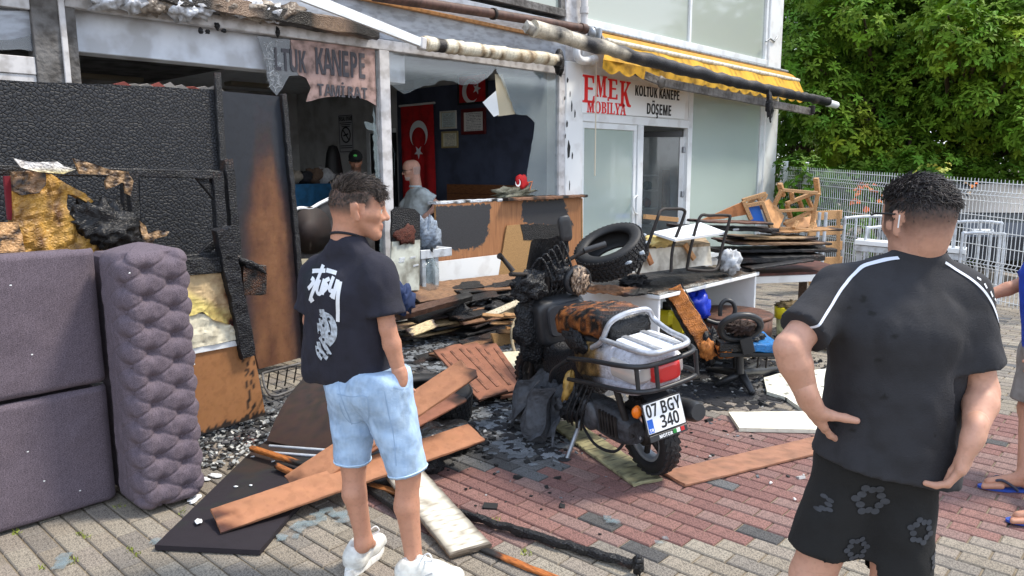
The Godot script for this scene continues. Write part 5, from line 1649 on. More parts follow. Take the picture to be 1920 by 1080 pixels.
	grid_slab(fr, "burnt_rag", pix(Z.bind(gz + 0.1), [[262, 414], [274, 424], [278, 440], [300, 432], [318, 434], [312, 442], [290, 448], [284, 462], [268, 460]]), 0.02, func(p: Vector3) -> Color:
		return lin(0.66, 0.52, 0.36).lerp(lin(0.15, 0.11, 0.09), clampf(0.5 + 2.2 * nf.get_noise_3d(p.x * 6.0, p.y * 6.0, 8), 0, 1)), 0.012, 0.014)
	slab(fr, "foam_wedge", pix(Z.bind(gz + 0.1), [[246, 462], [254, 432], [264, 462]]), 0.02, M.foam)
	put(fr, "charred_bag", lump(Vector3(0.17, 0.11, 0.07), 17, 0.5, 22, 1.7), mat(Color(0.09, 0.085, 0.085), 0.35, 0, M.t_dirt, V1 * 14, M.n_cells2, 1.6), Transform3D(Basis(Vector3.FORWARD, 0.6), Z(198, 424, gz + 0.08)))
	slab(fr, "cloth_edge", pix(Z.bind(gz + 0.05), [[8, 330], [22, 330], [26, 414], [16, 412]]), 0.03, mat(Color(0.45, 0.10, 0.15), 0.9))
	grid_slab(fr, "scorched_block", pix(Z.bind(gz + 0.16), [[-20, 418], [34, 418], [42, 440], [48, 474], [-20, 474]]), 0.06, func(p: Vector3) -> Color:
		return lin(0.80, 0.62, 0.42).lerp(lin(0.15, 0.10, 0.08), clampf(0.3 + 2.6 * nf.get_noise_3d(p.x * 4.0, p.y * 7.0, 2), 0, 1)), 0.014, 0.01)
	var wd := thing("charred_wardrobe", "tall wardrobe panel burnt to crackled shiny black char", "wardrobe", Z(200, 600, -5.35))
	slab(wd, "side_panel", ragged(pix(Z.bind(-5.35), [[-90, 146], [407, 168], [436, 700], [-90, 760]]), 0.12, 0.004, 3), 0.03, M.char_big)
	rng.seed = 6
	put(wd, "edge_strip", rough(2.1, 0.05, 0.03, 8, burn_ends(Color(0.03, 0.03, 0.03), 0, 0, 3), 60, 0.02, 0.003), M.char_vc, along(Z(409, 170, -5.33), Z(438, 640, -5.33), Vector3.BACK))
	slab(wd, "inner_panel", pix(Z.bind(-5.0), [[262, 334], [404, 334], [425, 475], [266, 470]]), 0.02, M.char_big)
	for i in 9:
		var c := Z(212 + i * 22, 158 + i * 1.0, -5.36)
		slab(wd, "torn_edge_paper", [c, c + Vector3(0.07, 0.022 + 0.012 * sin(i * 5.0), 0.01), c + Vector3(0.13, -0.01, 0)], 0.004, mat(Color(0.6, 0.58, 0.55), 0.8) if i % 3 != 0 else mat(Color(0.6, 0.32, 0.28), 0.8))
	var dr := thing("scorched_door", "tall brown door blank blackened except a flame shaped patch", "door", G(530, 680))
	var D := [Z(408, 170, -5.62), Z(530, 181, -5.62), Z(574, 668, -5.62), Z(486, 692, -5.62), Z(436, 500, -5.62)]
	var nd := FastNoiseLite.new()
	nd.seed = 12
	nd.frequency = 1.2
	var dtop := Z(470, 175, -5.62)
	grid_slab(dr, "face", D, 0.04, func(p: Vector3) -> Color:
		var q := to_px(p)
		var hw := lerpf(12, 52, smoothstep(230.0, 470.0, q.y))
		var cx_ := lerpf(494, 516, clampf((q.y - 250.0) / 430.0, 0, 1))
		var k := absf(q.x - cx_) / hw + 0.12 * nd.get_noise_3d(p.x * 3.0, p.y * 3.0, 0) + 0.05 * nd.get_noise_3d(p.x * 16.0, p.y * 16.0, 1)
		var fire := maxf(smoothstep(0.4, 1.35, k), 1.0 - smoothstep(200.0, 370.0, q.y + 30.0 * nd.get_noise_3d(p.x * 4.0, p.y * 4.0, 2)))
		var br := lin(0.49, 0.33, 0.21).lerp(lin(0.36, 0.22, 0.14), 0.5 + nd.get_noise_3d(p.x * 5.0, p.y * 2.0, 6))
		br = br.lerp(lin(0.24, 0.13, 0.10), clampf(fire * 1.6, 0, 1))
		return br.lerp(lin(0.15, 0.16, 0.185), fire), 0.02, 0.0015, M.board_vc)
	put(dr, "charred_edge", rough(2.2, 0.045, 0.05, 14, burn_ends(Color(0.016, 0.016, 0.018), 0, 0, 4), 60, 0.02, 0.004), M.char_vc, along(Z(531, 180, -5.6), Z(575, 668, -5.6), Vector3.BACK))
	var bz := -4.52
	var bs := thing("sofa_underside", "brown chipboard sofa base with torn cream lining and charred post", "sofa base", G(430, 805))
	grid_slab(bs, "chipboard", pix(Z.bind(bz), [[352, 664], [471, 642], [484, 700], [498, 778], [358, 820], [340, 820], [340, 666]]), 0.03, func(p: Vector3) -> Color:
		var q := to_px(p)
		var c := lin(0.60, 0.41, 0.25) * (1.0 + 0.12 * nd.get_noise_3d(p.x * 20.0, p.y * 20.0, 1))
		if q.x > 452 + 0.1 * (q.y - 650) and q.x < 478 and nd.get_noise_3d(p.x * 40.0, p.y * 18.0, 3) > 0.12: c = lin(0.14, 0.10, 0.08)
		if q.y > 812 - (q.x - 352) * 0.28 + 10.0 * nd.get_noise_3d(p.x * 14.0, 0, 0): c = lin(0.16, 0.13, 0.11)
		c.a = 1.0
		return c, 0.016, 0.001, M.board_vc)
	slab(bs, "white_strip", pix(Z.bind(bz + 0.012), [[340, 656], [470, 634], [472, 643], [340, 668]]), 0.01, M.white_clean)
	grid_slab(bs, "cream_lining", pix(Z.bind(bz + 0.02), [[340, 585], [395, 590], [432, 608], [470, 632], [352, 655], [340, 655]]), 0.012, func(_p): return lin(0.89, 0.86, 0.76), 0.016, 0.012, M.cloth_vc)
	grid_slab(bs, "lining_paper", pix(Z.bind(bz + 0.03), [[340, 518], [424, 511], [430, 545], [434, 580], [440, 612], [400, 600], [380, 584], [360, 592], [340, 594]]), 0.02, func(p: Vector3) -> Color:
		var q := to_px(p)
		var k := smoothstep(385.0, 425.0, q.x + 26.0 * nd.get_noise_3d(p.x * 5.0, p.y * 6.0, 0))
		var low := smoothstep(535.0, 560.0, q.y - (q.x - 350.0) * 0.5)
		return lin(0.76, 0.66, 0.50).lerp(lin(0.88, 0.80, 0.48), low).lerp(lin(0.36, 0.20, 0.08), k * (0.7 + nd.get_noise_3d(p.x * 9.0, p.y * 9.0, 4))), 0.012, 0.008, M.board_vc)
	put(bs, "charred_post", rough(0.85, 0.10, 0.07, 31, burn_ends(Color(0.014, 0.014, 0.017), 0, 0, 8), 40, 0.03, 0.006), M.char_vc, along(Z(424, 470, bz + 0.06), Z(456, 630, bz + 0.02), Vector3.BACK))
	put(bs, "charred_rail", rough(0.36, 0.09, 0.06, 32, burn_ends(Color(0.016, 0.016, 0.018), 0, 0, 8), 20, 0.03, 0.006), M.char_vc, along(Z(345, 500, bz + 0.03), Z(436, 494, bz + 0.03), Vector3.BACK))
	put(bs, "bracket_block", rough(0.16, 0.19, 0.07, 33, func(u, v, _t): return lin(0.38, 0.24, 0.14).lerp(lin(0.08, 0.07, 0.07), clampf(0.5 + sin(u * 7.0 + v * 3.0), 0, 1)), 12, 0.01, 0.004), M.char_vc, along(Z(452, 526, bz + 0.02), Z(494, 524, bz + 0.02), Vector3.BACK))
	put(bs, "charred_lip", lump(Vector3(0.12, 0.03, 0.05), 34, 0.5, 10), M.char, Transform3D(Basis(Vector3.FORWARD, 0.5), Z(466, 496, bz + 0.03)))
	pipe(bs, "loose_thread", curve([Z(352, 640, bz + 0.05), Z(357, 660, bz + 0.06), Z(364, 684, bz + 0.06)], 4), 0.006, M.white_clean, 5)
func grid_slab(parent, called, pts: Array, th: float, col: Callable, cell := 0.02, amp := 0.006, m = null) -> MeshInstance3D:
	var c := Vector3.ZERO
	for p in pts: c += p
	c /= pts.size()
	var n := Vector3.ZERO
	for i in pts.size(): n += (pts[i] - c).cross(pts[(i + 1) % pts.size()] - c)
	n = n.normalized()
	if n.dot(EYE - c) < 0: n = -n
	var x: Vector3 = pts[1] - pts[0]
	x = (x - n * x.dot(n)).normalized()
	var t := Transform3D(Basis(x, n.cross(x), n), c)
	var inv := t.affine_inverse()
	var poly := []
	var lo := Vector2.ONE * 1e9
	var hi := -lo
	for p in pts:
		var q: Vector3 = inv * p
		poly.append(Vector2(q.x, q.y))
		lo = lo.min(poly[-1])
		hi = hi.max(poly[-1])
	var nz := FastNoiseLite.new()
	nz.seed = int(absf(c.x) * 100.0)
	nz.frequency = 4.0
	var nx := int(ceil((hi.x - lo.x) / cell))
	var ny := int(ceil((hi.y - lo.y) / cell))
	var pk := PackedVector2Array(poly)
	var s := st_new()
	s.set_smooth_group(0)
	var V3 := func(q: Vector2) -> Vector3:
		return Vector3(q.x, q.y, amp * (nz.get_noise_2d(q.x * 2.0, q.y * 2.0) + 0.6 * nz.get_noise_2d(q.x * 7.0, q.y * 7.0)))
	for i in nx:
		for j in ny:
			var a := lo + Vector2(i, j) * cell
			var sq := PackedVector2Array([a, a + Vector2(cell, 0), a + Vector2(cell, cell), a + Vector2(0, cell)])
			var ins := 0
			for q in sq: if in_poly(q, poly): ins += 1
			var pieces := []
			if ins == 4: pieces = [sq]
			elif ins > 0: pieces = Geometry2D.intersect_polygons(sq, pk)
			for pc in pieces:
				for k in range(1, pc.size() - 1):
					var tri := [pc[0], pc[k], pc[k + 1]]
					if (tri[1] - tri[0]).cross(tri[2] - tri[0]) > 0: tri = [pc[0], pc[k + 1], pc[k]]
					for q in tri:
						var v: Vector3 = V3.call(q)
						s.set_color(col.call(t * v))
						s.add_vertex(v)
	s.set_smooth_group(-1)
	for i in poly.size():
		var a: Vector2 = poly[i]
		var b: Vector2 = poly[(i + 1) % poly.size()]
		var k := int(max(1, a.distance_to(b) / cell))
		for e in k:
			var p := a.lerp(b, float(e) / k)
			var q := a.lerp(b, float(e + 1) / k)
			var P: Vector3 = V3.call(p)
			var Q: Vector3 = V3.call(q)
			s.set_color(col.call(t * P))
			if not Geometry2D.is_polygon_clockwise(pk): quad(s, P - Vector3(0, 0, th), P, Q, Q - Vector3(0, 0, th))
			else: quad(s, P, P - Vector3(0, 0, th), Q - Vector3(0, 0, th), Q)
	s.set_color(col.call(c))
	var tr := Geometry2D.triangulate_polygon(pk)
	for i in range(0, tr.size(), 3):
		for k in [0, 2, 1]:
			var q := pk[tr[i + k]]
			s.add_vertex(Vector3(q.x, q.y, -th))
	return put(parent, called, done(s), m if m else M.melt_vc, t)
func boards():
	var orange := lin(0.64, 0.44, 0.315)
	var dull := lin(0.56, 0.36, 0.27)
	var bb := thing("black_board", "large scorched black board lying on grey paving by the sofa", "board", G(420, 980))
	var B := [G(290, 1022, 0.03), G(487, 1031, 0.03), G(545, 962, 0.035), G(640, 868, 0.04), G(640, 800, 0.05), G(545, 790, 0.06), G(466, 853, 0.04)]
	var nz := FastNoiseLite.new()
	nz.seed = 3
	nz.frequency = 2.0
	grid_slab(bb, "face", B, 0.024, func(p: Vector3) -> Color:
		return lin(0.115, 0.11, 0.115).lerp(lin(0.20, 0.13, 0.10), clampf((-3.6 - p.z) * 1.6 + nz.get_noise_3d(p.x * 2.0, 0, p.z * 2.0), 0, 1)), 0.03, 0.002, M.board_vc)
	rng.seed = 15
	for k in [[372, 977, 0.03], [474, 856, 0.012], [512, 865, 0.012], [470, 910, 0.01], [442, 912, 0.012], [560, 868, 0.01]]:
		put(bb, "paint_flake", lump(Vector3(k[2], 0.004, k[2] * 0.6), k[0], 0.5, 6), M.white_clean, Transform3D(Basis(Vector3.UP, k[0]), G(k[0], k[1], 0.045)))
	var lp := thing("warped_sheet", "dark brown warped panel leaning up behind the black board", "panel", G(560, 845))
	var a0 := G(500, 826, 0.07)
	var a1 := G(650, 842, 0.07)
	var a2 := V(700, 690, 4.75)
	var a3 := V(592, 686, 4.75)
	put(lp, "sheet", sheet(func(u, v): return a0.lerp(a1, u).lerp(a3.lerp(a2, u), v) + Vector3(0, 0.025 * sin(v * PI) - 0.02 * sin(u * 3.0), 0) + Vector3(-0.02, 0, -0.02) * sin(v * PI) * (1.0 - u), 16, 24, func(u, v): return lin(0.24, 0.16, 0.12).lerp(lin(0.13, 0.11, 0.10), clampf(v + nz.get_noise_2d(u * 3.0, v * 3.0), 0, 1))), M.board_vc)
	for e in [[505, 836, 640, 846], [500, 848, 610, 856]]:
		pipe(lp, "bright_trim", [G(e[0], e[1], 0.09), G(e[2], e[3], 0.09)], 0.008, M.galv, 6)
	var tilt := Vector3(-0.12, 1.0, 0.22).normalized()
	plank("orange_plank", "long orange brown plank with scorched end lying across the black board", "plank", G(404, 978, 0.06), G(893, 811, 0.20), 0.185, 0.02, tilt, burn_ends(orange, 0.075, 0.0, 4, Color(0.012, 0.012, 0.013), Color(0.14, 0.045, 0.02)), M.board_vc, 4, "", 0.012, 60)
	plank("orange_plank", "orange brown plank with blackened rim propped on the flat tyre", "plank", G(548, 912, 0.07), V(880, 690, 4.15), 0.20, 0.02, tilt, burn_ends(orange, 0.03, 0.06, 6), M.board_vc, 6, "", 0.03, 60)
	plank("orange_plank", "reddish brown plank under the two crossing orange planks", "plank", G(600, 880, 0.05), G(860, 742, 0.24), 0.16, 0.02, tilt, burn_ends(dull, 0.1, 0.1, 7), M.board_vc, 7, "", 0.02, 40)
	var wg := FastNoiseLite.new()
	wg.seed = 8
	wg.frequency = 1.0
	plank("white_plank", "white plank with dark wood grain and scorched edges on the paving", "plank", G(735, 862, 0.10), G(884, 1034, 0.022), 0.205, 0.022, Vector3.UP, func(u, v, top):
		var cx: float = (u - 0.86) * 6.5
		var d: float = sqrt(cx * cx + v * v * 1.3) if u > 0.6 else absf(v) * 1.0 + 0.5
		var ringv: float = d * 2.2 + 0.35 * wg.get_noise_2d(u * 9.0, v * 1.5) + v * 0.9
		var g := pow(0.5 + 0.5 * sin(ringv * 9.0), 5.0)
		var c := lin(0.87, 0.85, 0.78).lerp(lin(0.52, 0.48, 0.42), g * 0.75)
		if absf(v) > 0.95 or u > 0.985: c = c.lerp(lin(0.22, 0.15, 0.10), 0.8)
		if not top: c = lin(0.5, 0.4, 0.3)
		return c, M.board_vc, 9, "", 0.012, 150)
	var n2 := FastNoiseLite.new()
	n2.seed = 30
	n2.frequency = 1.0
	plank("charred_batten", "thin batten burnt to crackled charcoal lying on the paving edge", "batten", G(840, 955, 0.03), G(1190, 1060, 0.025), 0.036, 0.032, Vector3.UP, burn_ends(Color(0.012, 0.012, 0.013), 0, 0, 5), M.char_vc, 11, "", 0.03, 70, 0.006)
	one("charcoal_lump", "knobbly charcoal lump at the end of the charred batten", "charcoal", lump(Vector3(0.025, 0.04, 0.022), 5, 0.5, 10), M.char, T_(G(1196, 1060, 0.05)))
	plank("orange_batten", "thin orange batten, half blackened, beyond the white plank end", "batten", G(900, 1028, 0.012), G(1060, 1092, 0.012), 0.035, 0.016, Vector3.UP, burn_ends(lin(0.72, 0.42, 0.18), 0.3, 0.0, 6), M.wood_vc, 12, "", 0.02, 30)
	plank("orange_batten", "thin orange batten with burnt tip lying on the black board", "batten", G(470, 840, 0.09), G(585, 876, 0.08), 0.04, 0.025, Vector3.UP, burn_ends(lin(0.70, 0.42, 0.18), 0.04, 0.35, 7), M.wood_vc, 13, "", 0.02, 30)
	plank("orange_batten", "short orange batten under the long orange plank", "batten", G(520, 874, 0.07), G(560, 892, 0.06), 0.035, 0.025, Vector3.UP, burn_ends(lin(0.66, 0.40, 0.2), 0.1, 0.1, 8), M.wood_vc, 14, "", 0.02, 20)
	plank("charred_batten", "blackened batten poking out below the long orange plank", "batten", G(690, 912, 0.03), G(760, 960, 0.03), 0.06, 0.03, Vector3.UP, burn_ends(Color(0.014, 0.013, 0.012), 0, 0, 9), M.char_vc, 15, "", 0.03, 20)
	plank("orange_batten", "orange batten lying between the white shoes and white plank", "batten", G(680, 905, 0.05), G(790, 936, 0.03), 0.04, 0.02, Vector3.UP, burn_ends(lin(0.66, 0.42, 0.22), 0.2, 0.3, 9), M.wood_vc, 16, "", 0.02, 20)
	plank("mossy_plank", "greenish grey plank lying under the scooter rear wheel", "plank", G(1052, 792, 0.012), G(1215, 904, 0.012), 0.19, 0.018, Vector3.UP, func(u, v, _t):
		var k := n2.get_noise_2d(u * 14.0, v * 3.0)
		return lin(0.60, 0.58, 0.44).lerp(lin(0.38, 0.36, 0.27), clampf(k * 1.6 + 0.3, 0, 1)).lerp(lin(0.1, 0.1, 0.09), 0.9 if n2.get_noise_2d(u * 90.0, v * 14.0) > 0.42 else 0.0), M.board_vc, 17, "", 0.01, 90)
	plank("brown_plank", "flat reddish brown plank lying on the paving behind the scooter", "plank", G(1262, 898, 0.012), G(1560, 828, 0.012), 0.20, 0.018, Vector3.UP, func(u, v, _t):
		var k := n2.get_noise_2d(u * 10.0, v * 2.0)
		return lin(0.62, 0.44, 0.34).lerp(lin(0.50, 0.36, 0.28), clampf(k * 1.6 + 0.3, 0, 1)), M.board_vc, 18, "", 0.012, 40)
	var wb := thing("white_board", "pointed white board lying on the paving near the brown plank", "board", G(1450, 790))
	grid_slab(wb, "face", [G(1366, 772, 0.03), G(1386, 802, 0.03), G(1560, 806, 0.03), G(1600, 770, 0.03)], 0.026, func(p: Vector3) -> Color: return lin(0.88, 0.86, 0.78).lerp(lin(0.35, 0.30, 0.22), 0.8 if n2.get_noise_3d(p.x * 26.0, 0, p.z * 26.0) > 0.48 else 0.0), 0.03, 0.001, M.board_vc)
	var wc := thing("white_board", "white board with a curved cut out lying by the burnt chair", "board", G(1500, 720))
	grid_slab(wc, "face", [G(1432, 708, 0.03), G(1460, 700, 0.03), G(1560, 690, 0.03), G(1600, 760, 0.03), G(1520, 776, 0.03), G(1498, 762, 0.03), G(1472, 744, 0.03), G(1438, 734, 0.03)], 0.026, func(p: Vector3) -> Color: return lin(0.88, 0.87, 0.80).lerp(lin(0.16, 0.15, 0.13), 0.85 if n2.get_noise_3d(p.x * 14.0, 0, p.z * 14.0) > 0.38 else 0.0), 0.03, 0.001, M.board_vc)
	var fan := [[838, 652, 925, 742, 0.26, 0.20, 0], [870, 648, 946, 738, 0.22, 0.16, 1], [905, 648, 968, 742, 0.19, 0.12, 2]]
	for k in fan:
		var pp := G(k[0], k[1], k[4])
		var q := G(k[2], k[3], k[5] * 0.4)
		var o := plank("moulded_board", ["scorched brown moulded door, topmost of the fan by the tyre", "brown moulded door in the middle of the fan by the tyre", "brown moulded door, lowest brown one of the fan by the tyre"][k[6]], "moulded board", pp, q, 0.24, 0.018, Vector3(-0.25, 1, 0.3).normalized(), burn_ends(lin(0.55, 0.36, 0.27), 0.04, 0.03, 20 + k[6]), M.board_vc, 20 + k[6], "", 0.015, 30)
		for e in [-0.08, 0.0, 0.08]:
			put(o, "raised_strip", box(Vector3(pp.distance_to(q) * 0.8, 0.006, 0.022), 0.003), mat(Color(0.56, 0.37, 0.28), 0.7, 0, M.t_dirt, V1 * 6), o.transform * T_(Vector3(0, 0.011, e)))
	var ww := plank("moulded_board", "cream grooved door, outermost of the fan nearest the scooter", "moulded board", G(945, 662, 0.16), G(985, 745, 0.03), 0.26, 0.018, Vector3(-0.25, 1, 0.3).normalized(), burn_ends(lin(0.80, 0.77, 0.66), 0.02, 0.02, 25), M.board_vc, 25, "", 0.01, 30)
	plank("moulded_board", "cream door lying under the fan beside the scooter", "moulded board", G(930, 690, 0.05), G(990, 752, 0.02), 0.2, 0.018, Vector3.UP, burn_ends(lin(0.74, 0.68, 0.56), 0.05, 0.05, 26), M.board_vc, 26, "", 0.01, 20)
	tyre("car tyre lying flat under the propped orange plank", Transform3D(Basis(Vector3(1, 0, 0.2).normalized(), 0.09), G(800, 752, 0.13)), 0.31, 0.2, false)
	var mo := thing("molten_sheet", "glossy black molten plastic sheet below the crossing planks", "plastic sheet", G(830, 830))
	put(mo, "sheet", lump(Vector3(0.28, 0.09, 0.2), 41, 0.35, 16), mat(Color(0.09, 0.09, 0.10), 0.3, 0, M.t_dirt, V1 * 4, M.n_cells2, 0.4), T_(G(822, 822, 0.06)))
	put(mo, "fold", lump(Vector3(0.16, 0.05, 0.1), 42, 0.5, 12), M.char, T_(G(790, 870, 0.04)))
	var sp := thing("spring_frame", "scorched wire bed spring frame lying beside the chipboard sofa base", "bed spring", G(545, 740))
	for e in 3:
		var y := 0.04 + e * 0.09
		pipe(sp, "wire_loop", curve([G(492, 700, y), G(560, 682, y), G(598, 676, y), G(592, 706, y), G(520, 742, y), G(498, 728, y), G(492, 700, y)], 4), 0.009, M.frame_burnt if e != 1 else M.galv, 6)
	for e in 6: pipe(sp, "spring_wire", [G(500 + e * 17, 735 - e * 6, 0.03), G(505 + e * 17, 700 - e * 4, 0.2)], 0.006, M.burnt_steel, 5)
func tyre(label: String, xf: Transform3D, R: float, W: float, burnt: bool):
	var t := thing("car_tyre", label, "tyre", xf.origin)
	var h := W * 0.5
	put(t, "carcass", lathe([Vector2(R * 0.62, -h * 0.8), Vector2(R * 0.72, -h * 0.98), Vector2(R * 0.88, -h), Vector2(R * 0.955, -h * 0.86), Vector2(R * 0.975, -h * 0.5), Vector2(R * 0.98, 0), Vector2(R * 0.975, h * 0.5), Vector2(R * 0.955, h * 0.86), Vector2(R * 0.88, h), Vector2(R * 0.72, h * 0.98), Vector2(R * 0.62, h * 0.8), Vector2(R * 0.64, h * 0.6), Vector2(R * 0.9, h * 0.7), Vector2(R * 0.92, 0), Vector2(R * 0.9, -h * 0.7), Vector2(R * 0.64, -h * 0.6)], 48, true), M.rubber, xf)
	var s := st_new()
	var n := 44
	for i in n:
		for k in 5:
			var y := (k - 2) * W * 0.175
			var a := TAU * (i + 0.35 * k) / n
			var bl := Basis(Vector3.UP, -a) * Basis(Vector3.RIGHT, 0.25 * signf(k - 2))
			add_box(s, Vector3(R * 0.035, W * 0.145, TAU * R / n * 0.78), 0.002, Transform3D(bl, Vector3(cos(a), 0, sin(a)) * R * 0.985 + Vector3(0, y, 0)))
	var tr := put(t, "tread", done(s), M.char if burnt else M.rubber, xf)
	tr.set_meta("kind", "stuff")
	if burnt:
		for k in 5: put(t, "ash_patch", lump(Vector3(0.02, 0.012, 0.03), k, 0.5, 6), M.ash, xf * T_(Vector3(cos(k * 0.5 + 0.4), 0.02 * k - 0.05, sin(k * 0.5 + 0.4)) * R * 1.0))
func heap():
	var r := RandomNumberGenerator.new()
	r.seed = 88
	var ch := Color(0.014, 0.014, 0.016)
	var grp := "burnt planks heaped below the counter"
	var kinds := [[ch, "fully charred black plank in the heap below the counter", "char_vc"], [lin(0.55, 0.40, 0.28), "half burnt brown plank in the heap below the counter", "wood_vc"], [lin(0.76, 0.66, 0.50), "pale half burnt lath in the heap below the counter", "wood_vc"]]
	for i in 72:
		var k: Array = kinds[0 if i % 5 < 3 else (1 if i % 5 == 3 else 2)]
		var lay := i / 72.0
		var z := lerpf(-4.9, -5.95, r.randf()) if lay < 0.5 else lerpf(-5.3, -5.95, r.randf())
		var hh := lerpf(0.03, 0.36, lay) * clampf((-4.7 - z) * 1.2, 0.25, 1.25) + r.randf() * 0.03
		var xc := r.randf_range(4.8, 6.9)
		var L := r.randf_range(0.6, 1.8)
		var yaw_ := r.randf_range(-0.35, 0.3)
		var d := Vector3(cos(yaw_), r.randf_range(-0.09, 0.09), sin(yaw_)) * L * 0.5
		var c := Vector3(xc, hh, z)
		plank("burnt_plank", k[1], "plank", c - d, c + d, r.randf_range(0.07, 0.2), r.randf_range(0.015, 0.03), Vector3(r.randf_range(-0.2, 0.2), 1, r.randf_range(-0.1, 0.45)).normalized(), burn_ends(k[0], r.randf_range(0.05, 0.4), r.randf_range(0.05, 0.4), i), M[k[2]], 100 + i, grp, 0.05, 14, 0.004)
	plank("burnt_plank", "long tan board with burnt underside lying on top of the heap", "plank", Z(770, 552, -5.75), Z(1010, 522, -5.75), 0.3, 0.025, Vector3(0, 1, 0.5).normalized(), burn_ends(lin(0.55, 0.41, 0.29), 0.08, 0.0, 51), M.wood_vc, 151, grp, 0.05, 40, 0.004)
	plank("burnt_plank", "long blackened beam with brown top edge across the heap", "plank", Z(745, 592, -5.3), Z(882, 555, -5.3), 0.1, 0.06, Vector3(0, 1, 0.3).normalized(), burn_ends(lin(0.36, 0.25, 0.19), 0.1, 0.3, 52), M.wood_vc, 152, grp, 0.05, 30, 0.004)
	plank("burnt_plank", "smooth pale batten leaning out of the heap beside the scooter", "plank", Z(908, 595, -5.0), Z(988, 560, -5.2), 0.07, 0.03, Vector3(0, 1, 0.6).normalized(), burn_ends(lin(0.80, 0.76, 0.66), 0.06, 0.0, 53), M.wood_vc, 153, grp, 0.02, 30, 0.002)
	plank("burnt_plank", "cream lath with scorched end low in the heap", "plank", Z(768, 624, -4.9), Z(815, 606, -4.9), 0.09, 0.02, Vector3(0, 1, 0.9).normalized(), burn_ends(lin(0.82, 0.74, 0.56), 0.12, 0.1, 54), M.wood_vc, 154, grp, 0.03, 20, 0.002)
	for i in 7:
		var p := Z(905 + i * 13, 590 + (i % 3) * 16, -5.0 + i * 0.06)
		plank("pallet_stick", "pale pine stick of a smashed pallet beside the scooter", "stick", p, p + Vector3(0.28 + 0.1 * (i % 2), -0.04 + 0.02 * (i % 3), 0.22), 0.06, 0.018, Vector3(0, 1, 0.3).normalized(), burn_ends(lin(0.72, 0.55, 0.36), 0.1 * (i % 3), 0.15, 60 + i), M.wood_vc, 160 + i, "smashed pallet slats", 0.02, 14, 0.002)
	var bl := thing("pallet_block", "broken cardboard box half buried in the heap near scooter", "box", Z(945, 640, -4.85))
	slab(bl, "side", pix(Z.bind(-4.85), [[922, 626], [966, 622], [968, 650], [930, 652]]), 0.02, M.mdf)
	slab(bl, "side", pix(Z.bind(-4.95), [[950, 612], [985, 618], [980, 640], [952, 640]]), 0.02, M.ply)
	for i in 10:
		var p := Vector3(r.randf_range(5.0, 6.7), 0.18 + r.randf() * 0.16, r.randf_range(-5.7, -5.0))
		one("char_chunk", "crusty black char chunk lying on the burnt planks", "charcoal", lump(Vector3(r.randf_range(0.1, 0.22), r.randf_range(0.04, 0.08), r.randf_range(0.08, 0.16)), 200 + i, 0.5, 9, 2.0), M.char, Transform3D(Basis(Vector3.UP, r.randf() * 3.0), p), "char chunks on the heap")
	pipe(thing("cable_loop", "pale corrugated cable looping out of the heap beside the scooter", "cable", G(960, 700)), "tube", curve([Z(985, 590, -4.6), Z(968, 598, -4.6), Z(960, 620, -4.55), Z(962, 650, -4.5), Z(975, 685, -4.3), G(992, 722, 0.03)], 6), 0.016, mat(Color(0.66, 0.60, 0.48), 0.7, 0, M.t_dirt, V1 * 6), 8)
	one("blue_rag", "crumpled dark blue rag at the edge of the heap", "rag", lump(Vector3(0.09, 0.12, 0.08), 77, 0.6, 12, 2.4), mat(Color(0.16, 0.22, 0.36), 0.9), T_(Z(757, 560, -5.2)))
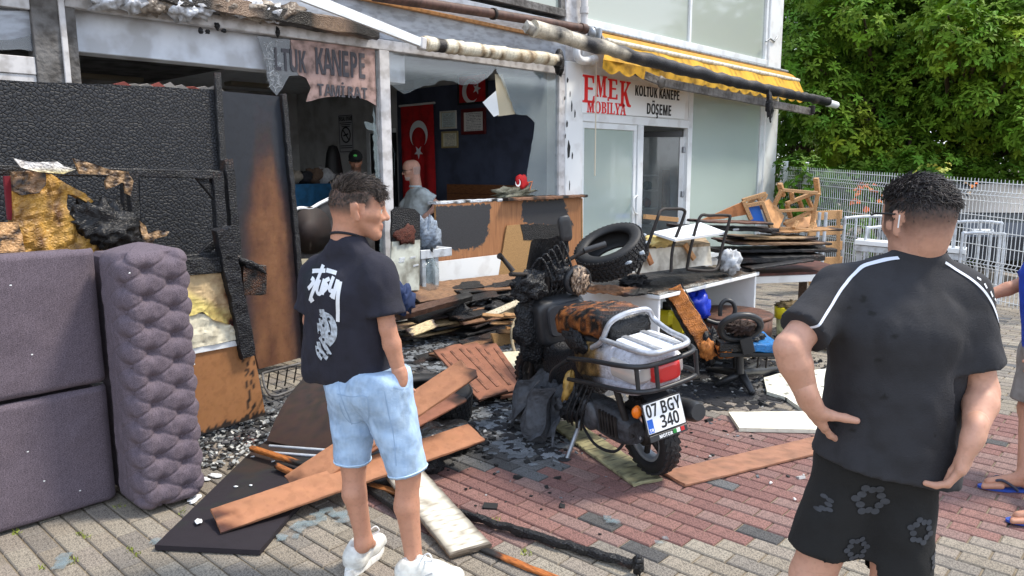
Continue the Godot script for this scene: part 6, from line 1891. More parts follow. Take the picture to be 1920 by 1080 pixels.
func scraps():
	var r := RandomNumberGenerator.new()
	r.seed = 61
	var s := st_new()
	var nz := FastNoiseLite.new()
	nz.seed = 2
	nz.frequency = 1.3
	var spots := [[880, 740, 0.6, 600], [930, 770, 0.4, 380], [1030, 830, 0.3, 130], [870, 840, 0.3, 130], [1340, 700, 0.8, 800], [1300, 660, 0.7, 500], [1450, 640, 0.7, 300], [430, 820, 0.5, 260], [500, 760, 0.5, 300], [850, 660, 0.9, 700], [1000, 920, 0.5, 40], [1250, 800, 0.5, 60], [1400, 850, 0.8, 30], [780, 660, 0.7, 500], [1040, 720, 0.5, 300], [1520, 690, 0.5, 200]]
	for k in spots:
		var c := G(k[0], k[1])
		for i in k[3]:
			var p := c + Vector3(r.randfn() * k[2] * 0.5, 0.003, r.randfn() * k[2] * 0.5)
			var sz := pow(absf(r.randfn()), 1.6) * 0.007 + 0.003
			var g := r.randf()
			s.set_color(Color(0.013, 0.013, 0.014) if g < 0.72 else (Color(0.16, 0.17, 0.18) if g < 0.93 else Color(0.45, 0.44, 0.42)))
			add_box(s, Vector3(sz * r.randf_range(0.8, 2.2), sz * 0.6, sz * r.randf_range(0.6, 1.5)), 0.0, Transform3D(Basis.from_euler(Vector3(r.randf_range(-0.4, 0.4), r.randf() * 6.0, r.randf_range(-0.4, 0.4))), p))
	var o := put(self, "charcoal_debris", done(s), mat(Color.WHITE, 0.8, 0, null, Vector3.ONE, null, 1, true))
	o.set_meta("kind", "stuff")
	tag(o, "black charcoal crumbs scattered over the paving round the scooter", "debris")
	s = st_new()
	for k in [[900, 775, 0.62], [1000, 830, 0.34], [960, 765, 0.5], [1350, 735, 0.5], [1310, 690, 0.55], [830, 668, 0.8], [1400, 690, 0.5], [780, 650, 0.7]]:
		var c := G(k[0], k[1], 0.004)
		var n := 220
		for i in n:
			var p: Vector3 = c + Vector3(r.randfn(), 0, r.randfn()) * k[2] * 0.38
			var R := r.randf_range(0.01, 0.055)
			var g := r.randf()
			var col := Color(0.26, 0.28, 0.30) * r.randf_range(0.5, 1.1) if g < 0.6 else Color(0.03, 0.03, 0.032)
			col.a = 1
			if k[0] > 1300: col = Color(0.022, 0.022, 0.025)
			s.set_color(col)
			s.set_smooth_group(-1)
			var m := 7
			var a0 := r.randf() * 6.0
			var ring := []
			for e in m:
				var a := a0 - TAU * e / m
				ring.append(p + Vector3(cos(a) * R * r.randf_range(0.5, 1.4), 0.0, sin(a) * R * r.randf_range(0.5, 1.4)))
			for e in m:
				for v in [p + Vector3(0, 0.003 + r.randf() * 0.003, 0), ring[(e + 1) % m], ring[e]]: s.add_vertex(v)
	o = put(self, "ash_crust", done(s), mat(Color.WHITE, 0.95, 0, M.t_speck, V1 * 6, null, 1, true))
	o.set_meta("kind", "stuff")
	tag(o, "grey wet ash crust spread on the paving round the scooter", "ash")
	var gm: Material = M.shard
	for k in [[570, 985, 0.035, 4], [545, 1000, 0.03, 2], [525, 1015, 0.03, 2], [640, 968, 0.045, 4], [600, 965, 0.04, 3], [50, 918, 0.02, 1], [120, 1050, 0.035, 2], [100, 905, 0.02, 1], [1145, 980, 0.03, 3], [1245, 1010, 0.02, 2], [300, 1015, 0.03, 2], [120, 1060, 0.03, 2], [350, 905, 0.04, 2]]:
		for i in k[3]:
			var c := G(k[0] + r.randf_range(-18, 18), k[1] + r.randf_range(-8, 8), 0.006 + 0.004 * i)
			var pts := []
			var m := r.randi_range(4, 6)
			for e in m:
				var a := TAU * e / m + r.randf_range(-0.4, 0.4)
				pts.append(c + Vector3(cos(a) * k[2] * r.randf_range(0.5, 1.3), r.randf_range(0, 0.012), sin(a) * k[2] * r.randf_range(0.5, 1.3)))
			var g := slab(self, "glass_shard", pts, 0.005, gm, Vector3.UP)
			var by: String = "near the black board corner" if k[0] < 660 and k[0] > 480 else ("on the red and grey paving by the charred batten" if k[0] > 1000 else "on grey paving in front of the sofa")
			tag(g, "small bluish glass shard lying " + by, "glass shard", "glass shards on the paving")
	s = st_new()
	for i in 700:
		var c := G(r.randf_range(355, 545), r.randf_range(770, 880), 0.004)
		var sz := r.randf_range(0.006, 0.022)
		var g := r.randf()
		s.set_color([Color(0.3, 0.31, 0.3), Color(0.08, 0.08, 0.085), Color(0.5, 0.5, 0.47), Color(0.03, 0.03, 0.03)][int(g * 4.0)])
		add_box(s, Vector3(sz * 1.6, sz * 0.5, sz), 0.0, Transform3D(Basis.from_euler(Vector3(r.randf_range(-0.5, 0.5), r.randf() * 6, r.randf_range(-0.5, 0.5))), c + Vector3(0, r.randf() * 0.02, 0)))
	o = put(self, "broken_rubble", done(s), mat(Color.WHITE, 0.5, 0, null, Vector3.ONE, null, 1, true))
	o.set_meta("kind", "stuff")
	tag(o, "grey broken glass and plaster rubble behind the tufted sofa arm", "rubble")
	for k in [[333, 915, 0.035], [382, 898, 0.04], [404, 892, 0.045], [365, 935, 0.05], [414, 925, 0.04], [1490, 936, 0.012], [1445, 905, 0.012]]:
		var g := one("plaster_chip", "flat white plaster chip lying on the paving", "plaster chip", lump(Vector3(k[2], 0.006, k[2] * 0.5), k[0], 0.5, 6), M.white, Transform3D(Basis(Vector3.UP, k[0]), G(k[0], k[1], 0.008)), "plaster chips")
	s = st_new()
	for k in [[80, 1065], [150, 1000], [245, 1030], [255, 1040], [135, 1052], [160, 1008], [30, 1000], [340, 960], [225, 950], [990, 1040], [930, 975], [985, 1035]]:
		for i in 14:
			var c := G(k[0] + r.randfn() * 4, k[1] + r.randfn() * 3, 0.0)
			var d := Vector3(r.randfn() * 0.01, r.randf_range(0.006, 0.018), r.randfn() * 0.01)
			s.set_color(Color(0.22, 0.25, 0.05) * r.randf_range(0.6, 1.3))
			for v in [c + Vector3(-0.003, 0, 0), c + d, c + Vector3(0.003, 0, 0.002)]: s.add_vertex(v)
	o = put(self, "joint_weeds", done(s), M.leaf)
	o.set_meta("kind", "stuff")
	tag(o, "yellow green weeds growing in the paving joints", "weeds")
func loft(parent, called, secs: Array, n: int, m, xf: Transform3D, col = null, pw := 0.6, amp := 0.0, sd := 1) -> MeshInstance3D:
	var nz := FastNoiseLite.new()
	nz.seed = sd
	nz.frequency = 3.0
	var rings := []
	for s in secs:
		var ring := []
		for k in n:
			var a := TAU * k / n
			var c := cos(a)
			var q := sin(a)
			var p := Vector3(s[0], s[1] + signf(q) * pow(absf(q), pw) * s[2], s[4] + signf(c) * pow(absf(c), pw) * s[3])
			if amp > 0.0:
				var d := Vector3(0, q, c)
				p += d * amp * (nz.get_noise_3dv(p * 4.0) + 0.7 * nz.get_noise_3dv(p * 11.0)) + Vector3(amp * nz.get_noise_3dv(p * 6.0), 0, 0)
			ring.append(p)
		rings.append(ring)
	var st := st_new()
	add_rings(st, rings, true)
	var mesh := done(st)
	if col != null: mesh = paint_mesh(mesh, col)
	return put(parent, called, mesh, m, xf)
func resample(secs: Array, per: int) -> Array:
	var o := []
	for i in secs.size() - 1:
		for k in per:
			var t := float(k) / per
			var s := []
			for e in 5: s.append(cubic_interpolate(secs[i][e], secs[i + 1][e], secs[max(i - 1, 0)][e], secs[min(i + 2, secs.size() - 1)][e], t))
			o.append(s)
	o.append(secs[-1])
	return o
func wheel(parent, called, xf: Transform3D, R: float, W: float, burnt: bool):
	var L := xf * Transform3D(Basis(Vector3.RIGHT, PI / 2), Vector3.ZERO)
	var h := W * 0.5
	var hub := put(parent, called, lathe([Vector2(0.0, -0.05), Vector2(0.05, -0.05), Vector2(0.055, -0.03), Vector2(0.055, 0.03), Vector2(0.05, 0.05), Vector2(0.0, 0.05)], 16), M.burnt_steel, L)
	put(hub, "tyre", lathe([Vector2(R * 0.64, -h * 0.7), Vector2(R * 0.75, -h * 0.98), Vector2(R * 0.88, -h * 0.95), Vector2(R * 0.97, -h * 0.6), Vector2(R, 0), Vector2(R * 0.97, h * 0.6), Vector2(R * 0.88, h * 0.95), Vector2(R * 0.75, h * 0.98), Vector2(R * 0.64, h * 0.7)], 40, true), M.rubber if not burnt else M.char, L)
	var s := st_new()
	for i in 30:
		for k in 4:
			var a := TAU * (i + 0.5 * (k % 2)) / 30
			var y := (k - 1.5) * W * 0.24
			var rr := R * (1.0 - 0.04 * absf(k - 1.5))
			add_box(s, Vector3(0.012, W * 0.17, R * 0.14), 0.002, Transform3D(Basis(Vector3.UP, -a) * Basis(Vector3.RIGHT, 0.4 * signf(k - 1.5)) , Vector3(cos(a), 0, sin(a)) * rr + Vector3(0, y, 0)))
	put(hub, "tread", done(s), M.rubber, L).set_meta("kind", "stuff")
	put(hub, "rim", lathe([Vector2(R * 0.56, -h * 0.6), Vector2(R * 0.66, -h * 0.72), Vector2(R * 0.66, h * 0.72), Vector2(R * 0.56, h * 0.6)], 30, true), M.steel if not burnt else M.burnt_steel, L)
	for i in 5:
		var a := TAU * i / 5
		put(hub, "spoke", box(Vector3(R * 0.58, 0.03, 0.03), 0.006), M.burnt_steel, L * Transform3D(Basis(Vector3.UP, -a), Vector3(cos(a), 0, sin(a)) * R * 0.33))
func scooter():
	var base := G(1224, 884, 0.02)
	var f := Vector3(0.56, 0, -1.44).normalized()
	var lean := 0.14
	var r0 := f.cross(Vector3.UP)
	var u2 := Vector3.UP * cos(lean) - r0 * sin(lean)
	var r2 := f.cross(u2)
	var xf := Transform3D(Basis(f, u2, r2), base)
	var t := thing("motor_scooter", "silver scooter with burnt seat and charred front leaning on the paving", "scooter", base)
	var P := func(x, y, z) -> Vector3: return xf * Vector3(x, y, z)
	wheel(t, "rear_wheel", xf * T_(Vector3(0, 0.222, 0)), 0.222, 0.11, false)
	wheel(t, "front_wheel", xf * Transform3D(Basis(Vector3.UP, 0.25), Vector3(1.27, 0.23, 0)), 0.225, 0.11, true)
	var nz := FastNoiseLite.new()
	nz.seed = 6
	nz.frequency = 3.0
	var body := loft(t, "tail_body", resample([[-0.17, 0.66, 0.05, 0.09, 0.0], [-0.13, 0.655, 0.085, 0.14, 0.0], [0.0, 0.65, 0.11, 0.17, 0.0], [0.2, 0.63, 0.13, 0.175, 0.0], [0.4, 0.60, 0.14, 0.16, 0.0], [0.52, 0.58, 0.13, 0.12, 0.0]], 6), 36, M.melt_vc, xf, func(p: Vector3) -> Color:
		var k := smoothstep(0.06, 0.2, p.x + 0.12 * nz.get_noise_3dv(p * 3.0) - (0.12 if p.z > 0.0 else 0.0))
		var m2 := nz.get_noise_3dv(p * 9.0)
		var burn := lin(0.62, 0.50, 0.30).lerp(lin(0.12, 0.09, 0.07), clampf(0.6 + 1.6 * m2 + (p.x - 0.25) * 1.5, 0, 1))
		return lin(0.83, 0.84, 0.88).lerp(burn, k), 0.55, 0.006, 4)
	loft(t, "lower_cowl", resample([[-0.15, 0.56, 0.03, 0.12, 0.0], [-0.08, 0.55, 0.045, 0.165, 0.0], [0.15, 0.53, 0.05, 0.18, 0.0], [0.38, 0.50, 0.05, 0.16, 0.0]], 5), 28, M.melt_vc, xf, func(p: Vector3) -> Color: return lin(0.78, 0.79, 0.84).lerp(lin(0.13, 0.12, 0.12), smoothstep(0.08, 0.22, p.x + 0.1 * nz.get_noise_3dv(p * 5.0))), 0.6, 0.002, 5)
	var red := mat(Color(0.80, 0.03, 0.05), 0.15)
	red.clearcoat_enabled = true
	var clear := mat(Color(0.80, 0.78, 0.76), 0.15, 0.2)
	loft(t, "tail_light", resample([[-0.205, 0.63, 0.035, 0.05, 0.02], [-0.19, 0.635, 0.055, 0.085, 0.02], [-0.12, 0.64, 0.06, 0.1, 0.02]], 3), 24, red, xf, null, 0.45)
	loft(t, "indicator_lens", resample([[-0.16, 0.64, 0.03, 0.02, 0.125], [-0.13, 0.64, 0.055, 0.04, 0.125], [-0.05, 0.645, 0.06, 0.05, 0.135]], 3), 16, clear, xf, null, 0.5)
	loft(t, "indicator_lens", resample([[-0.17, 0.64, 0.03, 0.035, -0.105], [-0.13, 0.64, 0.055, 0.055, -0.11], [0.02, 0.66, 0.055, 0.04, -0.15]], 3), 16, clear, xf, null, 0.5)
	for e in [[0.71, 0.0], [0.575, 0.03]]:
		var y: float = e[0]
		pipe(t, "crash_bar", curve([P.call(0.45 + e[1], y - 0.10, -0.20), P.call(0.15, y - 0.03, -0.235), P.call(-0.12, y, -0.215), P.call(-0.225, y, -0.13), P.call(-0.235, y, 0.06), P.call(-0.2, y, 0.19), P.call(-0.05, y - 0.01, 0.235), P.call(0.3, y - 0.06, 0.22)], 6), 0.0135, M.plastic, 8)
	for e in [[-0.18, -0.17], [-0.225, 0.03 - 0.11], [-0.195, 0.195]]:
		pipe(t, "crash_bar_strut", [P.call(e[0] - 0.012, 0.572, e[1]), P.call(e[0] - 0.012, 0.712, e[1])], 0.012, M.plastic, 8)
	pipe(t, "crash_bar", curve([P.call(0.46, 0.60, -0.2), P.call(0.62, 0.50, -0.22), P.call(0.72, 0.40, -0.2)], 5), 0.0135, M.plastic, 8)
	var px := Transform3D(xf.basis * Basis(Vector3.UP, -PI / 2) * Basis(Vector3.RIGHT, -0.22), P.call(-0.2, 0.415, -0.03))
	var wm := mat(Color(0.93, 0.94, 0.94), 0.4)
	var pl := put(t, "number_plate", box(Vector3(0.235, 0.155, 0.006), 0.002), wm, px)
	put(pl, "plate_border", box(Vector3(0.25, 0.17, 0.004), 0.004), M.plastic, px * T_(Vector3(0, 0, -0.004)))
	put(pl, "country_band", box(Vector3(0.034, 0.07, 0.001), 0), mat(Color(0.08, 0.36, 0.75), 0.4), px * T_(Vector3(-0.098, -0.038, 0.0038)))
	text(pl, "lettering", "07 BGY", 0.092, 0.001, M.ink, px * T_(Vector3(0.0, 0.038, 0.004)), false, true, 0.72)
	text(pl, "lettering", "340", 0.092, 0.001, M.ink, px * T_(Vector3(0.025, -0.034, 0.004)), false, true, 0.8)
	text(pl, "lettering", "TR", 0.024, 0.001, wm, px * T_(Vector3(-0.098, -0.06, 0.0048)))
	var hold := put(t, "plate_holder", box(Vector3(0.24, 0.034, 0.008), 0.003), M.plastic, px * T_(Vector3(0, -0.104, 0.001)))
	text(hold, "lettering", "MOTOR", 0.024, 0.001, wm, px * T_(Vector3(-0.02, -0.104, 0.0055)))
	for e in [[0.038, Color(0.1, 0.5, 0.2)], [0.06, Color(0.9, 0.9, 0.9)], [0.088, Color(0.75, 0.1, 0.1)]]:
		put(hold, "stripe", box(Vector3(0.022, 0.022, 0.001), 0), mat(e[1], 0.4), px * T_(Vector3(e[0], -0.1, 0.0055)))
	put(t, "indicator", lump(Vector3(0.02, 0.035, 0.03), 5, 0.1, 8), mat(Color(0.9, 0.45, 0.05), 0.3), xf * T_(Vector3(-0.15, 0.45, -0.165)))
	put(t, "mudguard", sheet(func(u, v):
		var a := lerpf(-0.5, 0.85, u) + PI / 2
		return Vector3(cos(a) * 0.265, 0.235 + sin(a) * 0.265, lerpf(-0.075, 0.075, v)), 16, 4), M.plastic, xf)
	var alu := mat(Color(0.78, 0.79, 0.81), 0.3, 0.5, M.t_mottle, V1 * 6)
	pipe(t, "grab_rail", curve([P.call(0.22, 0.72, -0.17), P.call(0.12, 0.78, -0.165), P.call(0.08, 0.875, -0.13), P.call(0.06, 0.91, -0.06), P.call(0.055, 0.915, 0.03), P.call(0.06, 0.90, 0.11), P.call(0.06, 0.84, 0.145), P.call(-0.06, 0.795, 0.15), P.call(-0.2, 0.785, 0.14), P.call(-0.26, 0.78, 0.10), P.call(-0.27, 0.78, 0.0), P.call(-0.26, 0.78, -0.10), P.call(-0.18, 0.785, -0.15), P.call(0.0, 0.79, -0.165), P.call(0.12, 0.79, -0.165)], 6), 0.0155, alu, 10)
	loft(t, "rack_plate", resample([[-0.24, 0.775, 0.008, 0.10, 0.0], [-0.1, 0.775, 0.012, 0.12, 0.0], [0.05, 0.78, 0.012, 0.12, 0.0]], 3), 24, mat(Color(0.88, 0.89, 0.91), 0.35), xf, null, 0.4)
	for e in [-0.06, 0.06]: loft(t, "rack_rib", [[-0.25, 0.787, 0.007, 0.018, e], [0.06, 0.79, 0.007, 0.018, e]], 12, alu, xf, null, 0.5)
	loft(t, "seat", resample([[0.06, 0.80, 0.05, 0.10, 0.0], [0.10, 0.82, 0.075, 0.135, 0.0], [0.3, 0.83, 0.09, 0.15, 0.0], [0.48, 0.80, 0.085, 0.15, 0.0], [0.62, 0.78, 0.09, 0.14, 0.0], [0.72, 0.75, 0.08, 0.11, 0.0], [0.76, 0.74, 0.05, 0.08, 0.0]], 8), 40, M.melt_vc, xf, func(p: Vector3) -> Color:
		var k := nz.get_noise_3dv(p * 5.0) + 0.6 * nz.get_noise_3dv(p * 13.0)
		var foam := lin(0.66, 0.40, 0.19).lerp(lin(0.34, 0.18, 0.09), clampf(0.4 + 1.6 * nz.get_noise_3dv(p * 8.0 + Vector3(9, 0, 0)), 0, 1))
		var c := foam.lerp(lin(0.075, 0.07, 0.07), smoothstep(-0.02, 0.12, k + (p.y - 0.84) * 2.2))
		return c.lerp(lin(0.10, 0.10, 0.11), 1.0 - smoothstep(0.12, 0.2, p.x + 0.05 * k)), 0.6, 0.016, 7)
	loft(t, "seat_base", resample([[0.05, 0.745, 0.02, 0.11, 0.0], [0.3, 0.735, 0.03, 0.14, 0.0], [0.55, 0.715, 0.03, 0.12, 0.0]], 4), 24, M.plastic, xf)
	put(t, "charred_flap", lump(Vector3(0.12, 0.06, 0.03), 12, 0.5, 12), M.char, xf * T_(Vector3(0.42, 0.71, -0.16)))
	loft(t, "engine", resample([[-0.03, 0.27, 0.06, 0.05, -0.10], [0.06, 0.28, 0.09, 0.065, -0.11], [0.25, 0.29, 0.10, 0.07, -0.11], [0.42, 0.28, 0.09, 0.06, -0.1], [0.5, 0.28, 0.05, 0.04, -0.1]], 5), 24, mat(Color(0.30, 0.31, 0.33), 0.6, 0.3, M.t_dirt, V1 * 7, M.n_fine, 0.6), xf, null, 0.55, 0.004)
	put(t, "gearbox_cover", lathe([Vector2(0, -0.03), Vector2(0.08, -0.028), Vector2(0.095, -0.01), Vector2(0.09, 0.02), Vector2(0.06, 0.035), Vector2(0, 0.04)], 24), mat(Color(0.34, 0.35, 0.37), 0.5, 0.3, M.t_dirt, V1 * 7), xf * Transform3D(Basis(Vector3.RIGHT, -PI / 2), Vector3(0.33, 0.29, -0.17)))
	for i in 6: put(t, "cooling_fin", box(Vector3(0.012, 0.13, 0.02), 0.003), M.burnt_steel, xf * T_(Vector3(0.05 + i * 0.03, 0.30, -0.18)))
	pipe(t, "exhaust", curve([P.call(0.35, 0.3, 0.14), P.call(0.15, 0.32, 0.17), P.call(-0.1, 0.35, 0.18), P.call(-0.22, 0.37, 0.175)], 4), [0.03, 0.035, 0.04, 0.05, 0.055, 0.06, 0.06, 0.06, 0.06, 0.06, 0.058, 0.055, 0.045], M.plastic, 14)
	for e in [-0.13, 0.13]:
		pipe(t, "shock_absorber", [P.call(-0.02, 0.25, e), P.call(0.1, 0.55, e)], 0.02, M.burnt_steel, 8)
	put(t, "axle_nut", lump(Vector3(0.03, 0.03, 0.02), 6, 0.3, 6), M.steel, xf * T_(Vector3(0.0, 0.235, -0.08)))
	pipe(t, "side_stand", [P.call(0.48, 0.22, -0.14), P.call(0.42, -0.0, -0.32)], [0.014, 0.012], M.steel, 7)
	pipe(t, "brake_cable", curve([P.call(0.02, 0.24, -0.13), P.call(0.1, 0.14, -0.17), P.call(0.3, 0.12, -0.18), P.call(0.5, 0.2, -0.15)], 5), 0.009, M.plastic, 6)
	for i in 4: pipe(t, "burnt_wire", curve([P.call(0.3 + i * 0.05, 0.45, -0.15), P.call(0.33 + i * 0.04, 0.3, -0.22 - 0.01 * i), P.call(0.4 + i * 0.05, 0.18, -0.2)], 5), 0.008, M.char, 5)
	put(t, "molten_drip", lump(Vector3(0.03, 0.09, 0.03), 15, 0.4, 9), mat(Color(0.72, 0.58, 0.30), 0.4, 0, M.t_dirt, V1 * 6), xf * Transform3D(Basis(Vector3.RIGHT, 0.4), Vector3(0.5, 0.43, -0.2)))
	var greym := mat(Color(0.30, 0.31, 0.33), 0.7, 0, M.t_dirt, V1 * 5, M.n_cells2, 0.6)
	put(t, "melted_floor", sheet(func(u, v):
		var x := lerpf(0.5, 1.12, u)
		var z := lerpf(-0.36, 0.2, v)
		var drop := 0.26 * pow(absf(v - 0.62) / 0.62, 1.6)
		return Vector3(x + 0.03 * sin(v * 9.0), 0.34 - drop + 0.035 * sin(u * 11.0 + v * 7.0) + 0.03 * nz.get_noise_2d(u * 3.0, v * 3.0), z + 0.04 * sin(u * 13.0)), 26, 26), greym, xf)
	put(t, "melted_skirt", sheet(func(u, v):
		return Vector3(lerpf(0.62, 1.1, u) + 0.03 * sin(v * 6.0), 0.36 - v * (0.24 + 0.1 * sin(u * 9.0)), -0.24 - 0.13 * v + 0.05 * sin(u * 14.0)), 24, 12), greym, xf)
	for i in 5: put(t, "molten_lump", lump(Vector3(0.08, 0.06, 0.07), 80 + i, 0.5, 10, 2.0), [M.char, greym][i % 2], xf * T_(Vector3(0.55 + 0.11 * i, 0.24 + 0.04 * sin(i * 3.0), -0.16 + 0.02 * i)))
	loft(t, "tunnel", resample([[0.5, 0.5, 0.2, 0.09, 0.0], [0.62, 0.42, 0.18, 0.08, 0.0], [0.9, 0.40, 0.14, 0.07, 0.0], [1.02, 0.48, 0.2, 0.09, 0.0]], 4), 20, M.char, xf, null, 0.6, 0.01)
	loft(t, "glove_box", resample([[0.93, 0.68, 0.12, 0.15, 0.06], [0.95, 0.685, 0.15, 0.18, 0.06], [1.06, 0.70, 0.17, 0.18, 0.05], [1.1, 0.70, 0.15, 0.14, 0.04]], 3), 28, M.plastic, xf, null, 0.4, 0.003)
	loft(t, "box_lid", [[0.915, 0.70, 0.10, 0.13, 0.08], [0.935, 0.70, 0.11, 0.14, 0.08]], 24, mat(Color(0.20, 0.21, 0.225), 0.45), xf, null, 0.35)
	var tri := st_new()
	add_prism(tri, PackedVector2Array([Vector2(-0.026, -0.02), Vector2(0.026, -0.02), Vector2(0, 0.028)]), 0.003)
	put(t, "warning_sticker", done(tri), mat(Color(0.92, 0.76, 0.05), 0.4), xf * Transform3D(Basis(Vector3.UP, -PI / 2), Vector3(0.91, 0.685, 0.07)))
	put(t, "melted_shield", lump(Vector3(0.06, 0.22, 0.13), 21, 0.3, 22, 1.3), M.char, xf * T_(Vector3(1.04, 0.66, -0.12)))
	put(t, "melted_shield", lump(Vector3(0.06, 0.15, 0.1), 22, 0.35, 20, 1.4), M.char, xf * T_(Vector3(1.1, 0.42, 0.0)))
	for e in [-0.07, 0.07]: pipe(t, "fork_leg", [P.call(1.27, 0.23, e), P.call(1.12, 0.62, e)], 0.02, M.burnt_steel, 8)
	pipe(t, "steering_column", [P.call(1.12, 0.55, 0), P.call(0.98, 1.0, 0)], 0.028, M.burnt_steel, 9)
	put(t, "melted_dash", lump(Vector3(0.08, 0.09, 0.12), 23, 0.4, 22, 1.6), M.char, xf * T_(Vector3(1.0, 0.95, -0.12)))
	put(t, "melted_dash", lump(Vector3(0.08, 0.09, 0.1), 24, 0.4, 20, 1.6), M.char, xf * T_(Vector3(1.02, 0.98, 0.1)))
	pipe(t, "handlebar", curve([P.call(0.88, 1.08, -0.30), P.call(0.97, 1.04, -0.17), P.call(1.0, 1.0, 0.0), P.call(0.99, 1.06, 0.17), P.call(0.93, 1.12, 0.33)], 6), 0.014, M.burnt_steel, 8)
	pipe(t, "grip", [P.call(0.94, 1.11, 0.27), P.call(0.91, 1.13, 0.42)], 0.02, M.plastic, 9)
	pipe(t, "brake_lever", curve([P.call(0.9, 1.09, -0.27), P.call(0.93, 1.17, -0.31), P.call(0.92, 1.20, -0.34)], 4), [0.018, 0.017, 0.016, 0.015, 0.014, 0.016, 0.018, 0.02, 0.02], M.burnt_steel, 7)
	var cow := put(t, "front_cowl", sheet(func(u, v):
		var a := lerpf(-0.9, 1.1, v)
		return Vector3(1.06 + 0.10 * cos(a) - 0.08 * u, 0.98 + u * 0.24 + 0.01 * sin(v * 9.0), 0.04 + 0.17 * sin(a) + 0.04 * u), 14, 16), mat(Color(0.15, 0.155, 0.165), 0.4, 0, M.t_dirt, V1 * 6, M.n_cells2, 0.4), xf)
	for i in 5: pipe(t, "burnt_wire", curve([P.call(1.0, 1.05, -0.1 + i * 0.05), P.call(0.95, 1.12 + 0.02 * i, -0.04 + i * 0.04), P.call(0.96, 0.95, 0.02 + i * 0.04), P.call(1.0, 0.85, i * 0.03)], 5), 0.009, M.char, 5)
	pipe(t, "mirror_stalk", curve([P.call(0.98, 1.08, 0.13), P.call(0.99, 1.17, 0.15), P.call(0.97, 1.22, 0.15)], 4), 0.01, M.burnt_steel, 7)
	loft(t, "mirror", resample([[0.94, 1.275, 0.055, 0.025, 0.16], [0.95, 1.275, 0.085, 0.045, 0.16], [0.99, 1.275, 0.07, 0.035, 0.16]], 3), 20, M.plastic, xf, null, 0.5)
	put(t, "melted_speedometer", paint_mesh(lump(Vector3(0.035, 0.085, 0.06), 31, 0.4, 22, 1.8), func(p: Vector3) -> Color:
		var k := nz.get_noise_3dv(p * 22.0)
		return lin(0.72, 0.62, 0.52).lerp(lin(0.18, 0.12, 0.10), clampf(0.5 + k * 2.6, 0, 1))), M.melt_vc, xf * T_(Vector3(0.90, 0.93, 0.19)))
	put(t, "melted_ring", lathe([Vector2(0.07, -0.02), Vector2(0.095, -0.02), Vector2(0.10, 0.02), Vector2(0.08, 0.03)], 24, true), M.plastic, xf * Transform3D(Basis(Vector3.FORWARD, PI / 2 - 0.15), Vector3(0.925, 0.93, 0.19)))
func chair_stick(parent, called, a, b, w, m): return stick(parent, called, a, b, w * 1.35, w, m)
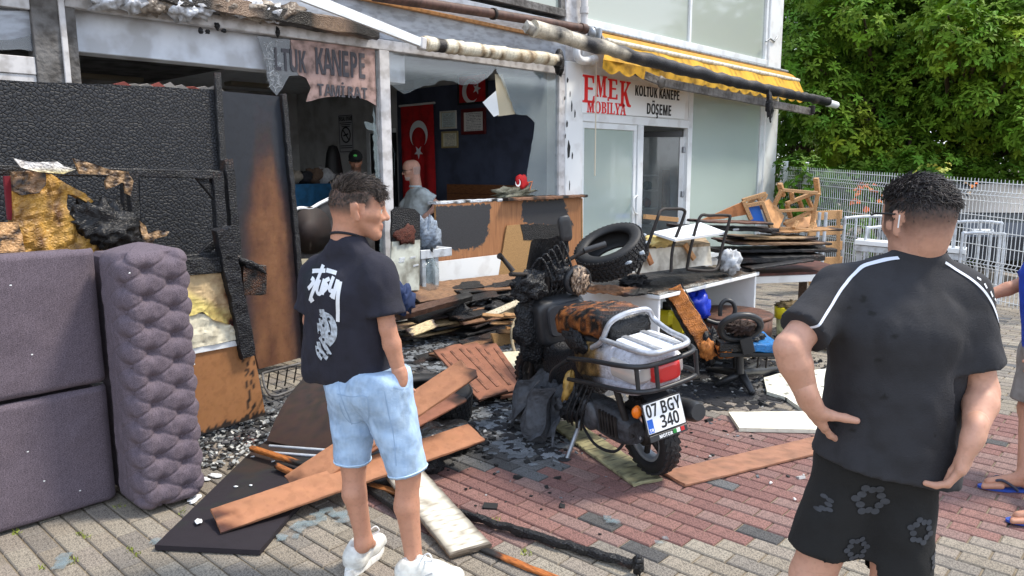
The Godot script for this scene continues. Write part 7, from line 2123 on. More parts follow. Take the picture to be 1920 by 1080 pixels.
func desk_side():
	var dh := 0.75
	var A := G(1086, 531, dh)
	var Bq := G(1225, 556, dh)
	var Cq := G(1409, 509, dh)
	var x0 := (A.x + Bq.x) * 0.5
	var x1 := Cq.x
	var z0 := Bq.z
	var z1 := A.z
	var d := thing("white_desk", "white desk with scorched black top standing behind the scooter", "desk", Vector3((x0 + x1) * 0.5, 0, (z0 + z1) * 0.5))
	bar(d, "side_panel", Vector3(x0, 0, z0), Vector3(x0 + 0.03, dh - 0.031, z1), M.white)
	bar(d, "side_panel", Vector3(x1 - 0.03, 0, z0), Vector3(x1, dh - 0.031, z1), M.white)
	bar(d, "back_panel", Vector3(x0 + 0.031, 0.2, z1 + 0.05), Vector3(x1 - 0.031, dh - 0.031, z1 + 0.07), M.white)
	bar(d, "shelf_box", Vector3(x0 + 0.031, 0.0, z0 - 0.12), Vector3(x0 + 0.42, 0.42, z1 + 0.1), M.black)
	var nz := FastNoiseLite.new()
	nz.seed = 44
	nz.frequency = 1.6
	put(d, "desk_top", sheet(func(u, v): return Vector3(lerpf(x0 - 0.02, x1 + 0.01, u), dh + 0.004 + maxf(0.0, nz.get_noise_2d(u * 9.0, v * 5.0)) * 0.02, lerpf(z0 + 0.02, z1 - 0.02, v)), 90, 44, func(u, v):
		var e: float = min(min(u, 1.0 - u) * 1.75, min(v, 1.0 - v) * 0.8)
		var k := nz.get_noise_2d(u * 5.0, v * 2.5) * 0.12 + nz.get_noise_2d(u * 22.0, v * 11.0) * 0.05
		var c := lin(0.82, 0.80, 0.74).lerp(lin(0.50, 0.38, 0.27), clampf((e + k) * 16.0 - 0.1, 0, 1))
		return c.lerp(lin(0.09, 0.09, 0.095).lerp(lin(0.22, 0.19, 0.17), clampf(nz.get_noise_2d(u * 30.0, v * 15.0) * 2.0, 0, 1)), clampf((e + k) * 16.0 - 0.9, 0, 1))), M.char_vc)
	bar(d, "top_core", Vector3(x0 - 0.02, dh - 0.03, z0 + 0.02), Vector3(x1 + 0.01, dh + 0.001, z1 - 0.02), M.white)
	var warp := plank("warped_veneer", "warped brown veneer strip curling on the desk end under the tyre", "veneer", G(1092, 540, dh + 0.02), G(1215, 548, dh + 0.02), 0.3, 0.015, Vector3.UP, burn_ends(lin(0.60, 0.42, 0.28), 0.1, 0.3, 61), M.wood_vc, 61, "", 0.06, 30, 0.012)
	var R := rt
	var axis := (-R * 0.40 + Vector3.UP * 0.88 - fwh * 0.36).normalized()
	var tx := Basis(axis.cross(Vector3(0.2, 0.3, 1)).normalized(), axis, axis.cross(Vector3(0.2, 0.3, 1)).normalized().cross(axis) * 1.0)
	tyre("scorched car tyre leaning on the end of the white desk", Transform3D(tx.orthonormalized(), V(1146, 472, 5.72)), 0.275, 0.2, true)
	one("charred_clump", "crusty black fibre clump on the white desk by the tyre", "charred clump", lump(Vector3(0.14, 0.05, 0.1), 62, 0.5, 14, 2.2), M.char, T_(G(1190, 528, dh + 0.03)))
	var bx := thing("drawer_box", "upturned dirty white drawer box standing on the scorched desk", "drawer", G(1255, 512, dh))
	var q := func(x, y, dd) -> Vector3: return V(x, y, dd)
	slab(bx, "front", [q.call(1178, 470, 5.75), q.call(1332, 457, 6.15), q.call(1334, 496, 6.15), q.call(1196, 513, 5.75)], 0.02, mat(Color(0.82, 0.80, 0.74), 0.6, 0, M.t_dirt, V1 * 1.5))
	slab(bx, "top_edge", [q.call(1178, 469, 5.75), q.call(1332, 456, 6.15), q.call(1322, 446, 6.5), q.call(1215, 452, 6.2)], 0.02, mat(Color(0.66, 0.58, 0.46), 0.8, 0, M.t_dirt, V1 * 3))
	stick(bx, "pine_cleat", q.call(1212, 472, 5.78), q.call(1222, 496, 5.78), 0.05, 0.02, M.orange_ply, Vector3.BACK)
	stick(bx, "pine_cleat", q.call(1284, 458, 6.0), q.call(1302, 486, 6.0), 0.05, 0.02, M.ply, Vector3.BACK)
	put(bx, "foam_stuffing", lump(Vector3(0.17, 0.05, 0.1), 63, 0.4, 14, 2.6), M.foam, T_(q.call(1234, 452, 5.98)))
	var ld := thing("white_board", "white board lying tilted on top of the drawer box", "board", q.call(1290, 438, 6.0))
	slab(ld, "face", [q.call(1222, 434, 5.85), q.call(1266, 450, 5.7), q.call(1362, 434, 6.1), q.call(1314, 418, 6.35)], 0.018, M.white_clean)
	var rod := thing("chair_frame_rods", "two bent black steel chair legs standing on the scorched desk", "chair frame", G(1280, 512, dh))
	var rm: Material = M.burnt_steel
	pipe(rod, "bent_leg", curve([q.call(1196, 514, 5.62), q.call(1212, 468, 5.6), q.call(1232, 412, 5.6), q.call(1240, 394, 5.65), q.call(1262, 392, 5.75), q.call(1283, 394, 5.8), q.call(1280, 412, 5.8), q.call(1262, 462, 5.75), q.call(1258, 510, 5.72)], 4), 0.0125, rm, 7)
	pipe(rod, "bent_leg", curve([q.call(1288, 504, 5.85), q.call(1296, 462, 5.85), q.call(1312, 408, 5.9), q.call(1330, 404, 5.95), q.call(1364, 404, 6.1), q.call(1368, 412, 6.1), q.call(1352, 470, 6.05), q.call(1346, 500, 6.0), q.call(1330, 508, 5.9), q.call(1288, 505, 5.8)], 4), 0.0125, rm, 7)
	one("paper_bundle", "crumpled pale bundle of papers on the end of the desk", "paper", lump(Vector3(0.10, 0.09, 0.09), 64, 0.5, 12, 2.4), mat(Color(0.78, 0.80, 0.82), 0.8, 0, M.t_dirt, V1 * 4), T_(q.call(1368, 490, 6.4)))
	one("blue_sack", "bright blue plastic sack stuffed under the white desk", "sack", lump(Vector3(0.12, 0.12, 0.12), 65, 0.35, 12, 1.6), M.blue_bag, T_(V(1304, 572, 6.1)))
	for e in [[1272, 606, 0.08, "yellow plastic canister under the desk beside the blue sack"], [1246, 596, 0.06, "small yellow canister under the desk near the side panel"]]:
		var y := thing("yellow_canister", e[3], "canister", V(e[0], e[1], 6.0))
		put(y, "body", box(Vector3(0.17, e[2] * 2.2, 0.14), 0.03), M.yellow_bag, Transform3D(Basis(Vector3.UP, 0.4), V(e[0], e[1], 6.0)))
		put(y, "cap", lathe([Vector2(0, -0.03), Vector2(0.035, -0.03), Vector2(0.035, 0.03), Vector2(0, 0.03)], 12), M.ink, T_(V(e[0], e[1], 6.0) + Vector3(0.03, e[2] * 1.1 + 0.03, 0)))
	var th := 0.70
	var tA := G(1402, 514, th)
	var tB := G(1560, 508, th)
	var tb := thing("brown_table", "white edged table with reddish brown top under the burnt boards", "table", Vector3(tA.x + 0.5, 0, tA.z - 0.4))
	var along_ := (tB - tA).normalized()
	var back := Vector3(0.72, 0, -0.69)
	var tp := [tA, tB + along_ * 0.2, tB + along_ * 0.2 + back * 0.75, tA + back * 0.75]
	slab(tb, "table_top", tp, 0.025, mat(Color(0.36, 0.20, 0.16), 0.7, 0, M.t_dirt, V1 * 3), Vector3.UP)
	stick(tb, "white_apron", tA + Vector3(0.01, -0.06, 0.01), tB + along_ * 0.2 + Vector3(0.01, -0.06, 0.01), 0.025, 0.065, M.white)
	stick(tb, "white_apron", tA + Vector3(0.0, -0.06, 0.0), tA + back * 0.75 + Vector3(0, -0.06, 0), 0.025, 0.065, M.ply)
	for e in [tA + back * 0.12 + along_ * 0.08, tB + back * 0.12 - along_ * 0.05, tA + back * 0.66 + along_ * 0.05, tB + back * 0.66]:
		stick(tb, "leg", Vector3(e.x, 0, e.z), Vector3(e.x, th - 0.03, e.z), 0.08, 0.08, mat(Color(0.36, 0.28, 0.23), 0.7, 0, M.t_grain, Vector3(6, 6, 1)))
	var stk := [
		[1385, 500, 1500, 484, 6.95, 0.40, 0.02, "black fibre sheet, lowest of the burnt board stack", Color(0.022, 0.023, 0.026), "char_vc"],
		[1368, 484, 1522, 478, 7.1, 0.42, 0.05, "thick black beam near the bottom of the burnt stack", Color(0.012, 0.012, 0.013), "char_vc"],
		[1330, 468, 1545, 466, 7.2, 0.45, 0.03, "long black board in the middle of the burnt stack", Color(0.013, 0.013, 0.014), "char_vc"],
		[1352, 452, 1530, 452, 7.2, 0.45, 0.025, "tan board with burnt ends in the burnt stack", lin(0.58, 0.46, 0.34), "wood_vc"],
		[1370, 444, 1512, 444, 7.2, 0.4, 0.02, "pale peeling board near the top of the burnt stack", lin(0.66, 0.55, 0.40), "wood_vc"],
		[1262, 424, 1450, 430, 6.9, 0.3, 0.03, "black charred board under the chair frames, upper in the stack", Color(0.012, 0.012, 0.013), "char_vc"],
		[1300, 414, 1436, 418, 6.8, 0.25, 0.02, "half burnt reddish board, topmost of the burnt stack", lin(0.42, 0.27, 0.20), "wood_vc"],
		[1430, 434, 1560, 428, 7.4, 0.3, 0.02, "light pine board poking out beside the fence", lin(0.74, 0.56, 0.36), "wood_vc"]]
	for i in stk.size():
		var k: Array = stk[i]
		plank("stacked_board", k[7], "board", V(k[0], k[1], k[4] - 0.1), V(k[2], k[3], k[4] + 0.1), k[5], k[6], Vector3(0.02 * (i % 3), 1, 0.03 * (i % 2)).normalized(), burn_ends(k[8], 0.12, 0.15, 70 + i), M[k[9]], 170 + i, "burnt boards stacked on the table", 0.05, 30, 0.004)
	for e in [[1548, 466, 0.2], [1530, 480, 0.14]]:
		plank("stacked_board", "pointed slate grey board end sticking out beside the steel tubes" if e[0] > 1540 else "short black board end under the slate grey one", "board", V(e[0] - 90, e[1] - 4, 7.3), V(e[0], e[1], 7.25), e[2], 0.03, Vector3(0, 1, 0.3).normalized(), burn_ends(Color(0.03, 0.033, 0.038), 0.0, 0.0, 80), M.char_vc, 180 + int(e[0]), "burnt boards stacked on the table", 0.06, 16, 0.003)
	put(ld, "handle_strip", box(Vector3(0.12, 0.02, 0.02), 0.005), M.galv, T_(V(1381, 430, 6.75)))
	chairs_on_top()
	var rc := G(1370, 588, 0.44)
	var ro := thing("round_table", "low round brown table with peeling scorched top by the desk", "table", Vector3(rc.x, 0, rc.z))
	put(ro, "table_top", paint_mesh(lathe([Vector2(0, -0.02), Vector2(0.30, -0.02), Vector2(0.35, -0.012), Vector2(0.355, 0.006), Vector2(0.33, 0.014), Vector2(0.2, 0.016), Vector2(0.1, 0.016), Vector2(0, 0.016)], 40), func(p: Vector3) -> Color: return lin(0.44, 0.29, 0.22).lerp(lin(0.22, 0.15, 0.12), clampf(0.4 + 2.0 * nz.get_noise_2d(p.x * 6.0, p.z * 6.0), 0, 1))), M.wood_vc, T_(rc))
	put(ro, "rim_band", lathe([Vector2(0.33, -0.16), Vector2(0.345, -0.16), Vector2(0.345, -0.021), Vector2(0.33, -0.021)], 40, true), mat(Color(0.40, 0.26, 0.20), 0.7, 0, M.t_dirt, V1 * 3), T_(rc))
	for e in 3:
		var a := TAU * e / 3 + 0.4
		pipe(ro, "leg", [rc + Vector3(cos(a) * 0.25, -0.1, sin(a) * 0.25), Vector3(rc.x + cos(a) * 0.29, 0, rc.z + sin(a) * 0.29)], 0.02, M.burnt_steel, 7)
	var bk := G(1484, 652)
	var bu := thing("paint_bucket", "yellow rimmed white bucket with crusted lid beside the round table", "bucket", bk)
	put(bu, "body", lathe([Vector2(0.0, 0.0), Vector2(0.125, 0.0), Vector2(0.155, 0.30), Vector2(0.0, 0.30)], 26), mat(Color(0.80, 0.80, 0.62), 0.5, 0, M.t_dirt, V1 * 4), T_(bk))
	put(bu, "rim", lathe([Vector2(0.15, 0.29), Vector2(0.168, 0.29), Vector2(0.172, 0.39), Vector2(0.15, 0.40)], 26, true), M.yellow_bag, T_(bk))
	put(bu, "crusted_lid", lump(Vector3(0.155, 0.045, 0.155), 66, 0.4, 16, 2.4), mat(Color(0.45, 0.38, 0.25), 0.8, 0, M.t_dirt, V1 * 7, M.n_cells2, 1.0), T_(bk + Vector3(0, 0.40, 0)))
	pipe(bu, "handle", curve([bk + Vector3(-0.15, 0.33, 0.02), bk + Vector3(-0.08, 0.2, 0.16), bk + Vector3(0.06, 0.2, 0.18), bk + Vector3(0.15, 0.33, 0.05)], 5), 0.005, M.steel, 5)
	office_chair()
	var gs := thing("grout_sack", "crumpled grey paper sack near the bucket", "sack", G(1570, 650))
	put(gs, "paper", lump(Vector3(0.2, 0.09, 0.15), 67, 0.5, 14, 2.0), mat(Color(0.60, 0.58, 0.55), 0.9, 0, M.t_dirt, V1 * 4), T_(G(1570, 640, 0.06)))
func chairs_on_top():
	var wood: Material = M.pine
	var q := func(x, y, d) -> Vector3: return V(x, y, d)
	var a := thing("chair_carcass", "upholstery chair carcass with plywood sides and blue seat patch", "chair frame", q.call(1400, 410, 7.0))
	slab(a, "side_board", [q.call(1318, 412, 6.9), q.call(1398, 376, 7.0), q.call(1404, 402, 7.0), q.call(1350, 411, 6.95)], 0.02, M.orange_ply)
	for s in [[1392, 376, 1436, 363, 7.0], [1398, 386, 1430, 380, 6.98], [1393, 377, 1408, 412, 6.98], [1428, 378, 1448, 432, 6.98], [1418, 366, 1428, 380, 7.1], [1436, 363, 1424, 392, 7.25], [1402, 384, 1418, 368, 7.05]]:
		chair_stick(a, "rail", q.call(s[0], s[1], s[4]), q.call(s[2], s[3], s[4]), 0.035, wood)
	slab(a, "blue_patch", [q.call(1400, 388, 7.02), q.call(1424, 386, 7.02), q.call(1434, 418, 7.02), q.call(1408, 420, 7.02)], 0.01, mat(Color(0.12, 0.42, 0.80), 0.5))
	slab(a, "side_board", [q.call(1428, 380, 7.15), q.call(1440, 374, 7.3), q.call(1472, 408, 7.3), q.call(1460, 428, 7.2), q.call(1448, 428, 7.15)], 0.015, M.ply)
	var b := thing("chair_carcass", "upturned bare beech chair frame with legs in the air", "chair frame", q.call(1500, 430, 7.4))
	for s in [[1462, 344, 1468, 368, 7.3, 0.035], [1466, 356, 1532, 362, 7.3, 0.032], [1530, 334, 1534, 366, 7.4, 0.035], [1534, 362, 1522, 420, 7.4, 0.04], [1466, 356, 1450, 388, 7.3, 0.035], [1450, 386, 1466, 408, 7.3, 0.035], [1474, 382, 1530, 360, 7.45, 0.035], [1456, 396, 1524, 392, 7.35, 0.03], [1470, 420, 1522, 396, 7.4, 0.03], [1484, 360, 1486, 376, 7.3, 0.028], [1498, 374, 1506, 396, 7.5, 0.028], [1512, 368, 1522, 388, 7.5, 0.028], [1476, 384, 1482, 408, 7.45, 0.03], [1460, 428, 1520, 432, 7.3, 0.035], [1520, 432, 1526, 418, 7.35, 0.035], [1450, 412, 1455, 430, 7.25, 0.028], [1488, 428, 1496, 414, 7.25, 0.028]]:
		chair_stick(b, "rail", q.call(s[0], s[1], s[4]), q.call(s[2], s[3], s[4] + 0.05), s[5], wood)
	slab(b, "seat_board", [q.call(1472, 412, 7.5), q.call(1528, 404, 7.6), q.call(1532, 426, 7.5), q.call(1476, 430, 7.4)], 0.015, M.ply)
	slab(b, "back_board", [q.call(1436, 376, 7.4), q.call(1452, 392, 7.4), q.call(1462, 412, 7.4), q.call(1452, 428, 7.35), q.call(1438, 410, 7.35)], 0.015, M.ply)
func office_chair():
	var c := G(1392, 705)
	var t := thing("office_chair", "burnt office chair with loop armrests, blue seat and orange foam back", "office chair", c)
	var s0 := V(1392, 640, 5.62)
	var up2 := Vector3(0.08, 1, 0.12).normalized()
	var hb := along(s0, s0 + rt, up2)
	put(t, "seat_cushion", rough(0.44, 0.42, 0.06, 71, func(u, v, _t): return lin(0.13, 0.46, 0.72).lerp(lin(0.05, 0.05, 0.055), clampf((0.62 - u) * 9.0 + sin(v * 5.0), 0, 1)), 24, 0.02, 0.006), M.melt_vc, Transform3D(hb.basis, s0))
	put(t, "charred_foam", lump(Vector3(0.15, 0.045, 0.13), 72, 0.5, 18, 2.8), M.char, Transform3D(hb.basis, s0 + Vector3(-0.02, 0.05, 0)))
	put(t, "seat_shell", rough(0.46, 0.44, 0.03, 73, func(_u, _v, _t): return Color(0.014, 0.014, 0.015), 12, 0.01, 0.002), M.board_vc, Transform3D(hb.basis, s0 - Vector3(0, 0.05, 0)))
	var b0 := V(1338, 668, 5.55)
	var b1 := V(1262, 540, 5.75)
	var of := FastNoiseLite.new()
	of.seed = 3
	of.frequency = 1.0
	put(t, "back_foam", rough(b0.distance_to(b1), 0.13, 0.05, 74, func(u, v, _t): return lin(0.78, 0.47, 0.18).lerp(lin(0.20, 0.10, 0.05), clampf(absf(v) * 1.6 - 1.2 + 1.1 * of.get_noise_2d(u * 9.0, v * 2.0), 0, 1)).lerp(lin(0.05, 0.05, 0.05), clampf((0.30 - absf(u - 0.28)) * 5.0 - 1.3 + of.get_noise_2d(u * 14.0, v * 4.0), 0, 1)), 50, 0.04, 0.008), M.melt_vc, along(b0, b1, (-fwh + Vector3(0, 0.4, 0) - rt * 0.3).normalized()))
	put(t, "back_shell", rough(b0.distance_to(b1), 0.17, 0.03, 75, func(_u, _v, _t): return Color(0.014, 0.014, 0.015), 20, 0.04, 0.006), M.char_vc, along(b0 + fwh * 0.05 - rt * 0.02, b1 + fwh * 0.05, (-fwh + Vector3(0, 0.4, 0) - rt * 0.3).normalized()))
	put(t, "charred_hinge", lump(Vector3(0.08, 0.12, 0.07), 76, 0.5, 14, 2.4), M.char, T_(V(1330, 650, 5.6)))
	put(t, "foam_lump", lump(Vector3(0.09, 0.06, 0.07), 77, 0.4, 12, 2.0), mat(Color(0.72, 0.43, 0.17), 0.8, 0, M.t_dirt, V1 * 6, M.n_cells2, 0.8), T_(V(1362, 655, 5.5)))
	put(t, "foam_lump", lump(Vector3(0.06, 0.07, 0.05), 78, 0.4, 12, 2.0), mat(Color(0.72, 0.45, 0.20), 0.8, 0, M.t_dirt, V1 * 6), T_(V(1325, 655, 5.5)))
	var loop := func(cx, cy, rx, ry, d, tilt, r):
		var pts := []
		for i in 25:
			var a := TAU * i / 24
			var x: float = cos(a) * rx
			var y: float = sin(a) * ry
			pts.append(V(cx + x * cos(tilt) - y * sin(tilt), cy + x * sin(tilt) + y * cos(tilt), d + 0.06 * sin(a)))
		pipe(t, "armrest_loop", pts, r, M.plastic, 9)
	loop.call(1388, 614, 38, 22, 5.4, -0.18, 0.026)
	pipe(t, "armrest_loop", curve([V(1350, 592, 5.75), V(1352, 572, 5.75), V(1362, 563, 5.75), V(1374, 568, 5.75), V(1378, 585, 5.75), V(1366, 602, 5.75), V(1345, 606, 5.7), V(1325, 600, 5.7)], 5), 0.017, M.plastic, 9)
	put(t, "armrest_bracket", rough(0.12, 0.09, 0.02, 79, func(_u, _v, _t): return Color(0.02, 0.02, 0.022), 8, 0.0, 0.001), M.board_vc, along(V(1398, 636, 5.38), V(1404, 660, 5.38), -fwh))
	put(t, "charred_debris", lump(Vector3(0.10, 0.05, 0.07), 84, 0.6, 16, 3.0), mat(Color(0.20, 0.13, 0.10), 0.8, 0, M.t_dirt, V1 * 9, M.n_cells2, 1.0), Transform3D(hb.basis, V(1388, 614, 5.44)))
	pipe(t, "gas_column", [V(1386, 655, 5.55), V(1388, 700, 5.55)], 0.03, M.plastic, 9)
	for e in [[1410, 735], [1330, 692], [1462, 690], [1345, 720], [1420, 682]]:
		pipe(t, "star_leg", [G(1390, 700, 0.12), G(lerpf(1390, e[0], 0.5), lerpf(700, e[1], 0.5), 0.09), G(e[0], e[1], 0.03)], [0.035, 0.03, 0.022], M.plastic, 8)
		put(t, "castor", lump(Vector3(0.025, 0.025, 0.025), int(e[0]), 0.2, 7), M.plastic, T_(G(e[0], e[1], 0.025)))
	for e in [1424, 1440]: pipe(t, "thin_leg", [V(e, 652, 5.7), V(e - 4, 690, 5.7)], 0.008, M.burnt_steel, 6)
func merge(ms: Array) -> ArrayMesh:
	var s := SurfaceTool.new()
	for m in ms: s.append_from(m, 0, Transform3D.IDENTITY)
	return s.commit()
func head_field(c: Vector3, f: Vector3, u: Vector3, neck: Vector3, o := {}) -> Dictionary:
	f = (f - u * f.dot(u)).normalized()
	var r := f.cross(u)
	var sc: float = o.get("sc", 1.0)
	var P := func(a, b, d) -> Vector3: return c + (r * a + u * b + f * d) * sc
	var B := []
	B.append(bn(P.call(0, 0.045, -0.022), P.call(0, 0.048, 0.024), 0.084, 0.08, 0.03, r, 0.9))
	B.append(bn(P.call(0, 0.01, -0.03), P.call(0, 0.0, 0.03), 0.07, 0.06, 0.03, r, 0.95))
	B.append(bn(P.call(0, 0.0, 0.044), P.call(0, -0.062, 0.05), 0.05, 0.04, 0.03, r, 1.0))
	for s in [-1.0, 1.0]:
		B.append(bn(P.call(0.049 * s, -0.03, 0.004), P.call(0.014 * s, -0.09, 0.064), 0.0185, 0.017, 0.02))
		B.append(bn(P.call(0.044 * s, -0.012, 0.06), P.call(0.052 * s, -0.01, 0.03), 0.018, 0.02, 0.02))
		B.append(bn(P.call(0.014 * s, 0.026, 0.084), P.call(0.044 * s, 0.024, 0.069), 0.0095, 0.009, 0.012))
		B.append(bn(P.call(0.031 * s, 0.002, 0.106), P.call(0.031 * s, 0.0, 0.1), 0.016, 0.014, 0.012, Vector3.ZERO, 1.0, true))
		B.append(bn(P.call(0.03 * s, 0.002, 0.078), P.call(0.031 * s, 0.002, 0.078), 0.0135, 0.0135, 0.004))
		B.append(bn(P.call(0.012 * s, -0.028, 0.098), P.call(0.013 * s, -0.029, 0.094), 0.0085, 0.0085, 0.006))
		B.append(bn(P.call(0.078 * s, 0.024, -0.014), P.call(0.074 * s, -0.026, -0.004), 0.0165, 0.011, 0.006, (r * s * 0.9 - f * 0.45).normalized(), 0.38))
		B.append(bn(P.call(0.092 * s, 0.006, -0.004), P.call(0.09 * s, -0.008, -0.002), 0.0105, 0.008, 0.006, Vector3.ZERO, 1.0, true))
	B.append(bn(P.call(0, 0.018, 0.09), P.call(0, -0.024, 0.112), 0.0085, 0.0125, 0.01))
	B.append(bn(P.call(-0.017, -0.054, 0.089), P.call(0.017, -0.054, 0.089), 0.0085, 0.0085, 0.008))
	B.append(bn(P.call(-0.014, -0.066, 0.087), P.call(0.014, -0.066, 0.087), 0.0085, 0.0085, 0.008))
	B.append(bn(P.call(-0.02, -0.0598, 0.1015), P.call(0.02, -0.0598, 0.1015), 0.0025, 0.0025, 0.004, Vector3.ZERO, 1.0, true))
	B.append(bn(P.call(0, -0.093, 0.071), P.call(0, -0.095, 0.069), 0.018, 0.016, 0.02))
	B.append(bn(P.call(0, -0.05, -0.025), neck, o.get("neck", 0.056), o.get("neck", 0.056) * 1.12, 0.03))
	B.append(bn(P.call(0, -0.03, -0.045), neck - f * 0.014, 0.04, o.get("neck", 0.056) * 0.95, 0.03))
	for b in B:
		b[2] *= sc
		b[3] *= sc
	return fig_field(B, 0.0042)
func lin_mix(a: Color, b: Color, t: float) -> Color: return a.lerp(b, clampf(t, 0, 1))
func locks(s: SurfaceTool, g: Dictionary, c: Vector3, f: Vector3, u: Vector3, n: int, ok: Callable, flow: Callable, L: float, rad: float, cols: Array, wave: float, sd: int, lift := 0.35):
	f = (f - u * f.dot(u)).normalized()
	var r := f.cross(u)
	var rn := RandomNumberGenerator.new()
	rn.seed = sd
	s.set_smooth_group(0)
	var made := 0
	var tries := 0
	while made < n and tries < n * 8:
		tries += 1
		var q := Vector3(rn.randfn(), rn.randfn(), rn.randfn()).normalized()
		if not ok.call(q): continue
		made += 1
		var d := r * q.x + u * q.y + f * q.z
		var p := fig_cast(g, c + u * 0.03 + d * 0.16, -d, 0.16)
		if not p.is_finite(): continue
		var fl: Vector3 = flow.call(q)
		var w := (r * fl.x + u * fl.y + f * fl.z)
		w = (w - d * w.dot(d)).normalized()
		w = (w + Vector3(rn.randfn(), rn.randfn(), rn.randfn()) * 0.28).normalized()
		var l := L * rn.randf_range(0.6, 1.25)
		var side := d.cross(w)
		var pts := []
		var ph := rn.randf() * 6.0
		for i in 5:
			var t := i / 4.0
			pts.append(p - d * 0.003 + (w * t + d * lift * (t - t * t * 0.75)) * l + side * wave * sin(ph + t * 5.5) * t)
		var k: Color = cols[rn.randi() % cols.size()]
		s.set_color(k * rn.randf_range(0.75, 1.2))
		add_tube(s, pts, [rad, rad * 1.1, rad * 0.95, rad * 0.6, rad * 0.15], 3, false)
func hand_mesh(w: Vector3, d: Vector3, n: Vector3, t: Vector3, curl: Array, spread: float, thumb: Vector3, skin: Callable, sc := 1.0, fore := Vector3.ZERO) -> ArrayMesh:
	d = d.normalized()
	n = (n - d * n.dot(d)).normalized()
	t = (t - d * t.dot(d) - n * t.dot(n)).normalized()
	var B := []
	for k in 4:
		var off := (0.5 - k / 3.0) * 0.062 * sc
		B.append(bn(w + t * off * 0.55 + d * 0.012 * sc, w + t * off + d * (0.088 - 0.006 * absf(k - 1.2)) * sc, 0.015 * sc, 0.0125 * sc, 0.014, n, 0.9))
	for k in 4:
		var off := (0.5 - k / 3.0) * 0.062 * sc
		var p := w + t * off + d * (0.088 - 0.006 * absf(k - 1.2)) * sc
		var dir := (d + t * (0.5 - k / 3.0) * spread).normalized()
		var ls: Array = [[0.042, 0.026, 0.021], [0.046, 0.029, 0.022], [0.043, 0.027, 0.021], [0.034, 0.020, 0.018]][k]
		for j in 3:
			var a: float = curl[k] * [0.5, 0.9, 0.6][j]
			dir = (dir * cos(a) - n * sin(a)).normalized() if j == 0 else dir.rotated(dir.cross(-n).normalized() if absf(dir.dot(n)) < 0.98 else t, 0.0)
			if j > 0:
				var ax := t if k < 9 else t
				dir = dir.rotated(ax.normalized(), a if (dir.rotated(ax.normalized(), a)).dot(-n) >= dir.dot(-n) or a < 0.01 else -a)
			var e: Vector3 = p + dir * ls[j] * sc
			B.append(bn(p, e, (0.0092 - 0.0007 * j) * sc, (0.0085 - 0.0008 * j) * sc, 0.004))
			p = e
	var tb := w + t * 0.02 * sc + d * 0.022 * sc
	var t1 := tb + (thumb.normalized() * 0.7 + d * 0.3).normalized() * 0.042 * sc
	var t2 := t1 + thumb.normalized() * 0.032 * sc
	var t3 := t2 + (thumb.normalized() + d * 0.1).normalized() * 0.027 * sc
	B.append(bn(tb, t1, 0.016 * sc, 0.0125 * sc, 0.014))
	B.append(bn(t1, t2, 0.0115 * sc, 0.0105 * sc, 0.006))
	B.append(bn(t2, t3, 0.0105 * sc, 0.0082 * sc, 0.004))
	B.append(bn(w - d * 0.02 * sc, w + d * 0.02 * sc, 0.026 * sc, 0.026 * sc, 0.02, n, 0.72))
	if fore != Vector3.ZERO: B.append(bn(fore, w, 0.032 * sc, 0.027 * sc, 0.02, n, 0.85))
	return fig_mesh(fig_field(B, 0.0036), skin)
func wrinkles(sd: int, fold: float, fr := Vector3(6, 2.2, 6), fine := 0.25) -> Callable:
	var n := FastNoiseLite.new()
	n.seed = sd
	n.frequency = 1.0
	n.fractal_octaves = 2
	return func(p: Vector3) -> float:
		var k := n.get_noise_3d(p.x * fr.x + p.y * 2.0, p.y * fr.y, p.z * fr.z)
		var k2 := n.get_noise_3d(p.x * 15.0 + p.y * 7.0, p.y * 9.0, p.z * 15.0)
		return fold * (1.0 - 2.2 * absf(k)) * 0.6 + fold * fine * k2
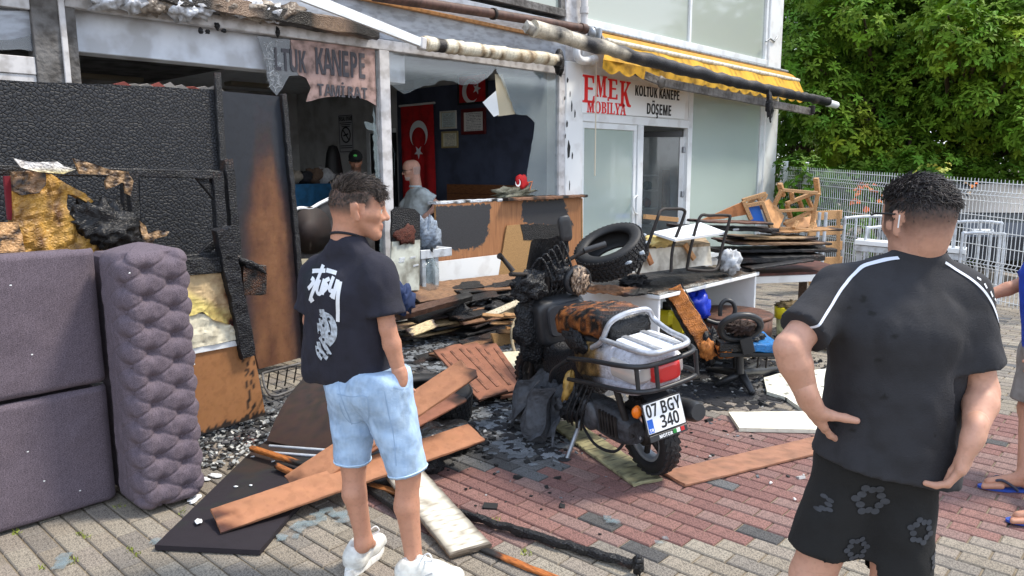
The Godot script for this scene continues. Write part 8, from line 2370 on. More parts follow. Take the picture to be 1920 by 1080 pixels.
func body_bones(J: Dictionary, q := 1.0) -> Array:
	var B := []
	var F: Vector3 = J.F
	var chest: Vector3 = (J.shL + J.shR) * 0.5
	var pel: Vector3 = (J.hipL + J.hipR) * 0.5
	B.append(bn(J.neck, chest - Vector3(0, 0.1, 0), 0.046, 0.085, 0.03, F, 0.8))
	B.append(bn(J.shL.lerp(chest, 0.35) - Vector3(0, 0.02, 0), J.shR.lerp(chest, 0.35) - Vector3(0, 0.02, 0), 0.065, 0.065, 0.05))
	B.append(bn(chest - Vector3(0, 0.1, 0), pel + Vector3(0, 0.08, 0), 0.1 * q, 0.085 * q, 0.04, F, 0.8))
	B.append(bn(J.hipL, J.hipR, 0.06, 0.06, 0.03))
	for s in ["L", "R"]:
		var sh: Vector3 = J["sh" + s]
		var el: Vector3 = J["el" + s]
		var wr: Vector3 = J["wr" + s]
		B.append(bn(sh, el, 0.046 * q, 0.035 * q, 0.015))
		B.append(bn(el, el.lerp(wr, 0.3), 0.035 * q, 0.038 * q, 0.012))
		B.append(bn(el.lerp(wr, 0.3), wr, 0.038 * q, 0.025 * q, 0.012))
		var hp: Vector3 = J["hip" + s]
		var kn: Vector3 = J["kn" + s]
		var an: Vector3 = J["an" + s]
		B.append(bn(hp, kn, 0.07 * q, 0.054 * q, 0.03))
		var kf: Vector3 = J.get("kf" + s, F)
		B.append(bn(kn + kf * 0.006, kn + kf * 0.008 - Vector3(0, 0.03, 0), 0.047 * q, 0.044 * q, 0.02))
		B.append(bn(kn, kn.lerp(an, 0.36) - kf * 0.016, 0.047 * q, 0.051 * q, 0.02))
		B.append(bn(kn.lerp(an, 0.36) - kf * 0.015, an, 0.05 * q, 0.032 * q, 0.02))
		B.append(bn(kn, an, 0.042 * q, 0.032 * q, 0.02))
		var to: Vector3 = J["to" + s]
		B.append(bn(an, an - Vector3(0, 0.035, 0) - (to - an).normalized() * 0.02, 0.034, 0.033, 0.02))
		B.append(bn(an - Vector3(0, 0.01, 0), to + Vector3(0, 0.012, 0), 0.033, 0.022, 0.02))
	return B
func skin_col(base: Color, sd: int) -> Callable:
	var n := FastNoiseLite.new()
	n.seed = sd
	n.frequency = 14.0
	return func(p: Vector3, _n: Vector3) -> Color:
		var k := n.get_noise_3dv(p)
		return Color(base.r * (1.0 + 0.03 * k), base.g * (1.0 + 0.05 * k), base.b * (1.0 + 0.06 * k))
func sneaker(t, h: Vector3, to: Vector3, side: int):
	var d := (to - h)
	d.y = 0
	d = d.normalized()
	var r := d.cross(Vector3.UP)
	var P := func(a, b, c) -> Vector3: return h + d * a + Vector3(0, b, 0) + r * c
	var wm := mat(Color(0.87, 0.87, 0.84), 0.6, 0, M.t_mottle, V1 * 8)
	var B := [bn(P.call(0.02, 0.075, 0), P.call(0.03, 0.05, 0), 0.042, 0.046, 0.03), bn(P.call(0.03, 0.055, 0), P.call(0.15, 0.052, 0.0), 0.046, 0.044, 0.03), bn(P.call(0.12, 0.075, 0), P.call(0.06, 0.10, 0), 0.035, 0.04, 0.03), bn(P.call(0.15, 0.045, 0), P.call(0.225, 0.038, 0.004), 0.046, 0.036, 0.03), bn(P.call(0.04, 0.135, 0), P.call(0.04, 0.16, 0), 0.03, 0.03, 0.01, Vector3.ZERO, 1.0, true)]
	var o := put(t, "shoe", fig_mesh(fig_field(B, 0.006, null, [[Vector3.DOWN, P.call(0, 0.022, 0)], [Vector3.UP, P.call(0, 0.128, 0)]])), wm)
	var S := st_new()
	var rings := []
	for e in [[0.0, 0.0], [0.012, 0.0], [0.032, -0.004], [0.034, -0.006]]:
		var ring := []
		for k in 28:
			var a := -TAU * k / 28
			var ca := cos(a)
			var x: float = 0.105 + ca * (0.155 + e[1])
			var w: float = (0.052 if ca > 0 else 0.044) + e[1]
			ring.append(P.call(x, e[0] + (0.012 if ca > 0.85 else 0.0), sin(a) * w * pow(maxf(0.0, 1.0 - pow(absf(ca), 4.0)), 0.12)))
		rings.append(ring)
	add_rings(S, rings, true)
	put(o, "sole", done(S), mat(Color(0.88, 0.88, 0.86), 0.6, 0, M.t_mottle, V1 * 9))
	for i in 4: pipe(o, "lace", [P.call(0.10 + i * 0.026, 0.112 - i * 0.011, -0.03), P.call(0.112 + i * 0.026, 0.118 - i * 0.0125, 0.0), P.call(0.10 + i * 0.026, 0.112 - i * 0.011, 0.03)], 0.0038, M.white_clean, 5)
	pipe(o, "lace_loop", curve([P.call(0.09, 0.12, 0.0), P.call(0.10, 0.15, 0.03), P.call(0.12, 0.165, 0.05), P.call(0.13, 0.14, 0.06), P.call(0.10, 0.12, 0.02)], 5), 0.0035, M.white_clean, 5)
	for e in [-1.0, 1.0]: put(o, "side_stripe", box(Vector3(0.07, 0.02, 0.004), 0.0015), mat(Color(0.72, 0.73, 0.73), 0.5), Transform3D(Basis(d, Vector3.UP, r) * Basis(Vector3.BACK, 0.35), P.call(0.10, 0.062, 0.0455 * e)))
func people():
	kid()
	guy()
	shopkeeper()
	cap_man()
	passer()
func kid():
	var d0 := 2.95
	var R := fwh.cross(Vector3.UP)
	var t := thing("person", "person in black printed tee and pale denim shorts, hand in pocket", "person", Vector3(1.78, 0, -2.40))
	var F := (fwh * cos(0.62) + R * sin(0.62)).normalized()
	var J := {F = F,
		neck = V(652, 446, d0), shL = V(598, 512, d0 + 0.11), shR = V(708, 510, d0 - 0.09),
		elL = V(583, 600, d0 + 0.12), wrL = V(600, 660, d0 + 0.2), elR = V(727, 615, d0 - 0.12), wrR = V(752, 712, d0 - 0.09),
		hipL = V(660, 725, d0 + 0.05), hipR = V(720, 725, d0 - 0.03), knL = V(662, 872, d0 + 0.05), knR = V(764, 888, d0 - 0.05),
		anL = V(682, 1012, d0 + 0.03), anR = V(776, 1052, d0 - 0.05)}
	J.toL = J.anL + (G(735, 1004) - G(660, 1076)).normalized() * 0.06 - Vector3(0, 0.06, 0)
	J.toR = J.anR + (G(870, 1094) - G(752, 1100)).normalized() * 0.06 - Vector3(0, 0.06, 0)
	J.kfL = (fwh * 0.75 + R * 0.65).normalized()
	J.kfR = (R * 0.95 + fwh * 0.3).normalized()
	var skin := lin(0.73, 0.53, 0.43)
	var B := body_bones(J, 0.94)
	var hc := V(671, 396, d0)
	var hf := (R * 0.97 + fwh * 0.22 - Vector3(0, 0.03, 0)).normalized()
	var hu := (Vector3.UP - hf * hf.y).normalized()
	var hg := head_field(hc, hf, hu, J.neck + Vector3(0, 0.0, 0), {neck = 0.05})
	var hr := hf.cross(hu)
	var n := FastNoiseLite.new()
	n.seed = 3
	n.frequency = 60.0
	var hair := lin(0.21, 0.175, 0.155)
	var skc := skin_col(skin, 2)
	var hm := fig_mesh(hg, func(p: Vector3, nn: Vector3) -> Color:
		var q := p - hc
		var a := q.dot(hr)
		var b := q.dot(hu)
		var f := q.dot(hf)
		var c: Color = skc.call(p, nn)
		var edge := 0.052 - 0.6 * maxf(0.0, f - 0.02)
		var low := -0.045 - 0.25 * minf(0.0, f)
		if f < 0.062 + (b - 0.03) * 0.4 and absf(a) < 0.083:
			var k := smoothstep(low, 0.02, b) if f < 0.0 else smoothstep(-0.01, 0.03, b) * (1.0 - smoothstep(0.03, 0.062, f - (b - 0.03) * 0.4))
			if f > -0.03 and b < 0.035 and absf(a) > 0.065 and f < 0.025: k = 0.0
			c = c.lerp(hair, clampf(k * 0.85 + 0.12 * n.get_noise_3dv(p), 0, 0.9))
		if absf(b - 0.028 + (absf(a) - 0.03) * 0.15) < 0.006 and absf(a) > 0.012 and absf(a) < 0.05 and f > 0.06: c = c.lerp(hair, 0.8)
		if absf(b + 0.060) < 0.012 and absf(a) < 0.022 and f > 0.082: c = c.lerp(lin(0.66, 0.36, 0.32), 0.55)
		if b < -0.04 and b > -0.056 and f > 0.085 and absf(a) < 0.03: c = c.lerp(hair, 0.16)
		if f > 0.07 and absf(b - 0.002) < 0.007 and absf(absf(a) - 0.031) < 0.012: c = lin(0.8, 0.78, 0.75) if absf(absf(a) - 0.031) > 0.006 else lin(0.12, 0.08, 0.06)
		return c)
	var bm := fig_mesh(fig_field(B, 0.0115), skc)
	var hd := hand_mesh(J.wrR, (J.hipR + Vector3(0, -0.09, 0) - J.wrR).normalized() + Vector3(0, -0.9, 0), R, F, [0.2, 0.2, 0.25, 0.3], 0.15, F + Vector3(0, -0.5, 0), skc, 1.0, J.elR.lerp(J.wrR, 0.8))
	put(t, "body", merge([bm, hm, hd]), M.skin_vc)
	var hs := st_new()
	locks(hs, hg, hc, hf, hu, 3600, func(q: Vector3) -> bool: return q.y > 0.42 - 0.25 * maxf(0.0, q.z) and q.z > -0.9 and (q.y > 0.62 or absf(q.x) < 0.8),
		func(q: Vector3) -> Vector3: return Vector3(0.25 * q.x + (0.6 if q.z > 0.5 else 0.0), 0.35, 1.0), 0.04, 0.0013, [lin(0.30, 0.26, 0.235), lin(0.22, 0.185, 0.165), lin(0.36, 0.32, 0.29), lin(0.14, 0.12, 0.11)], 0.006, 5, 0.5)
	locks(hs, hg, hc, hf, hu, 2200, func(q: Vector3) -> bool: return q.y > 0.0 and q.y < 0.55 and q.z < 0.42 and (q.y > 0.2 or absf(q.x) < 0.9), func(_q): return Vector3(0, -1, 0.1), 0.014, 0.0016, [lin(0.22, 0.19, 0.17), lin(0.3, 0.26, 0.23)], 0.001, 6, 0.15)
	put(t, "hair", done(hs), M.hair_vc)
	for s in [-1.0, 1.0]:
		put(t, "eye", lump(V1 * 0.0118, 3, 0.0, 10), mat(Color(0.85, 0.83, 0.8), 0.2), T_(hc + hr * 0.031 * s + hu * 0.002 + hf * 0.0795))
	var sb := []
	var cc: Vector3 = (J.shL + J.shR) * 0.5
	var side: Vector3 = (J.shR - J.shL).normalized()
	var wl := V(648, 690, d0 + 0.03)
	for e in [J.shL, J.shR]: sb.append(bn(J.neck - Vector3(0, 0.035, 0) + F * 0.0, e, 0.056, 0.056, 0.05))
	sb.append(bn(J.shL - Vector3(0, 0.04, 0), J.shR - Vector3(0, 0.04, 0), 0.07, 0.07, 0.06))
	sb.append(bn(J.neck - Vector3(0, 0.03, 0), cc - Vector3(0, 0.08, 0), 0.062, 0.10, 0.05, F, 0.8))
	for e in [-1.0, 1.0]:
		sb.append(bn(cc + side * 0.085 * e - Vector3(0, 0.08, 0), V(648 + 42 * e, 690, d0 + 0.05 - 0.07 * e), 0.105, 0.098, 0.07, F, 0.95))
	sb.append(bn(cc - Vector3(0, 0.1, 0) - F * 0.02, wl, 0.125, 0.125, 0.06, F, 0.85))
	for e in ["L", "R"]:
		var sh: Vector3 = J["sh" + e]
		var el: Vector3 = J["el" + e]
		var fly: Vector3 = side * (0.012 if e == "R" else -0.004)
		sb.append(bn(sh, sh.lerp(el, 0.80) + fly, 0.06, 0.074, 0.05))
	var shirt := fig_field(sb, 0.0085, wrinkles(5, 0.008, Vector3(7, 3.0, 7), 0.3), [[(Vector3.DOWN + R * 0.13).normalized(), V(650, 716, d0)], [Vector3.UP * 0.9 + F * 0.25, J.neck + Vector3(0, 0.018, 0)]])
	var hemR: Vector3 = J.shR.lerp(J.elR, 0.78)
	var cut: Vector3 = (J.elR - J.shR).normalized()
	var hemL: Vector3 = J.shL.lerp(J.elL, 0.8)
	var cutL: Vector3 = (J.elL - J.shL).normalized()
	var tor := sb.slice(4, 7)
	sleeve_cut(shirt, hemR, cut, 0.125, tor)
	sleeve_cut(shirt, hemL, cutL, 0.115, tor)
	var navy := lin(0.135, 0.145, 0.185)
	var sm := fig_mesh(shirt, func(p: Vector3, _n) -> Color: return navy * (1.0 + 0.10 * n.get_noise_3dv(p * 0.05)))
	var tee := put(t, "t_shirt", sm, M.cloth_vc)
	var rib := st_new()
	var ring := []
	for i in 25:
		var a := TAU * i / 24
		var dd: Vector3 = side * cos(a) + F * sin(a)
		ring.append(J.neck + Vector3(0, 0.006 - 0.02 * sin(a), 0) - F * 0.004 + dd * 0.0605)
	add_tube(rib, ring, 0.0055, 6)
	put(tee, "collar", done(rib), mat(Color(0.11, 0.115, 0.14), 0.9))
	var pm := mat(Color(0.88, 0.89, 0.90), 0.8)
	var pr := st_new()
	var look := fwh
	var L := func(path: Array, w: float):
		var pp := []
		for k in path: pp.append(V(k[0], k[1], d0))
		fig_ribbon(pr, shirt, curve(pp, 4), w, look)
	for st in [[[584, 509], [600, 506], [616, 504]], [[618, 503], [630, 504], [641, 506]], [[609, 495], [604, 512], [596, 535], [588, 553], [584, 563]], [[584, 563], [594, 556]], [[586, 520], [592, 524], [588, 532], [580, 540]], [[606, 520], [602, 540], [611, 543], [617, 518]], [[617, 518], [615, 545]], [[628, 516], [619, 522], [624, 530], [616, 540]], [[636, 512], [630, 534], [638, 536]], [[646, 516], [638, 550]], [[651, 519], [648, 545], [647, 570], [646, 592]], [[634, 548], [644, 530]]]:
		L.call(st, 0.0155)
	put(tee, "back_print", done(pr), pm)
	var fg := st_new()
	var shape := [[[613, 572], [616, 580], [630, 586], [638, 602], [636, 622], [624, 636]], [[613, 580], [622, 600], [626, 622], [620, 634]], [[611, 590], [614, 608], [616, 626]], [[606, 600], [608, 620]], [[606, 626], [614, 634], [620, 644], [628, 656]], [[602, 636], [606, 650], [616, 660], [622, 664]], [[599, 645], [601, 660], [610, 666]]]
	for i in shape.size():
		var pp := []
		for k in shape[i]: pp.append(V(k[0], k[1], d0))
		fig_ribbon(fg, shirt, curve(pp, 4), 0.026 if i < 4 else 0.02, look, 0.0022 + 0.0002 * i)
	put(tee, "print_figure", done(fg), mat(Color(0.74, 0.78, 0.82), 0.8, 0, M.t_dirt, V1 * 12))
	var sp := st_new()
	for k in [[612, 589], [628, 588], [616, 602], [606, 617], [629, 615], [615, 628], [600, 653], [609, 660], [618, 651], [626, 657]]:
		fig_disc(sp, shirt, V(k[0], k[1], d0), 0.0062, 0.0066, look, 0.0045)
	put(tee, "print_spots", done(sp), mat(Color(0.09, 0.10, 0.13), 0.8))
	var db := []
	db.append(bn(J.hipL + Vector3(0, 0.06, 0), J.hipR + Vector3(0, 0.06, 0), 0.10, 0.105, 0.05, F, 0.95))
	db.append(bn(J.hipL.lerp(J.hipR, 0.25) - F * 0.035, J.hipR - F * 0.03, 0.10, 0.10, 0.05))
	db.append(bn(J.hipL, J.knL + Vector3(0, 0.02, 0), 0.108, 0.079, 0.05))
	db.append(bn(J.hipR, J.knR + Vector3(0.0, 0.02, 0), 0.112, 0.083, 0.05))
	var hL := V(664, 866, d0 + 0.05)
	var hR := V(766, 886, d0 - 0.05)
	var dn := fig_field(db, 0.0085, wrinkles(8, 0.008, Vector3(8, 5, 8), 0.5), [[Vector3.UP, V(690, 686, d0)]])
	sleeve_cut(dn, hL, (J.knL - J.hipL).normalized(), 0.16)
	sleeve_cut(dn, hR, (J.knR - J.hipR).normalized(), 0.16)
	var dw := FastNoiseLite.new()
	dw.seed = 31
	dw.frequency = 7.0
	var ds := put(t, "denim_shorts", fig_mesh(dn, func(p: Vector3, _n) -> Color:
		return lin(0.70, 0.80, 0.90).lerp(lin(0.54, 0.66, 0.80), clampf(0.3 + dw.get_noise_3dv(p) * 0.35 + dw.get_noise_3dv(p * Vector3(12, 2.5, 12)) * 0.45, 0, 1))), M.cloth_vc)
	for st in [[[642, 726], [668, 728], [700, 722], [703, 752], [696, 776], [668, 788], [652, 772], [645, 742]], [[640, 698], [652, 740], [664, 790]], [[748, 706], [768, 716], [777, 712]], [[733, 712], [740, 760], [748, 800], [752, 850]]]:
		var pp := []
		for k in st: pp.append(V(k[0], k[1], d0))
		var stt := st_new()
		fig_ribbon(stt, dn, curve(pp, 4), 0.0035, look, 0.0015)
		put(ds, "seam", done(stt), mat(Color(0.56, 0.66, 0.77), 0.9))
	for hh in [[hL, J.knL - J.hipL, 0.079], [hR, J.knR - J.hipR, 0.084]]:
		var hem := []
		var ax: Vector3 = hh[1].normalized()
		for i in 29:
			var a := TAU * i / 28
			var dd2: Vector3 = ax.cross(F).normalized() * cos(a) + ax.cross(ax.cross(F)).normalized() * sin(a)
			var hp := fig_cast(dn, hh[0] - ax * 0.012 + dd2 * 0.16, -dd2, 0.16)
			hem.append(hp + dd2 * 0.001 if hp.is_finite() else hh[0] + dd2 * hh[2])
		var h2 := st_new()
		add_tube(h2, hem, 0.003, 5)
		put(ds, "hem", done(h2), mat(Color(0.74, 0.84, 0.92), 0.9))
	var fr := st_new()
	var rn := RandomNumberGenerator.new()
	rn.seed = 4
	for i in 16:
		var p := fig_cast(dn, V(780 + rn.randfn() * 4, 806 + rn.randfn() * 6, d0 - 0.3), fwh, 0.6)
		if p.is_finite(): add_tube(fr, [p, p + R * 0.012 + Vector3(rn.randfn(), rn.randfn(), 0) * 0.006, p + R * 0.02 + Vector3(rn.randfn(), rn.randfn(), 0) * 0.01], 0.001, 3)
	put(ds, "frayed_threads", done(fr), M.white_clean)
	sneaker(t, G(660, 1076, 0.0), G(735, 1004, 0.0), 1)
	sneaker(t, G(752, 1100, 0.0), G(870, 1094, 0.0), 2)
func sleeve_cut(g: Dictionary, p: Vector3, ax: Vector3, reach: float, torso := []):
	var f: PackedFloat32Array = g.f
	var c: float = g.c
	var lo: Vector3 = p - V1 * (reach + 0.25)
	var hi: Vector3 = p + V1 * (reach + 0.25)
	for k in range(max(0, int((lo.z - g.lo.z) / c)), min(g.nz, int((hi.z - g.lo.z) / c))):
		for j in range(max(0, int((lo.y - g.lo.y) / c)), min(g.ny, int((hi.y - g.lo.y) / c))):
			for i in range(max(0, int((lo.x - g.lo.x) / c)), min(g.nx, int((hi.x - g.lo.x) / c))):
				var q := Vector3(g.lo.x + i * c, g.lo.y + j * c, g.lo.z + k * c) - p
				var h := q.dot(ax)
				if h < -0.03 or h > 0.2 or (q - ax * h).length() > reach: continue
				var at: int = i + g.nx * (j + g.ny * k)
				if torso.size() > 0: h = minf(h, fig_eval(torso, q + p))
				f[at] = maxf(f[at], h)
	g.f = f
func guy():
	var d0 := 1.92
	var R := fwh.cross(Vector3.UP)
	var t := thing("person", "person in black piped tee and flower print shorts, hand on hip", "person", Vector3(2.1, 0, -0.55))
	var F := (fwh * 0.985 - R * 0.17).normalized()
	var J := {F = F,
		neck = V(1720, 466, d0), shL = V(1574, 545, d0 + 0.0), shR = V(1804, 552, d0 - 0.01),
		elL = V(1480, 652, d0 - 0.10), wrL = V(1516, 748, d0 - 0.09), elR = V(1843, 735, d0 - 0.05), wrR = V(1826, 815, d0 - 0.15),
		hipL = V(1604, 862, d0 + 0.02), hipR = V(1688, 866, d0 + 0.0), knL = V(1522, 1080, d0 + 0.03), knR = V(1675, 1105, d0 - 0.02),
		anL = Vector3.ZERO, anR = Vector3.ZERO}
	var gl := V(1500, 1300, d0 + 0.05)
	var gr := V(1668, 1330, d0 - 0.02)
	J.anL = Vector3(gl.x, 0.085, gl.z)
	J.anR = Vector3(gr.x, 0.085, gr.z)
	J.toL = J.anL + F * 0.16 - Vector3(0, 0.06, 0)
	J.toR = J.anR + F * 0.16 - Vector3(0, 0.06, 0)
	var skin := lin(0.76, 0.575, 0.485)
	var skc := skin_col(skin, 5)
	var bm := fig_mesh(fig_field(body_bones(J, 1.08), 0.0115), skc)
	var hc := V(1722, 417, d0)
	var hf := (fwh * 0.97 - R * 0.2 - Vector3(0, 0.08, 0)).normalized()
	var hu := (Vector3.UP - hf * hf.y).normalized()
	var hr := hf.cross(hu)
	var hg := head_field(hc, hf, hu, J.neck, {neck = 0.056, sc = 0.9})
	var n := FastNoiseLite.new()
	n.seed = 3
	n.frequency = 80.0
	var hair := lin(0.115, 0.10, 0.10)
	var hm := fig_mesh(hg, func(p: Vector3, nn: Vector3) -> Color:
		var q := p - hc
		var b := q.dot(hu)
		var f := q.dot(hf)
		var a := q.dot(hr)
		var c: Color = skc.call(p, nn)
		if f < 0.05 and not (absf(a) > 0.066 and b < 0.03 and f > -0.035):
			var k := smoothstep(-0.075, 0.035, b)
			c = c.lerp(hair, clampf(k * 0.95 + 0.10 * n.get_noise_3dv(p), 0, 0.95))
		return c)
	var lh := hand_mesh(J.wrL, (R * 0.42 + Vector3(0, -0.7, 0) + fwh * 0.5).normalized(), (-R * 0.8 - fwh * 0.3).normalized(), (R * 0.75 + Vector3(0, 0.5, 0) - fwh * 0.6).normalized(), [0.3, 0.35, 0.4, 0.4], 0.3, (R * 1.0 - Vector3(0, 0.16, 0) - fwh * 0.12), skc, 1.08, J.elL.lerp(J.wrL, 0.75))
	var rh := hand_mesh(J.wrR, (-R * 0.2 + Vector3(0, -1.0, 0) + fwh * 0.02).normalized(), (R * 0.75 - fwh * 0.65).normalized(), (-R * 0.65 - fwh * 0.7).normalized(), [0.7, 0.8, 0.85, 0.9], 0.15, (-R * 0.3 + Vector3(0, -0.85, 0) + fwh * 0.2), skc, 1.08, J.elR.lerp(J.wrR, 0.75))
	put(t, "body", merge([bm, hm, lh, rh]), M.skin_vc)
	var hs := st_new()
	locks(hs, hg, hc, hf, hu, 4200, func(q: Vector3) -> bool: return q.y > 0.30 + 0.12 * q.z and (q.y > 0.5 or absf(q.x) < 0.8),
		func(q: Vector3) -> Vector3: return Vector3(0.6 * q.x + 0.3, 0.2 - q.y * 0.5, -0.6 + 0.3 * q.z), 0.026, 0.0014, [lin(0.13, 0.115, 0.115), lin(0.18, 0.16, 0.16), lin(0.085, 0.075, 0.08), lin(0.24, 0.22, 0.215)], 0.008, 8, 0.5)
	locks(hs, hg, hc, hf, hu, 1600, func(q: Vector3) -> bool: return q.y > 0.05 and q.y < 0.42 and q.z < 0.3, func(_q): return Vector3(0, -1, 0.0), 0.016, 0.0013, [lin(0.13, 0.115, 0.115), lin(0.2, 0.18, 0.17)], 0.003, 19, 0.2)
	locks(hs, hg, hc, hf, hu, 900, func(q: Vector3) -> bool: return q.y > -0.25 and q.y < 0.4 and q.z < 0.25, func(_q): return Vector3(0, -1, 0.0), 0.010, 0.0013, [lin(0.13, 0.115, 0.115), lin(0.2, 0.18, 0.17)], 0.001, 9, 0.12)
	put(t, "hair", done(hs), M.hair_vc)
	pipe(t, "glasses_arm", [hc - hr * 0.076 + hu * 0.022 - hf * 0.012, hc - hr * 0.078 + hu * 0.026 + hf * 0.06, hc - hr * 0.062 + hu * 0.022 + hf * 0.098], 0.0028, M.ink, 6)
	pipe(t, "ear_loop", [hc - hr * 0.083 + hu * 0.02 - hf * 0.035, hc - hr * 0.083 - hu * 0.012 - hf * 0.03], 0.0018, M.white_clean, 5)
	var sb := []
	var cc: Vector3 = (J.shL + J.shR) * 0.5
	sb.append(bn(J.shL + Vector3(0, -0.02, 0), J.shR + Vector3(0, -0.02, 0), 0.06, 0.06, 0.05))
	sb.append(bn(J.neck - Vector3(0, 0.035, 0) - F * 0.012, cc - Vector3(0, 0.08, 0) - F * 0.015, 0.066, 0.12, 0.05, F, 0.9))
	for e in [-1.0, 1.0]:
		sb.append(bn(J.neck + Vector3(0, -0.045, 0) + R * 0.03 * e, (J.shL if e < 0 else J.shR) + Vector3(0, 0.01, 0), 0.045, 0.055, 0.03))
		sb.append(bn(cc + R * 0.085 * e - Vector3(0, 0.10, 0), V(1682 + 56 * e, 740, d0 + 0.01), 0.10, 0.088, 0.07, F, 1.0))
		sb.append(bn(V(1682 + 56 * e, 740, d0 + 0.01), V(1654 + 57 * e, 880, d0 + 0.0), 0.088, 0.112, 0.07, F, 1.15))
	sb.append(bn(cc - Vector3(0, 0.12, 0), V(1670, 860, d0), 0.12, 0.13, 0.06, F, 0.95))
	for e in ["L", "R"]:
		var sh: Vector3 = J["sh" + e]
		var el: Vector3 = J["el" + e]
		sb.append(bn(sh, sh.lerp(el, 0.88), 0.06, 0.07, 0.04))
	var shirt := fig_field(sb, 0.008, wrinkles(15, 0.0065, Vector3(6, 3.2, 6), 0.3), [[(Vector3.DOWN - R * 0.2).normalized(), V(1650, 872, d0)], [(Vector3.UP * 0.95 + F * 0.15).normalized(), J.neck + Vector3(0, 0.0, 0)]])
	var tor := sb.slice(2, 9)
	sleeve_cut(shirt, J.shL.lerp(J.elL, 0.74), (J.elL - J.shL).normalized(), 0.115, tor)
	sleeve_cut(shirt, J.shR.lerp(J.elR, 0.76), (J.elR - J.shR).normalized(), 0.115, tor)
	var blk := lin(0.17, 0.175, 0.19)
	var wet := [[1636, 568, 7], [1606, 582, 5], [1644, 592, 6], [1660, 746, 5], [1590, 816, 6], [1752, 816, 4], [1612, 815, 4], [1674, 628, 4], [1650, 676, 4]]
	var wp := []
	for k in wet: wp.append([V(k[0], k[1], d0 - 0.12), k[2] * 0.0013])
	var tee := put(t, "t_shirt", fig_mesh(shirt, func(p: Vector3, _n) -> Color:
		var c := blk
		for k in wp:
			var dv: Vector3 = (p - k[0])
			dv -= fwh * dv.dot(fwh)
			if dv.length() < k[1]: c = lin(0.095, 0.10, 0.11)
		return c), M.cloth_vc)
	var rib := st_new()
	var ring := []
	for i in 25:
		var a := TAU * i / 24
		ring.append(J.neck + Vector3(0, -0.012, 0) + R * cos(a) * 0.057 + F * sin(a) * 0.056 + Vector3(0, -0.012 * sin(a), 0))
	add_tube(rib, ring, 0.008, 6)
	put(tee, "collar", done(rib), mat(Color(0.13, 0.12, 0.125), 0.9))
	for st in [[[1672, 480], [1640, 487], [1598, 500], [1560, 528], [1528, 562], [1504, 584], [1484, 602]], [[1745, 486], [1770, 500], [1796, 520], [1822, 552], [1842, 590], [1856, 625], [1862, 650], [1858, 690]]]:
		var q := []
		for k in st: q.append(V(k[0], k[1], d0))
		var pp := st_new()
		fig_ribbon(pp, shirt, curve(q, 6), 0.0065, fwh, 0.003)
		put(tee, "piping", done(pp), mat(Color(0.82, 0.84, 0.88), 0.8))
	var dash := st_new()
	for k in [[1806, 514, 1812, 518], [1816, 524, 1818, 532], [1826, 538, 1830, 548], [1836, 552, 1846, 558], [1843, 566, 1852, 570], [1850, 580, 1860, 582], [1856, 592, 1864, 590]]:
		fig_ribbon(dash, shirt, [V(k[0], k[1], d0), V((k[0] + k[2]) * 0.5, (k[1] + k[3]) * 0.5, d0), V(k[2], k[3], d0)], 0.005, fwh, 0.003)
	put(tee, "sleeve_lettering", done(dash), mat(Color(0.86, 0.87, 0.88), 0.8))
	var db := []
	db.append(bn(J.hipL + Vector3(0, 0.03, 0), J.hipR + Vector3(0, 0.03, 0), 0.088, 0.088, 0.04, F, 1.0))
	db.append(bn(J.hipL - F * 0.005, J.hipR - F * 0.005, 0.09, 0.09, 0.04))
	db.append(bn(J.hipL, J.knL, 0.097, 0.092, 0.04))
	db.append(bn(J.hipR, J.knR, 0.097, 0.092, 0.04))
	var dn := fig_field(db, 0.009, wrinkles(18, 0.006, Vector3(7, 4, 7), 0.4), [[Vector3.UP, V(1650, 822, d0)]])
	sleeve_cut(dn, V(1534, 1026, d0 + 0.02), ((J.knL - J.hipL).normalized() + R * 0.25).normalized(), 0.15)
	sleeve_cut(dn, V(1680, 1078, d0), ((J.knR - J.hipR).normalized() + R * 0.1).normalized(), 0.15)
	var sh2 := put(t, "shorts", fig_mesh(dn, func(_p, _n) -> Color: return lin(0.085, 0.088, 0.10)), M.cloth_vc)
	var fl := mat(Color(0.25, 0.26, 0.28), 0.9, 0, M.t_mottle, V1 * 9)
	var nf := FastNoiseLite.new()
	nf.seed = 2
	for k in [[1607, 914, 32], [1690, 962, 26], [1588, 1008, 25], [1528, 930, 20], [1732, 1022, 22], [1752, 925, 14]]:
		var s := st_new()
		for i in 12:
			var a: float = TAU * i / 12 + k[0]
			var rr: float = k[2] * (0.62 if i % 2 == 0 else 0.8)
			fig_disc(s, dn, V(k[0] + cos(a) * rr, k[1] + sin(a) * rr, d0), k[2] * 0.00036, k[2] * 0.0003, fwh, 0.003 + 0.0003 * (i % 3))
		put(sh2, "flower_print", done(s), fl)
	sneaker(t, Vector3(J.anL.x, 0, J.anL.z) - F * 0.05, Vector3(J.toL.x, 0, J.toL.z), 1)
	sneaker(t, Vector3(J.anR.x, 0, J.anR.z) - F * 0.05, Vector3(J.toR.x, 0, J.toR.z), 2)
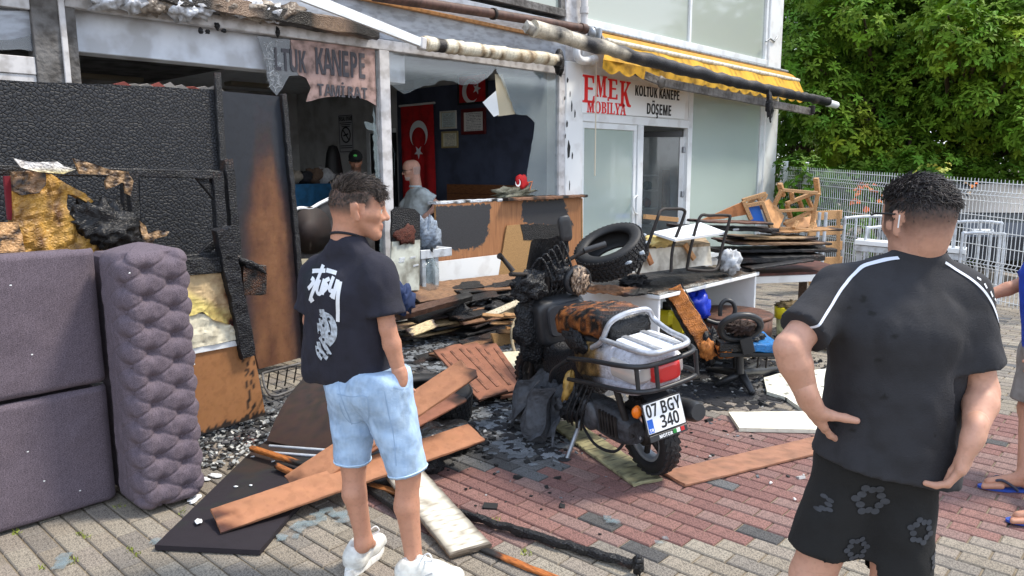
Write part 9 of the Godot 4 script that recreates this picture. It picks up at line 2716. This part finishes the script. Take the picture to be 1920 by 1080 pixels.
func shopkeeper():
	var d0 := 9.28
	var R := fwh.cross(Vector3.UP)
	var t := thing("person", "bald person in glasses and pale grey polo standing inside the shop", "person", Vector3(6.0, 0.14, -7.25))
	var F := (-R * 0.85 + fwh * 0.2).normalized()
	var q := func(x, y, o = 0.0) -> Vector3: return V(x, y, d0 + o)
	var J := {F = F, neck = q.call(779, 350), shL = q.call(774, 362, -0.1), shR = q.call(800, 363, 0.1) , elL = q.call(822, 383, -0.14), wrL = q.call(797, 407, -0.2), elR = q.call(752, 395, 0.2), wrR = q.call(745, 420, 0.2),
		hipL = q.call(776, 445, -0.09), hipR = q.call(782, 445, 0.09)}
	J.shL = q.call(792, 364, -0.14)
	J.shR = q.call(776, 364, 0.15)
	for s in ["L", "R"]:
		var h: Vector3 = J["hip" + s]
		J["kn" + s] = Vector3(h.x, 0.62, h.z) + F * 0.03
		J["an" + s] = Vector3(h.x, 0.23, h.z)
		J["to" + s] = Vector3(h.x, 0.17, h.z) + F * 0.16
	var skin := lin(0.74, 0.56, 0.48)
	var skc := skin_col(skin, 7)
	var hc := q.call(772, 320) as Vector3
	var hf := (-R * 0.95 - fwh * 0.25 - Vector3(0, 0.1, 0)).normalized()
	var hu := (Vector3.UP - hf * hf.y).normalized()
	var hr := hf.cross(hu)
	var hg := head_field(hc, hf, hu, J.neck, {neck = 0.06})
	var hm := fig_mesh(hg, func(p: Vector3, nn: Vector3) -> Color:
		var k := p - hc
		var b := k.dot(hu)
		var f := k.dot(hf)
		var c: Color = skc.call(p, nn)
		if b < 0.04 and b > -0.05 and f < -0.01: c = c.lerp(lin(0.55, 0.53, 0.52), 0.5)
		if b < -0.072 and f > 0.04: c = c.lerp(lin(0.68, 0.66, 0.65), 0.6)
		return c)
	var lh := hand_mesh(J.wrL, (Vector3(0, -1, 0) - R * 0.3), -fwh, R, [0.5, 0.5, 0.5, 0.5], 0.2, Vector3(0, -0.6, 0) + R * 0.6, skc, 1.0, J.elL.lerp(J.wrL, 0.7))
	var rh := hand_mesh(J.wrR, (Vector3(0, -1, 0) - R * 0.2), -fwh, -R, [0.4, 0.4, 0.4, 0.4], 0.2, Vector3(0, -0.8, 0) - R * 0.4, skc, 1.0, J.elR.lerp(J.wrR, 0.7))
	put(t, "body", merge([fig_mesh(fig_field(body_bones(J), 0.013), skc), hm, lh, rh]), M.skin_vc)
	var sb := []
	var cc: Vector3 = (J.shL + J.shR) * 0.5
	var sd: Vector3 = (J.shR - J.shL).normalized()
	sb.append(bn(J.shL, J.shR, 0.07, 0.07, 0.06))
	sb.append(bn(J.neck - Vector3(0, 0.03, 0), cc, 0.07, 0.12, 0.05))
	for e in [-1.0, 1.0]: sb.append(bn(cc + sd * 0.08 * e - Vector3(0, 0.09, 0), q.call(778, 440) + sd * 0.07 * e + F * 0.07, 0.13, 0.15, 0.07))
	for s in ["L", "R"]: sb.append(bn(J["sh" + s], J["sh" + s].lerp(J["el" + s], 0.7), 0.07, 0.078, 0.05))
	var sf := fig_field(sb, 0.012, wrinkles(25, 0.009, Vector3(7, 5, 7), 0.4), [[Vector3.DOWN, q.call(780, 458)], [Vector3.UP, J.neck + Vector3(0, 0.0, 0)]])
	sleeve_cut(sf, J.shL.lerp(J.elL, 0.68), (J.elL - J.shL).normalized(), 0.11)
	var po := put(t, "polo_shirt", fig_mesh(sf, func(_p, _n) -> Color: return lin(0.72, 0.75, 0.75)), M.cloth_vc)
	var ring := []
	for i in 17:
		var a := TAU * i / 16
		ring.append(J.neck + Vector3(0, 0.005, 0) + R * cos(a) * 0.066 + fwh * sin(a) * 0.066)
	var cs := st_new()
	add_tube(cs, ring, 0.014, 6)
	put(po, "collar", done(cs), mat(Color(0.70, 0.75, 0.76), 0.9))
	var tb := []
	tb.append(bn(J.hipL, J.hipR, 0.13, 0.13, 0.06))
	for s in ["L", "R"]: tb.append(bn(J["hip" + s], J["an" + s], 0.11, 0.075, 0.05))
	put(t, "trousers", fig_mesh(fig_field(tb, 0.016), func(_p, _n) -> Color: return lin(0.16, 0.17, 0.2)), M.cloth_vc)
	var gm := M.ink as Material
	for s in [-1.0, 1.0]:
		put(t, "spectacle_lens", lathe([Vector2(0, -0.003), Vector2(0.021, -0.003), Vector2(0.023, 0.0), Vector2(0.021, 0.003), Vector2(0, 0.003)], 14), gm, Transform3D(along(Vector3.ZERO, hf).basis * Basis(Vector3.BACK, -PI / 2), hc + hr * 0.033 * s + hu * 0.002 + hf * 0.107))
		pipe(t, "spectacle_arm", [hc + hr * 0.052 * s + hu * 0.008 + hf * 0.10, hc + hr * 0.078 * s + hu * 0.012 - hf * 0.0], 0.0035, gm, 5)
func cap_man():
	var d0 := 9.65
	var R := fwh.cross(Vector3.UP)
	var t := thing("person", "person in black cap and beige tee looking down inside the shop", "person", Vector3(5.75, 0.14, -8.0))
	var q := func(x, y, o = 0.0) -> Vector3: return V(x, y, d0 + o)
	var F := (-fwh * 0.95 + R * 0.1).normalized()
	var J := {F = F, neck = q.call(668, 328), shL = q.call(695, 338), shR = q.call(640, 338), elL = q.call(702, 375, -0.05), wrL = q.call(690, 400, -0.2), elR = q.call(634, 375, -0.05), wrR = q.call(648, 400, -0.2), hipL = q.call(680, 430), hipR = q.call(656, 430)}
	for s in ["L", "R"]:
		var h: Vector3 = J["hip" + s]
		J["kn" + s] = Vector3(h.x, 0.62, h.z) + F * 0.03
		J["an" + s] = Vector3(h.x, 0.23, h.z)
		J["to" + s] = Vector3(h.x, 0.17, h.z) + F * 0.16
	var skc := skin_col(lin(0.62, 0.44, 0.35), 9)
	var hc := q.call(667, 303) as Vector3
	var hf := (-fwh * 0.9 + R * 0.15 - Vector3(0, 0.3, 0)).normalized()
	var hu := (Vector3.UP - hf * hf.y).normalized()
	var hr := hf.cross(hu)
	var hg := head_field(hc, hf, hu, J.neck, {})
	var hm := fig_mesh(hg, func(p: Vector3, nn: Vector3) -> Color:
		var k := p - hc
		var c: Color = skc.call(p, nn)
		if k.dot(hu) < -0.045 and k.dot(hf) > 0.0: c = c.lerp(lin(0.15, 0.12, 0.1), 0.6)
		if absf(k.dot(hu) - 0.026) < 0.006 and k.dot(hf) > 0.05: c = lin(0.12, 0.09, 0.08)
		return c)
	var lh := hand_mesh(J.wrL, F * 0.6 - Vector3(0, 0.6, 0), Vector3.UP, -R, [0.4, 0.4, 0.4, 0.4], 0.2, F - R * 0.4, skc)
	var rh := hand_mesh(J.wrR, F * 0.6 - Vector3(0, 0.6, 0), Vector3.UP, R, [0.4, 0.4, 0.4, 0.4], 0.2, F + R * 0.4, skc)
	put(t, "body", merge([fig_mesh(fig_field(body_bones(J), 0.014), skc), hm, lh, rh]), M.skin_vc)
	var cap := fig_field([bn(hc + hu * 0.052 - hf * 0.015, hc + hu * 0.054 + hf * 0.02, 0.096, 0.092, 0.02, hr, 0.92), bn(hc + hu * 0.052 + hf * 0.10 - hr * 0.03, hc + hu * 0.052 + hf * 0.10 + hr * 0.03, 0.06, 0.06, 0.01, hu, 0.16)], 0.006, null, [[-hu, hc + hu * 0.032]])
	var cp := put(t, "cap", fig_mesh(cap), mat(Color(0.06, 0.065, 0.07), 0.8))
	var em := st_new()
	for k in [[[-0.02, 0.105], [-0.008, 0.122], [0.01, 0.12], [0.02, 0.108]], [[-0.016, 0.1], [0.0, 0.108], [0.014, 0.1]]]:
		var pp := []
		for e in k: pp.append(hc + hr * e[0] + hu * e[1] + hf * 0.1)
		fig_ribbon(em, cap, curve(pp, 3), 0.012, (-hf * 0.8 - hu * 0.5).normalized(), 0.003)
	put(cp, "emblem", done(em), mat(Color(0.35, 0.78, 0.35), 0.7))
	var sb := []
	var cc: Vector3 = (J.shL + J.shR) * 0.5
	sb.append(bn(J.shL, J.shR, 0.07, 0.07, 0.06))
	for e in [-1.0, 1.0]: sb.append(bn(cc + R * 0.08 * e - Vector3(0, 0.08, 0), q.call(668 + 10 * e, 430), 0.12, 0.12, 0.07))
	for s in ["L", "R"]: sb.append(bn(J["sh" + s], J["sh" + s].lerp(J["el" + s], 0.7), 0.07, 0.078, 0.05))
	put(t, "t_shirt", fig_mesh(fig_field(sb, 0.014, wrinkles(35, 0.008), [[Vector3.UP, J.neck + Vector3(0, -0.005, 0)], [Vector3.DOWN, q.call(668, 440)]]), func(_p, _n) -> Color: return lin(0.68, 0.60, 0.46)), M.cloth_vc)
	var tb := []
	tb.append(bn(J.hipL, J.hipR, 0.125, 0.125, 0.06))
	for s in ["L", "R"]: tb.append(bn(J["hip" + s], J["an" + s], 0.10, 0.07, 0.05))
	put(t, "trousers", fig_mesh(fig_field(tb, 0.018), func(_p, _n) -> Color: return lin(0.2, 0.2, 0.22)), M.cloth_vc)
func passer():
	var d0 := 3.9
	var R := fwh.cross(Vector3.UP)
	var t := thing("person", "person in blue tee, grey shorts and blue flip flops holding out an arm", "person", Vector3(4.95, 0, -0.55))
	var q := func(x, y, o = 0.0) -> Vector3: return V(x, y, d0 + o)
	var F := (-R * 0.95 + fwh * 0.2).normalized()
	var J := {F = F, neck = q.call(1985, 455), shL = q.call(1978, 500, -0.16), shR = q.call(1975, 500, 0.17), elL = q.call(1990, 585, -0.2), wrL = q.call(1965, 650, -0.22), elR = q.call(1912, 534, 0.2), wrR = q.call(1835, 560, 0.22),
		hipL = q.call(1978, 665, -0.09), hipR = q.call(1962, 665, 0.09)}
	J.knL = q.call(1968, 790, -0.1)
	J.knR = q.call(1930, 765, 0.06)
	J.anR = G(1922, 892, 0.085)
	J.anL = G(1985, 955, 0.085)
	J.toR = J.anR + F * 0.17 - Vector3(0, 0.06, 0)
	J.toL = J.anL + F * 0.17 - Vector3(0, 0.06, 0)
	J.kfL = F
	J.kfR = F
	var skc := skin_col(lin(0.72, 0.52, 0.42), 11)
	var hc := q.call(1978, 395) as Vector3
	var hg := head_field(hc, F, Vector3.UP, J.neck, {})
	var hm := fig_mesh(hg, func(p: Vector3, nn: Vector3) -> Color:
		var k := p - hc
		var c: Color = skc.call(p, nn)
		if (k.y > 0.05 and k.dot(F) < 0.07) or (k.y > -0.03 and k.dot(F) < -0.03): c = lin(0.12, 0.1, 0.09)
		return c)
	var lh := hand_mesh(J.wrL, Vector3(0, -1, 0) + F * 0.2, -fwh, F, [0.5, 0.5, 0.5, 0.5], 0.2, F - Vector3(0, 0.6, 0), skc)
	var rh := hand_mesh(J.wrR, F - Vector3(0, 0.1, 0), Vector3.UP, -fwh, [0.3, 0.5, 0.7, 0.8], 0.3, F - fwh * 0.5, skc)
	var feet := []
	for s in ["L", "R"]:
		var an: Vector3 = J["an" + s]
		var B := [bn(an - Vector3(0, 0.0, 0), an - Vector3(0, 0.045, 0) - F * 0.02, 0.036, 0.034, 0.02), bn(an - Vector3(0, 0.02, 0), an + F * 0.13 - Vector3(0, 0.05, 0), 0.036, 0.026, 0.02)]
		var sw := F.cross(Vector3.UP)
		for k in 5:
			var o := (k - 2) * 0.0165
			var len := [0.205, 0.20, 0.19, 0.178, 0.16][k] as float
			B.append(bn(an + F * 0.12 + sw * o - Vector3(0, 0.055, 0), an + F * len + sw * o * 1.15 - Vector3(0, 0.062, 0), 0.016, 0.0095 if k > 0 else 0.0125, 0.006))
		feet.append(fig_mesh(fig_field(B, 0.005), skc))
	put(t, "body", merge([fig_mesh(fig_field(body_bones(J), 0.0125), skc), hm, lh, rh] + feet), M.skin_vc)
	var hs := st_new()
	locks(hs, hg, hc, F, Vector3.UP, 700, func(k: Vector3) -> bool: return k.y > 0.25, func(_k): return Vector3(0, 0, 1), 0.03, 0.003, [lin(0.12, 0.1, 0.09), lin(0.2, 0.17, 0.15)], 0.004, 12)
	put(t, "hair", done(hs), M.hair_vc)
	var cc: Vector3 = (J.shL + J.shR) * 0.5
	var sb := [bn(J.shL, J.shR, 0.066, 0.066, 0.06), bn(cc - Vector3(0, 0.05, 0), q.call(1978, 640), 0.15, 0.15, 0.07)]
	for s in ["L", "R"]: sb.append(bn(J["sh" + s], J["sh" + s].lerp(J["el" + s], 0.86), 0.07, 0.074, 0.05))
	var sf := fig_field(sb, 0.012, wrinkles(45, 0.006), [[Vector3.UP, J.neck + Vector3(0, -0.005, 0)], [Vector3.DOWN, q.call(1970, 690)]])
	sleeve_cut(sf, J.shR.lerp(J.elR, 0.82), (J.elR - J.shR).normalized(), 0.1)
	sleeve_cut(sf, J.shL.lerp(J.elL, 0.8), (J.elL - J.shL).normalized(), 0.09)
	put(t, "t_shirt", fig_mesh(sf, func(_p, _n) -> Color: return lin(0.07, 0.25, 0.70)), M.cloth_vc)
	var db := [bn(J.hipL, J.hipR, 0.13, 0.13, 0.06), bn(J.hipL, J.knL, 0.12, 0.10, 0.05), bn(J.hipR, J.knR, 0.12, 0.105, 0.05)]
	var dn := fig_field(db, 0.012, wrinkles(48, 0.007), [[Vector3.DOWN, q.call(1930, 757)]])
	put(t, "shorts", fig_mesh(dn, func(_p, _n) -> Color: return lin(0.56, 0.54, 0.52)), M.cloth_vc)
	for s in ["L", "R"]:
		var an: Vector3 = J["an" + s]
		var h := Vector3(an.x, 0, an.z)
		var sw := F.cross(Vector3.UP)
		var S := st_new()
		var rings := []
		for y in [0.004, 0.016]:
			var ring := []
			for k in 26:
				var a := -TAU * k / 26
				ring.append(h + F * (0.075 + cos(a) * 0.145) + sw * sin(a) * (0.048 if cos(a) > 0 else 0.038) + Vector3(0, y, 0))
			rings.append(ring)
		add_rings(S, rings, true)
		var so := put(t, "flip_flop", done(S), mat(Color(0.14, 0.28, 0.62), 0.6))
		for e in [-1.0, 1.0]: pipe(so, "strap", curve([h + F * 0.165 + Vector3(0, 0.03, 0), h + F * 0.12 + sw * 0.028 * e + Vector3(0, 0.062, 0), h + F * 0.06 + sw * 0.042 * e + Vector3(0, 0.03, 0), h + F * 0.045 + sw * 0.043 * e + Vector3(0, 0.014, 0)], 4), 0.0075, mat(Color(0.2, 0.21, 0.27), 0.6), 6)
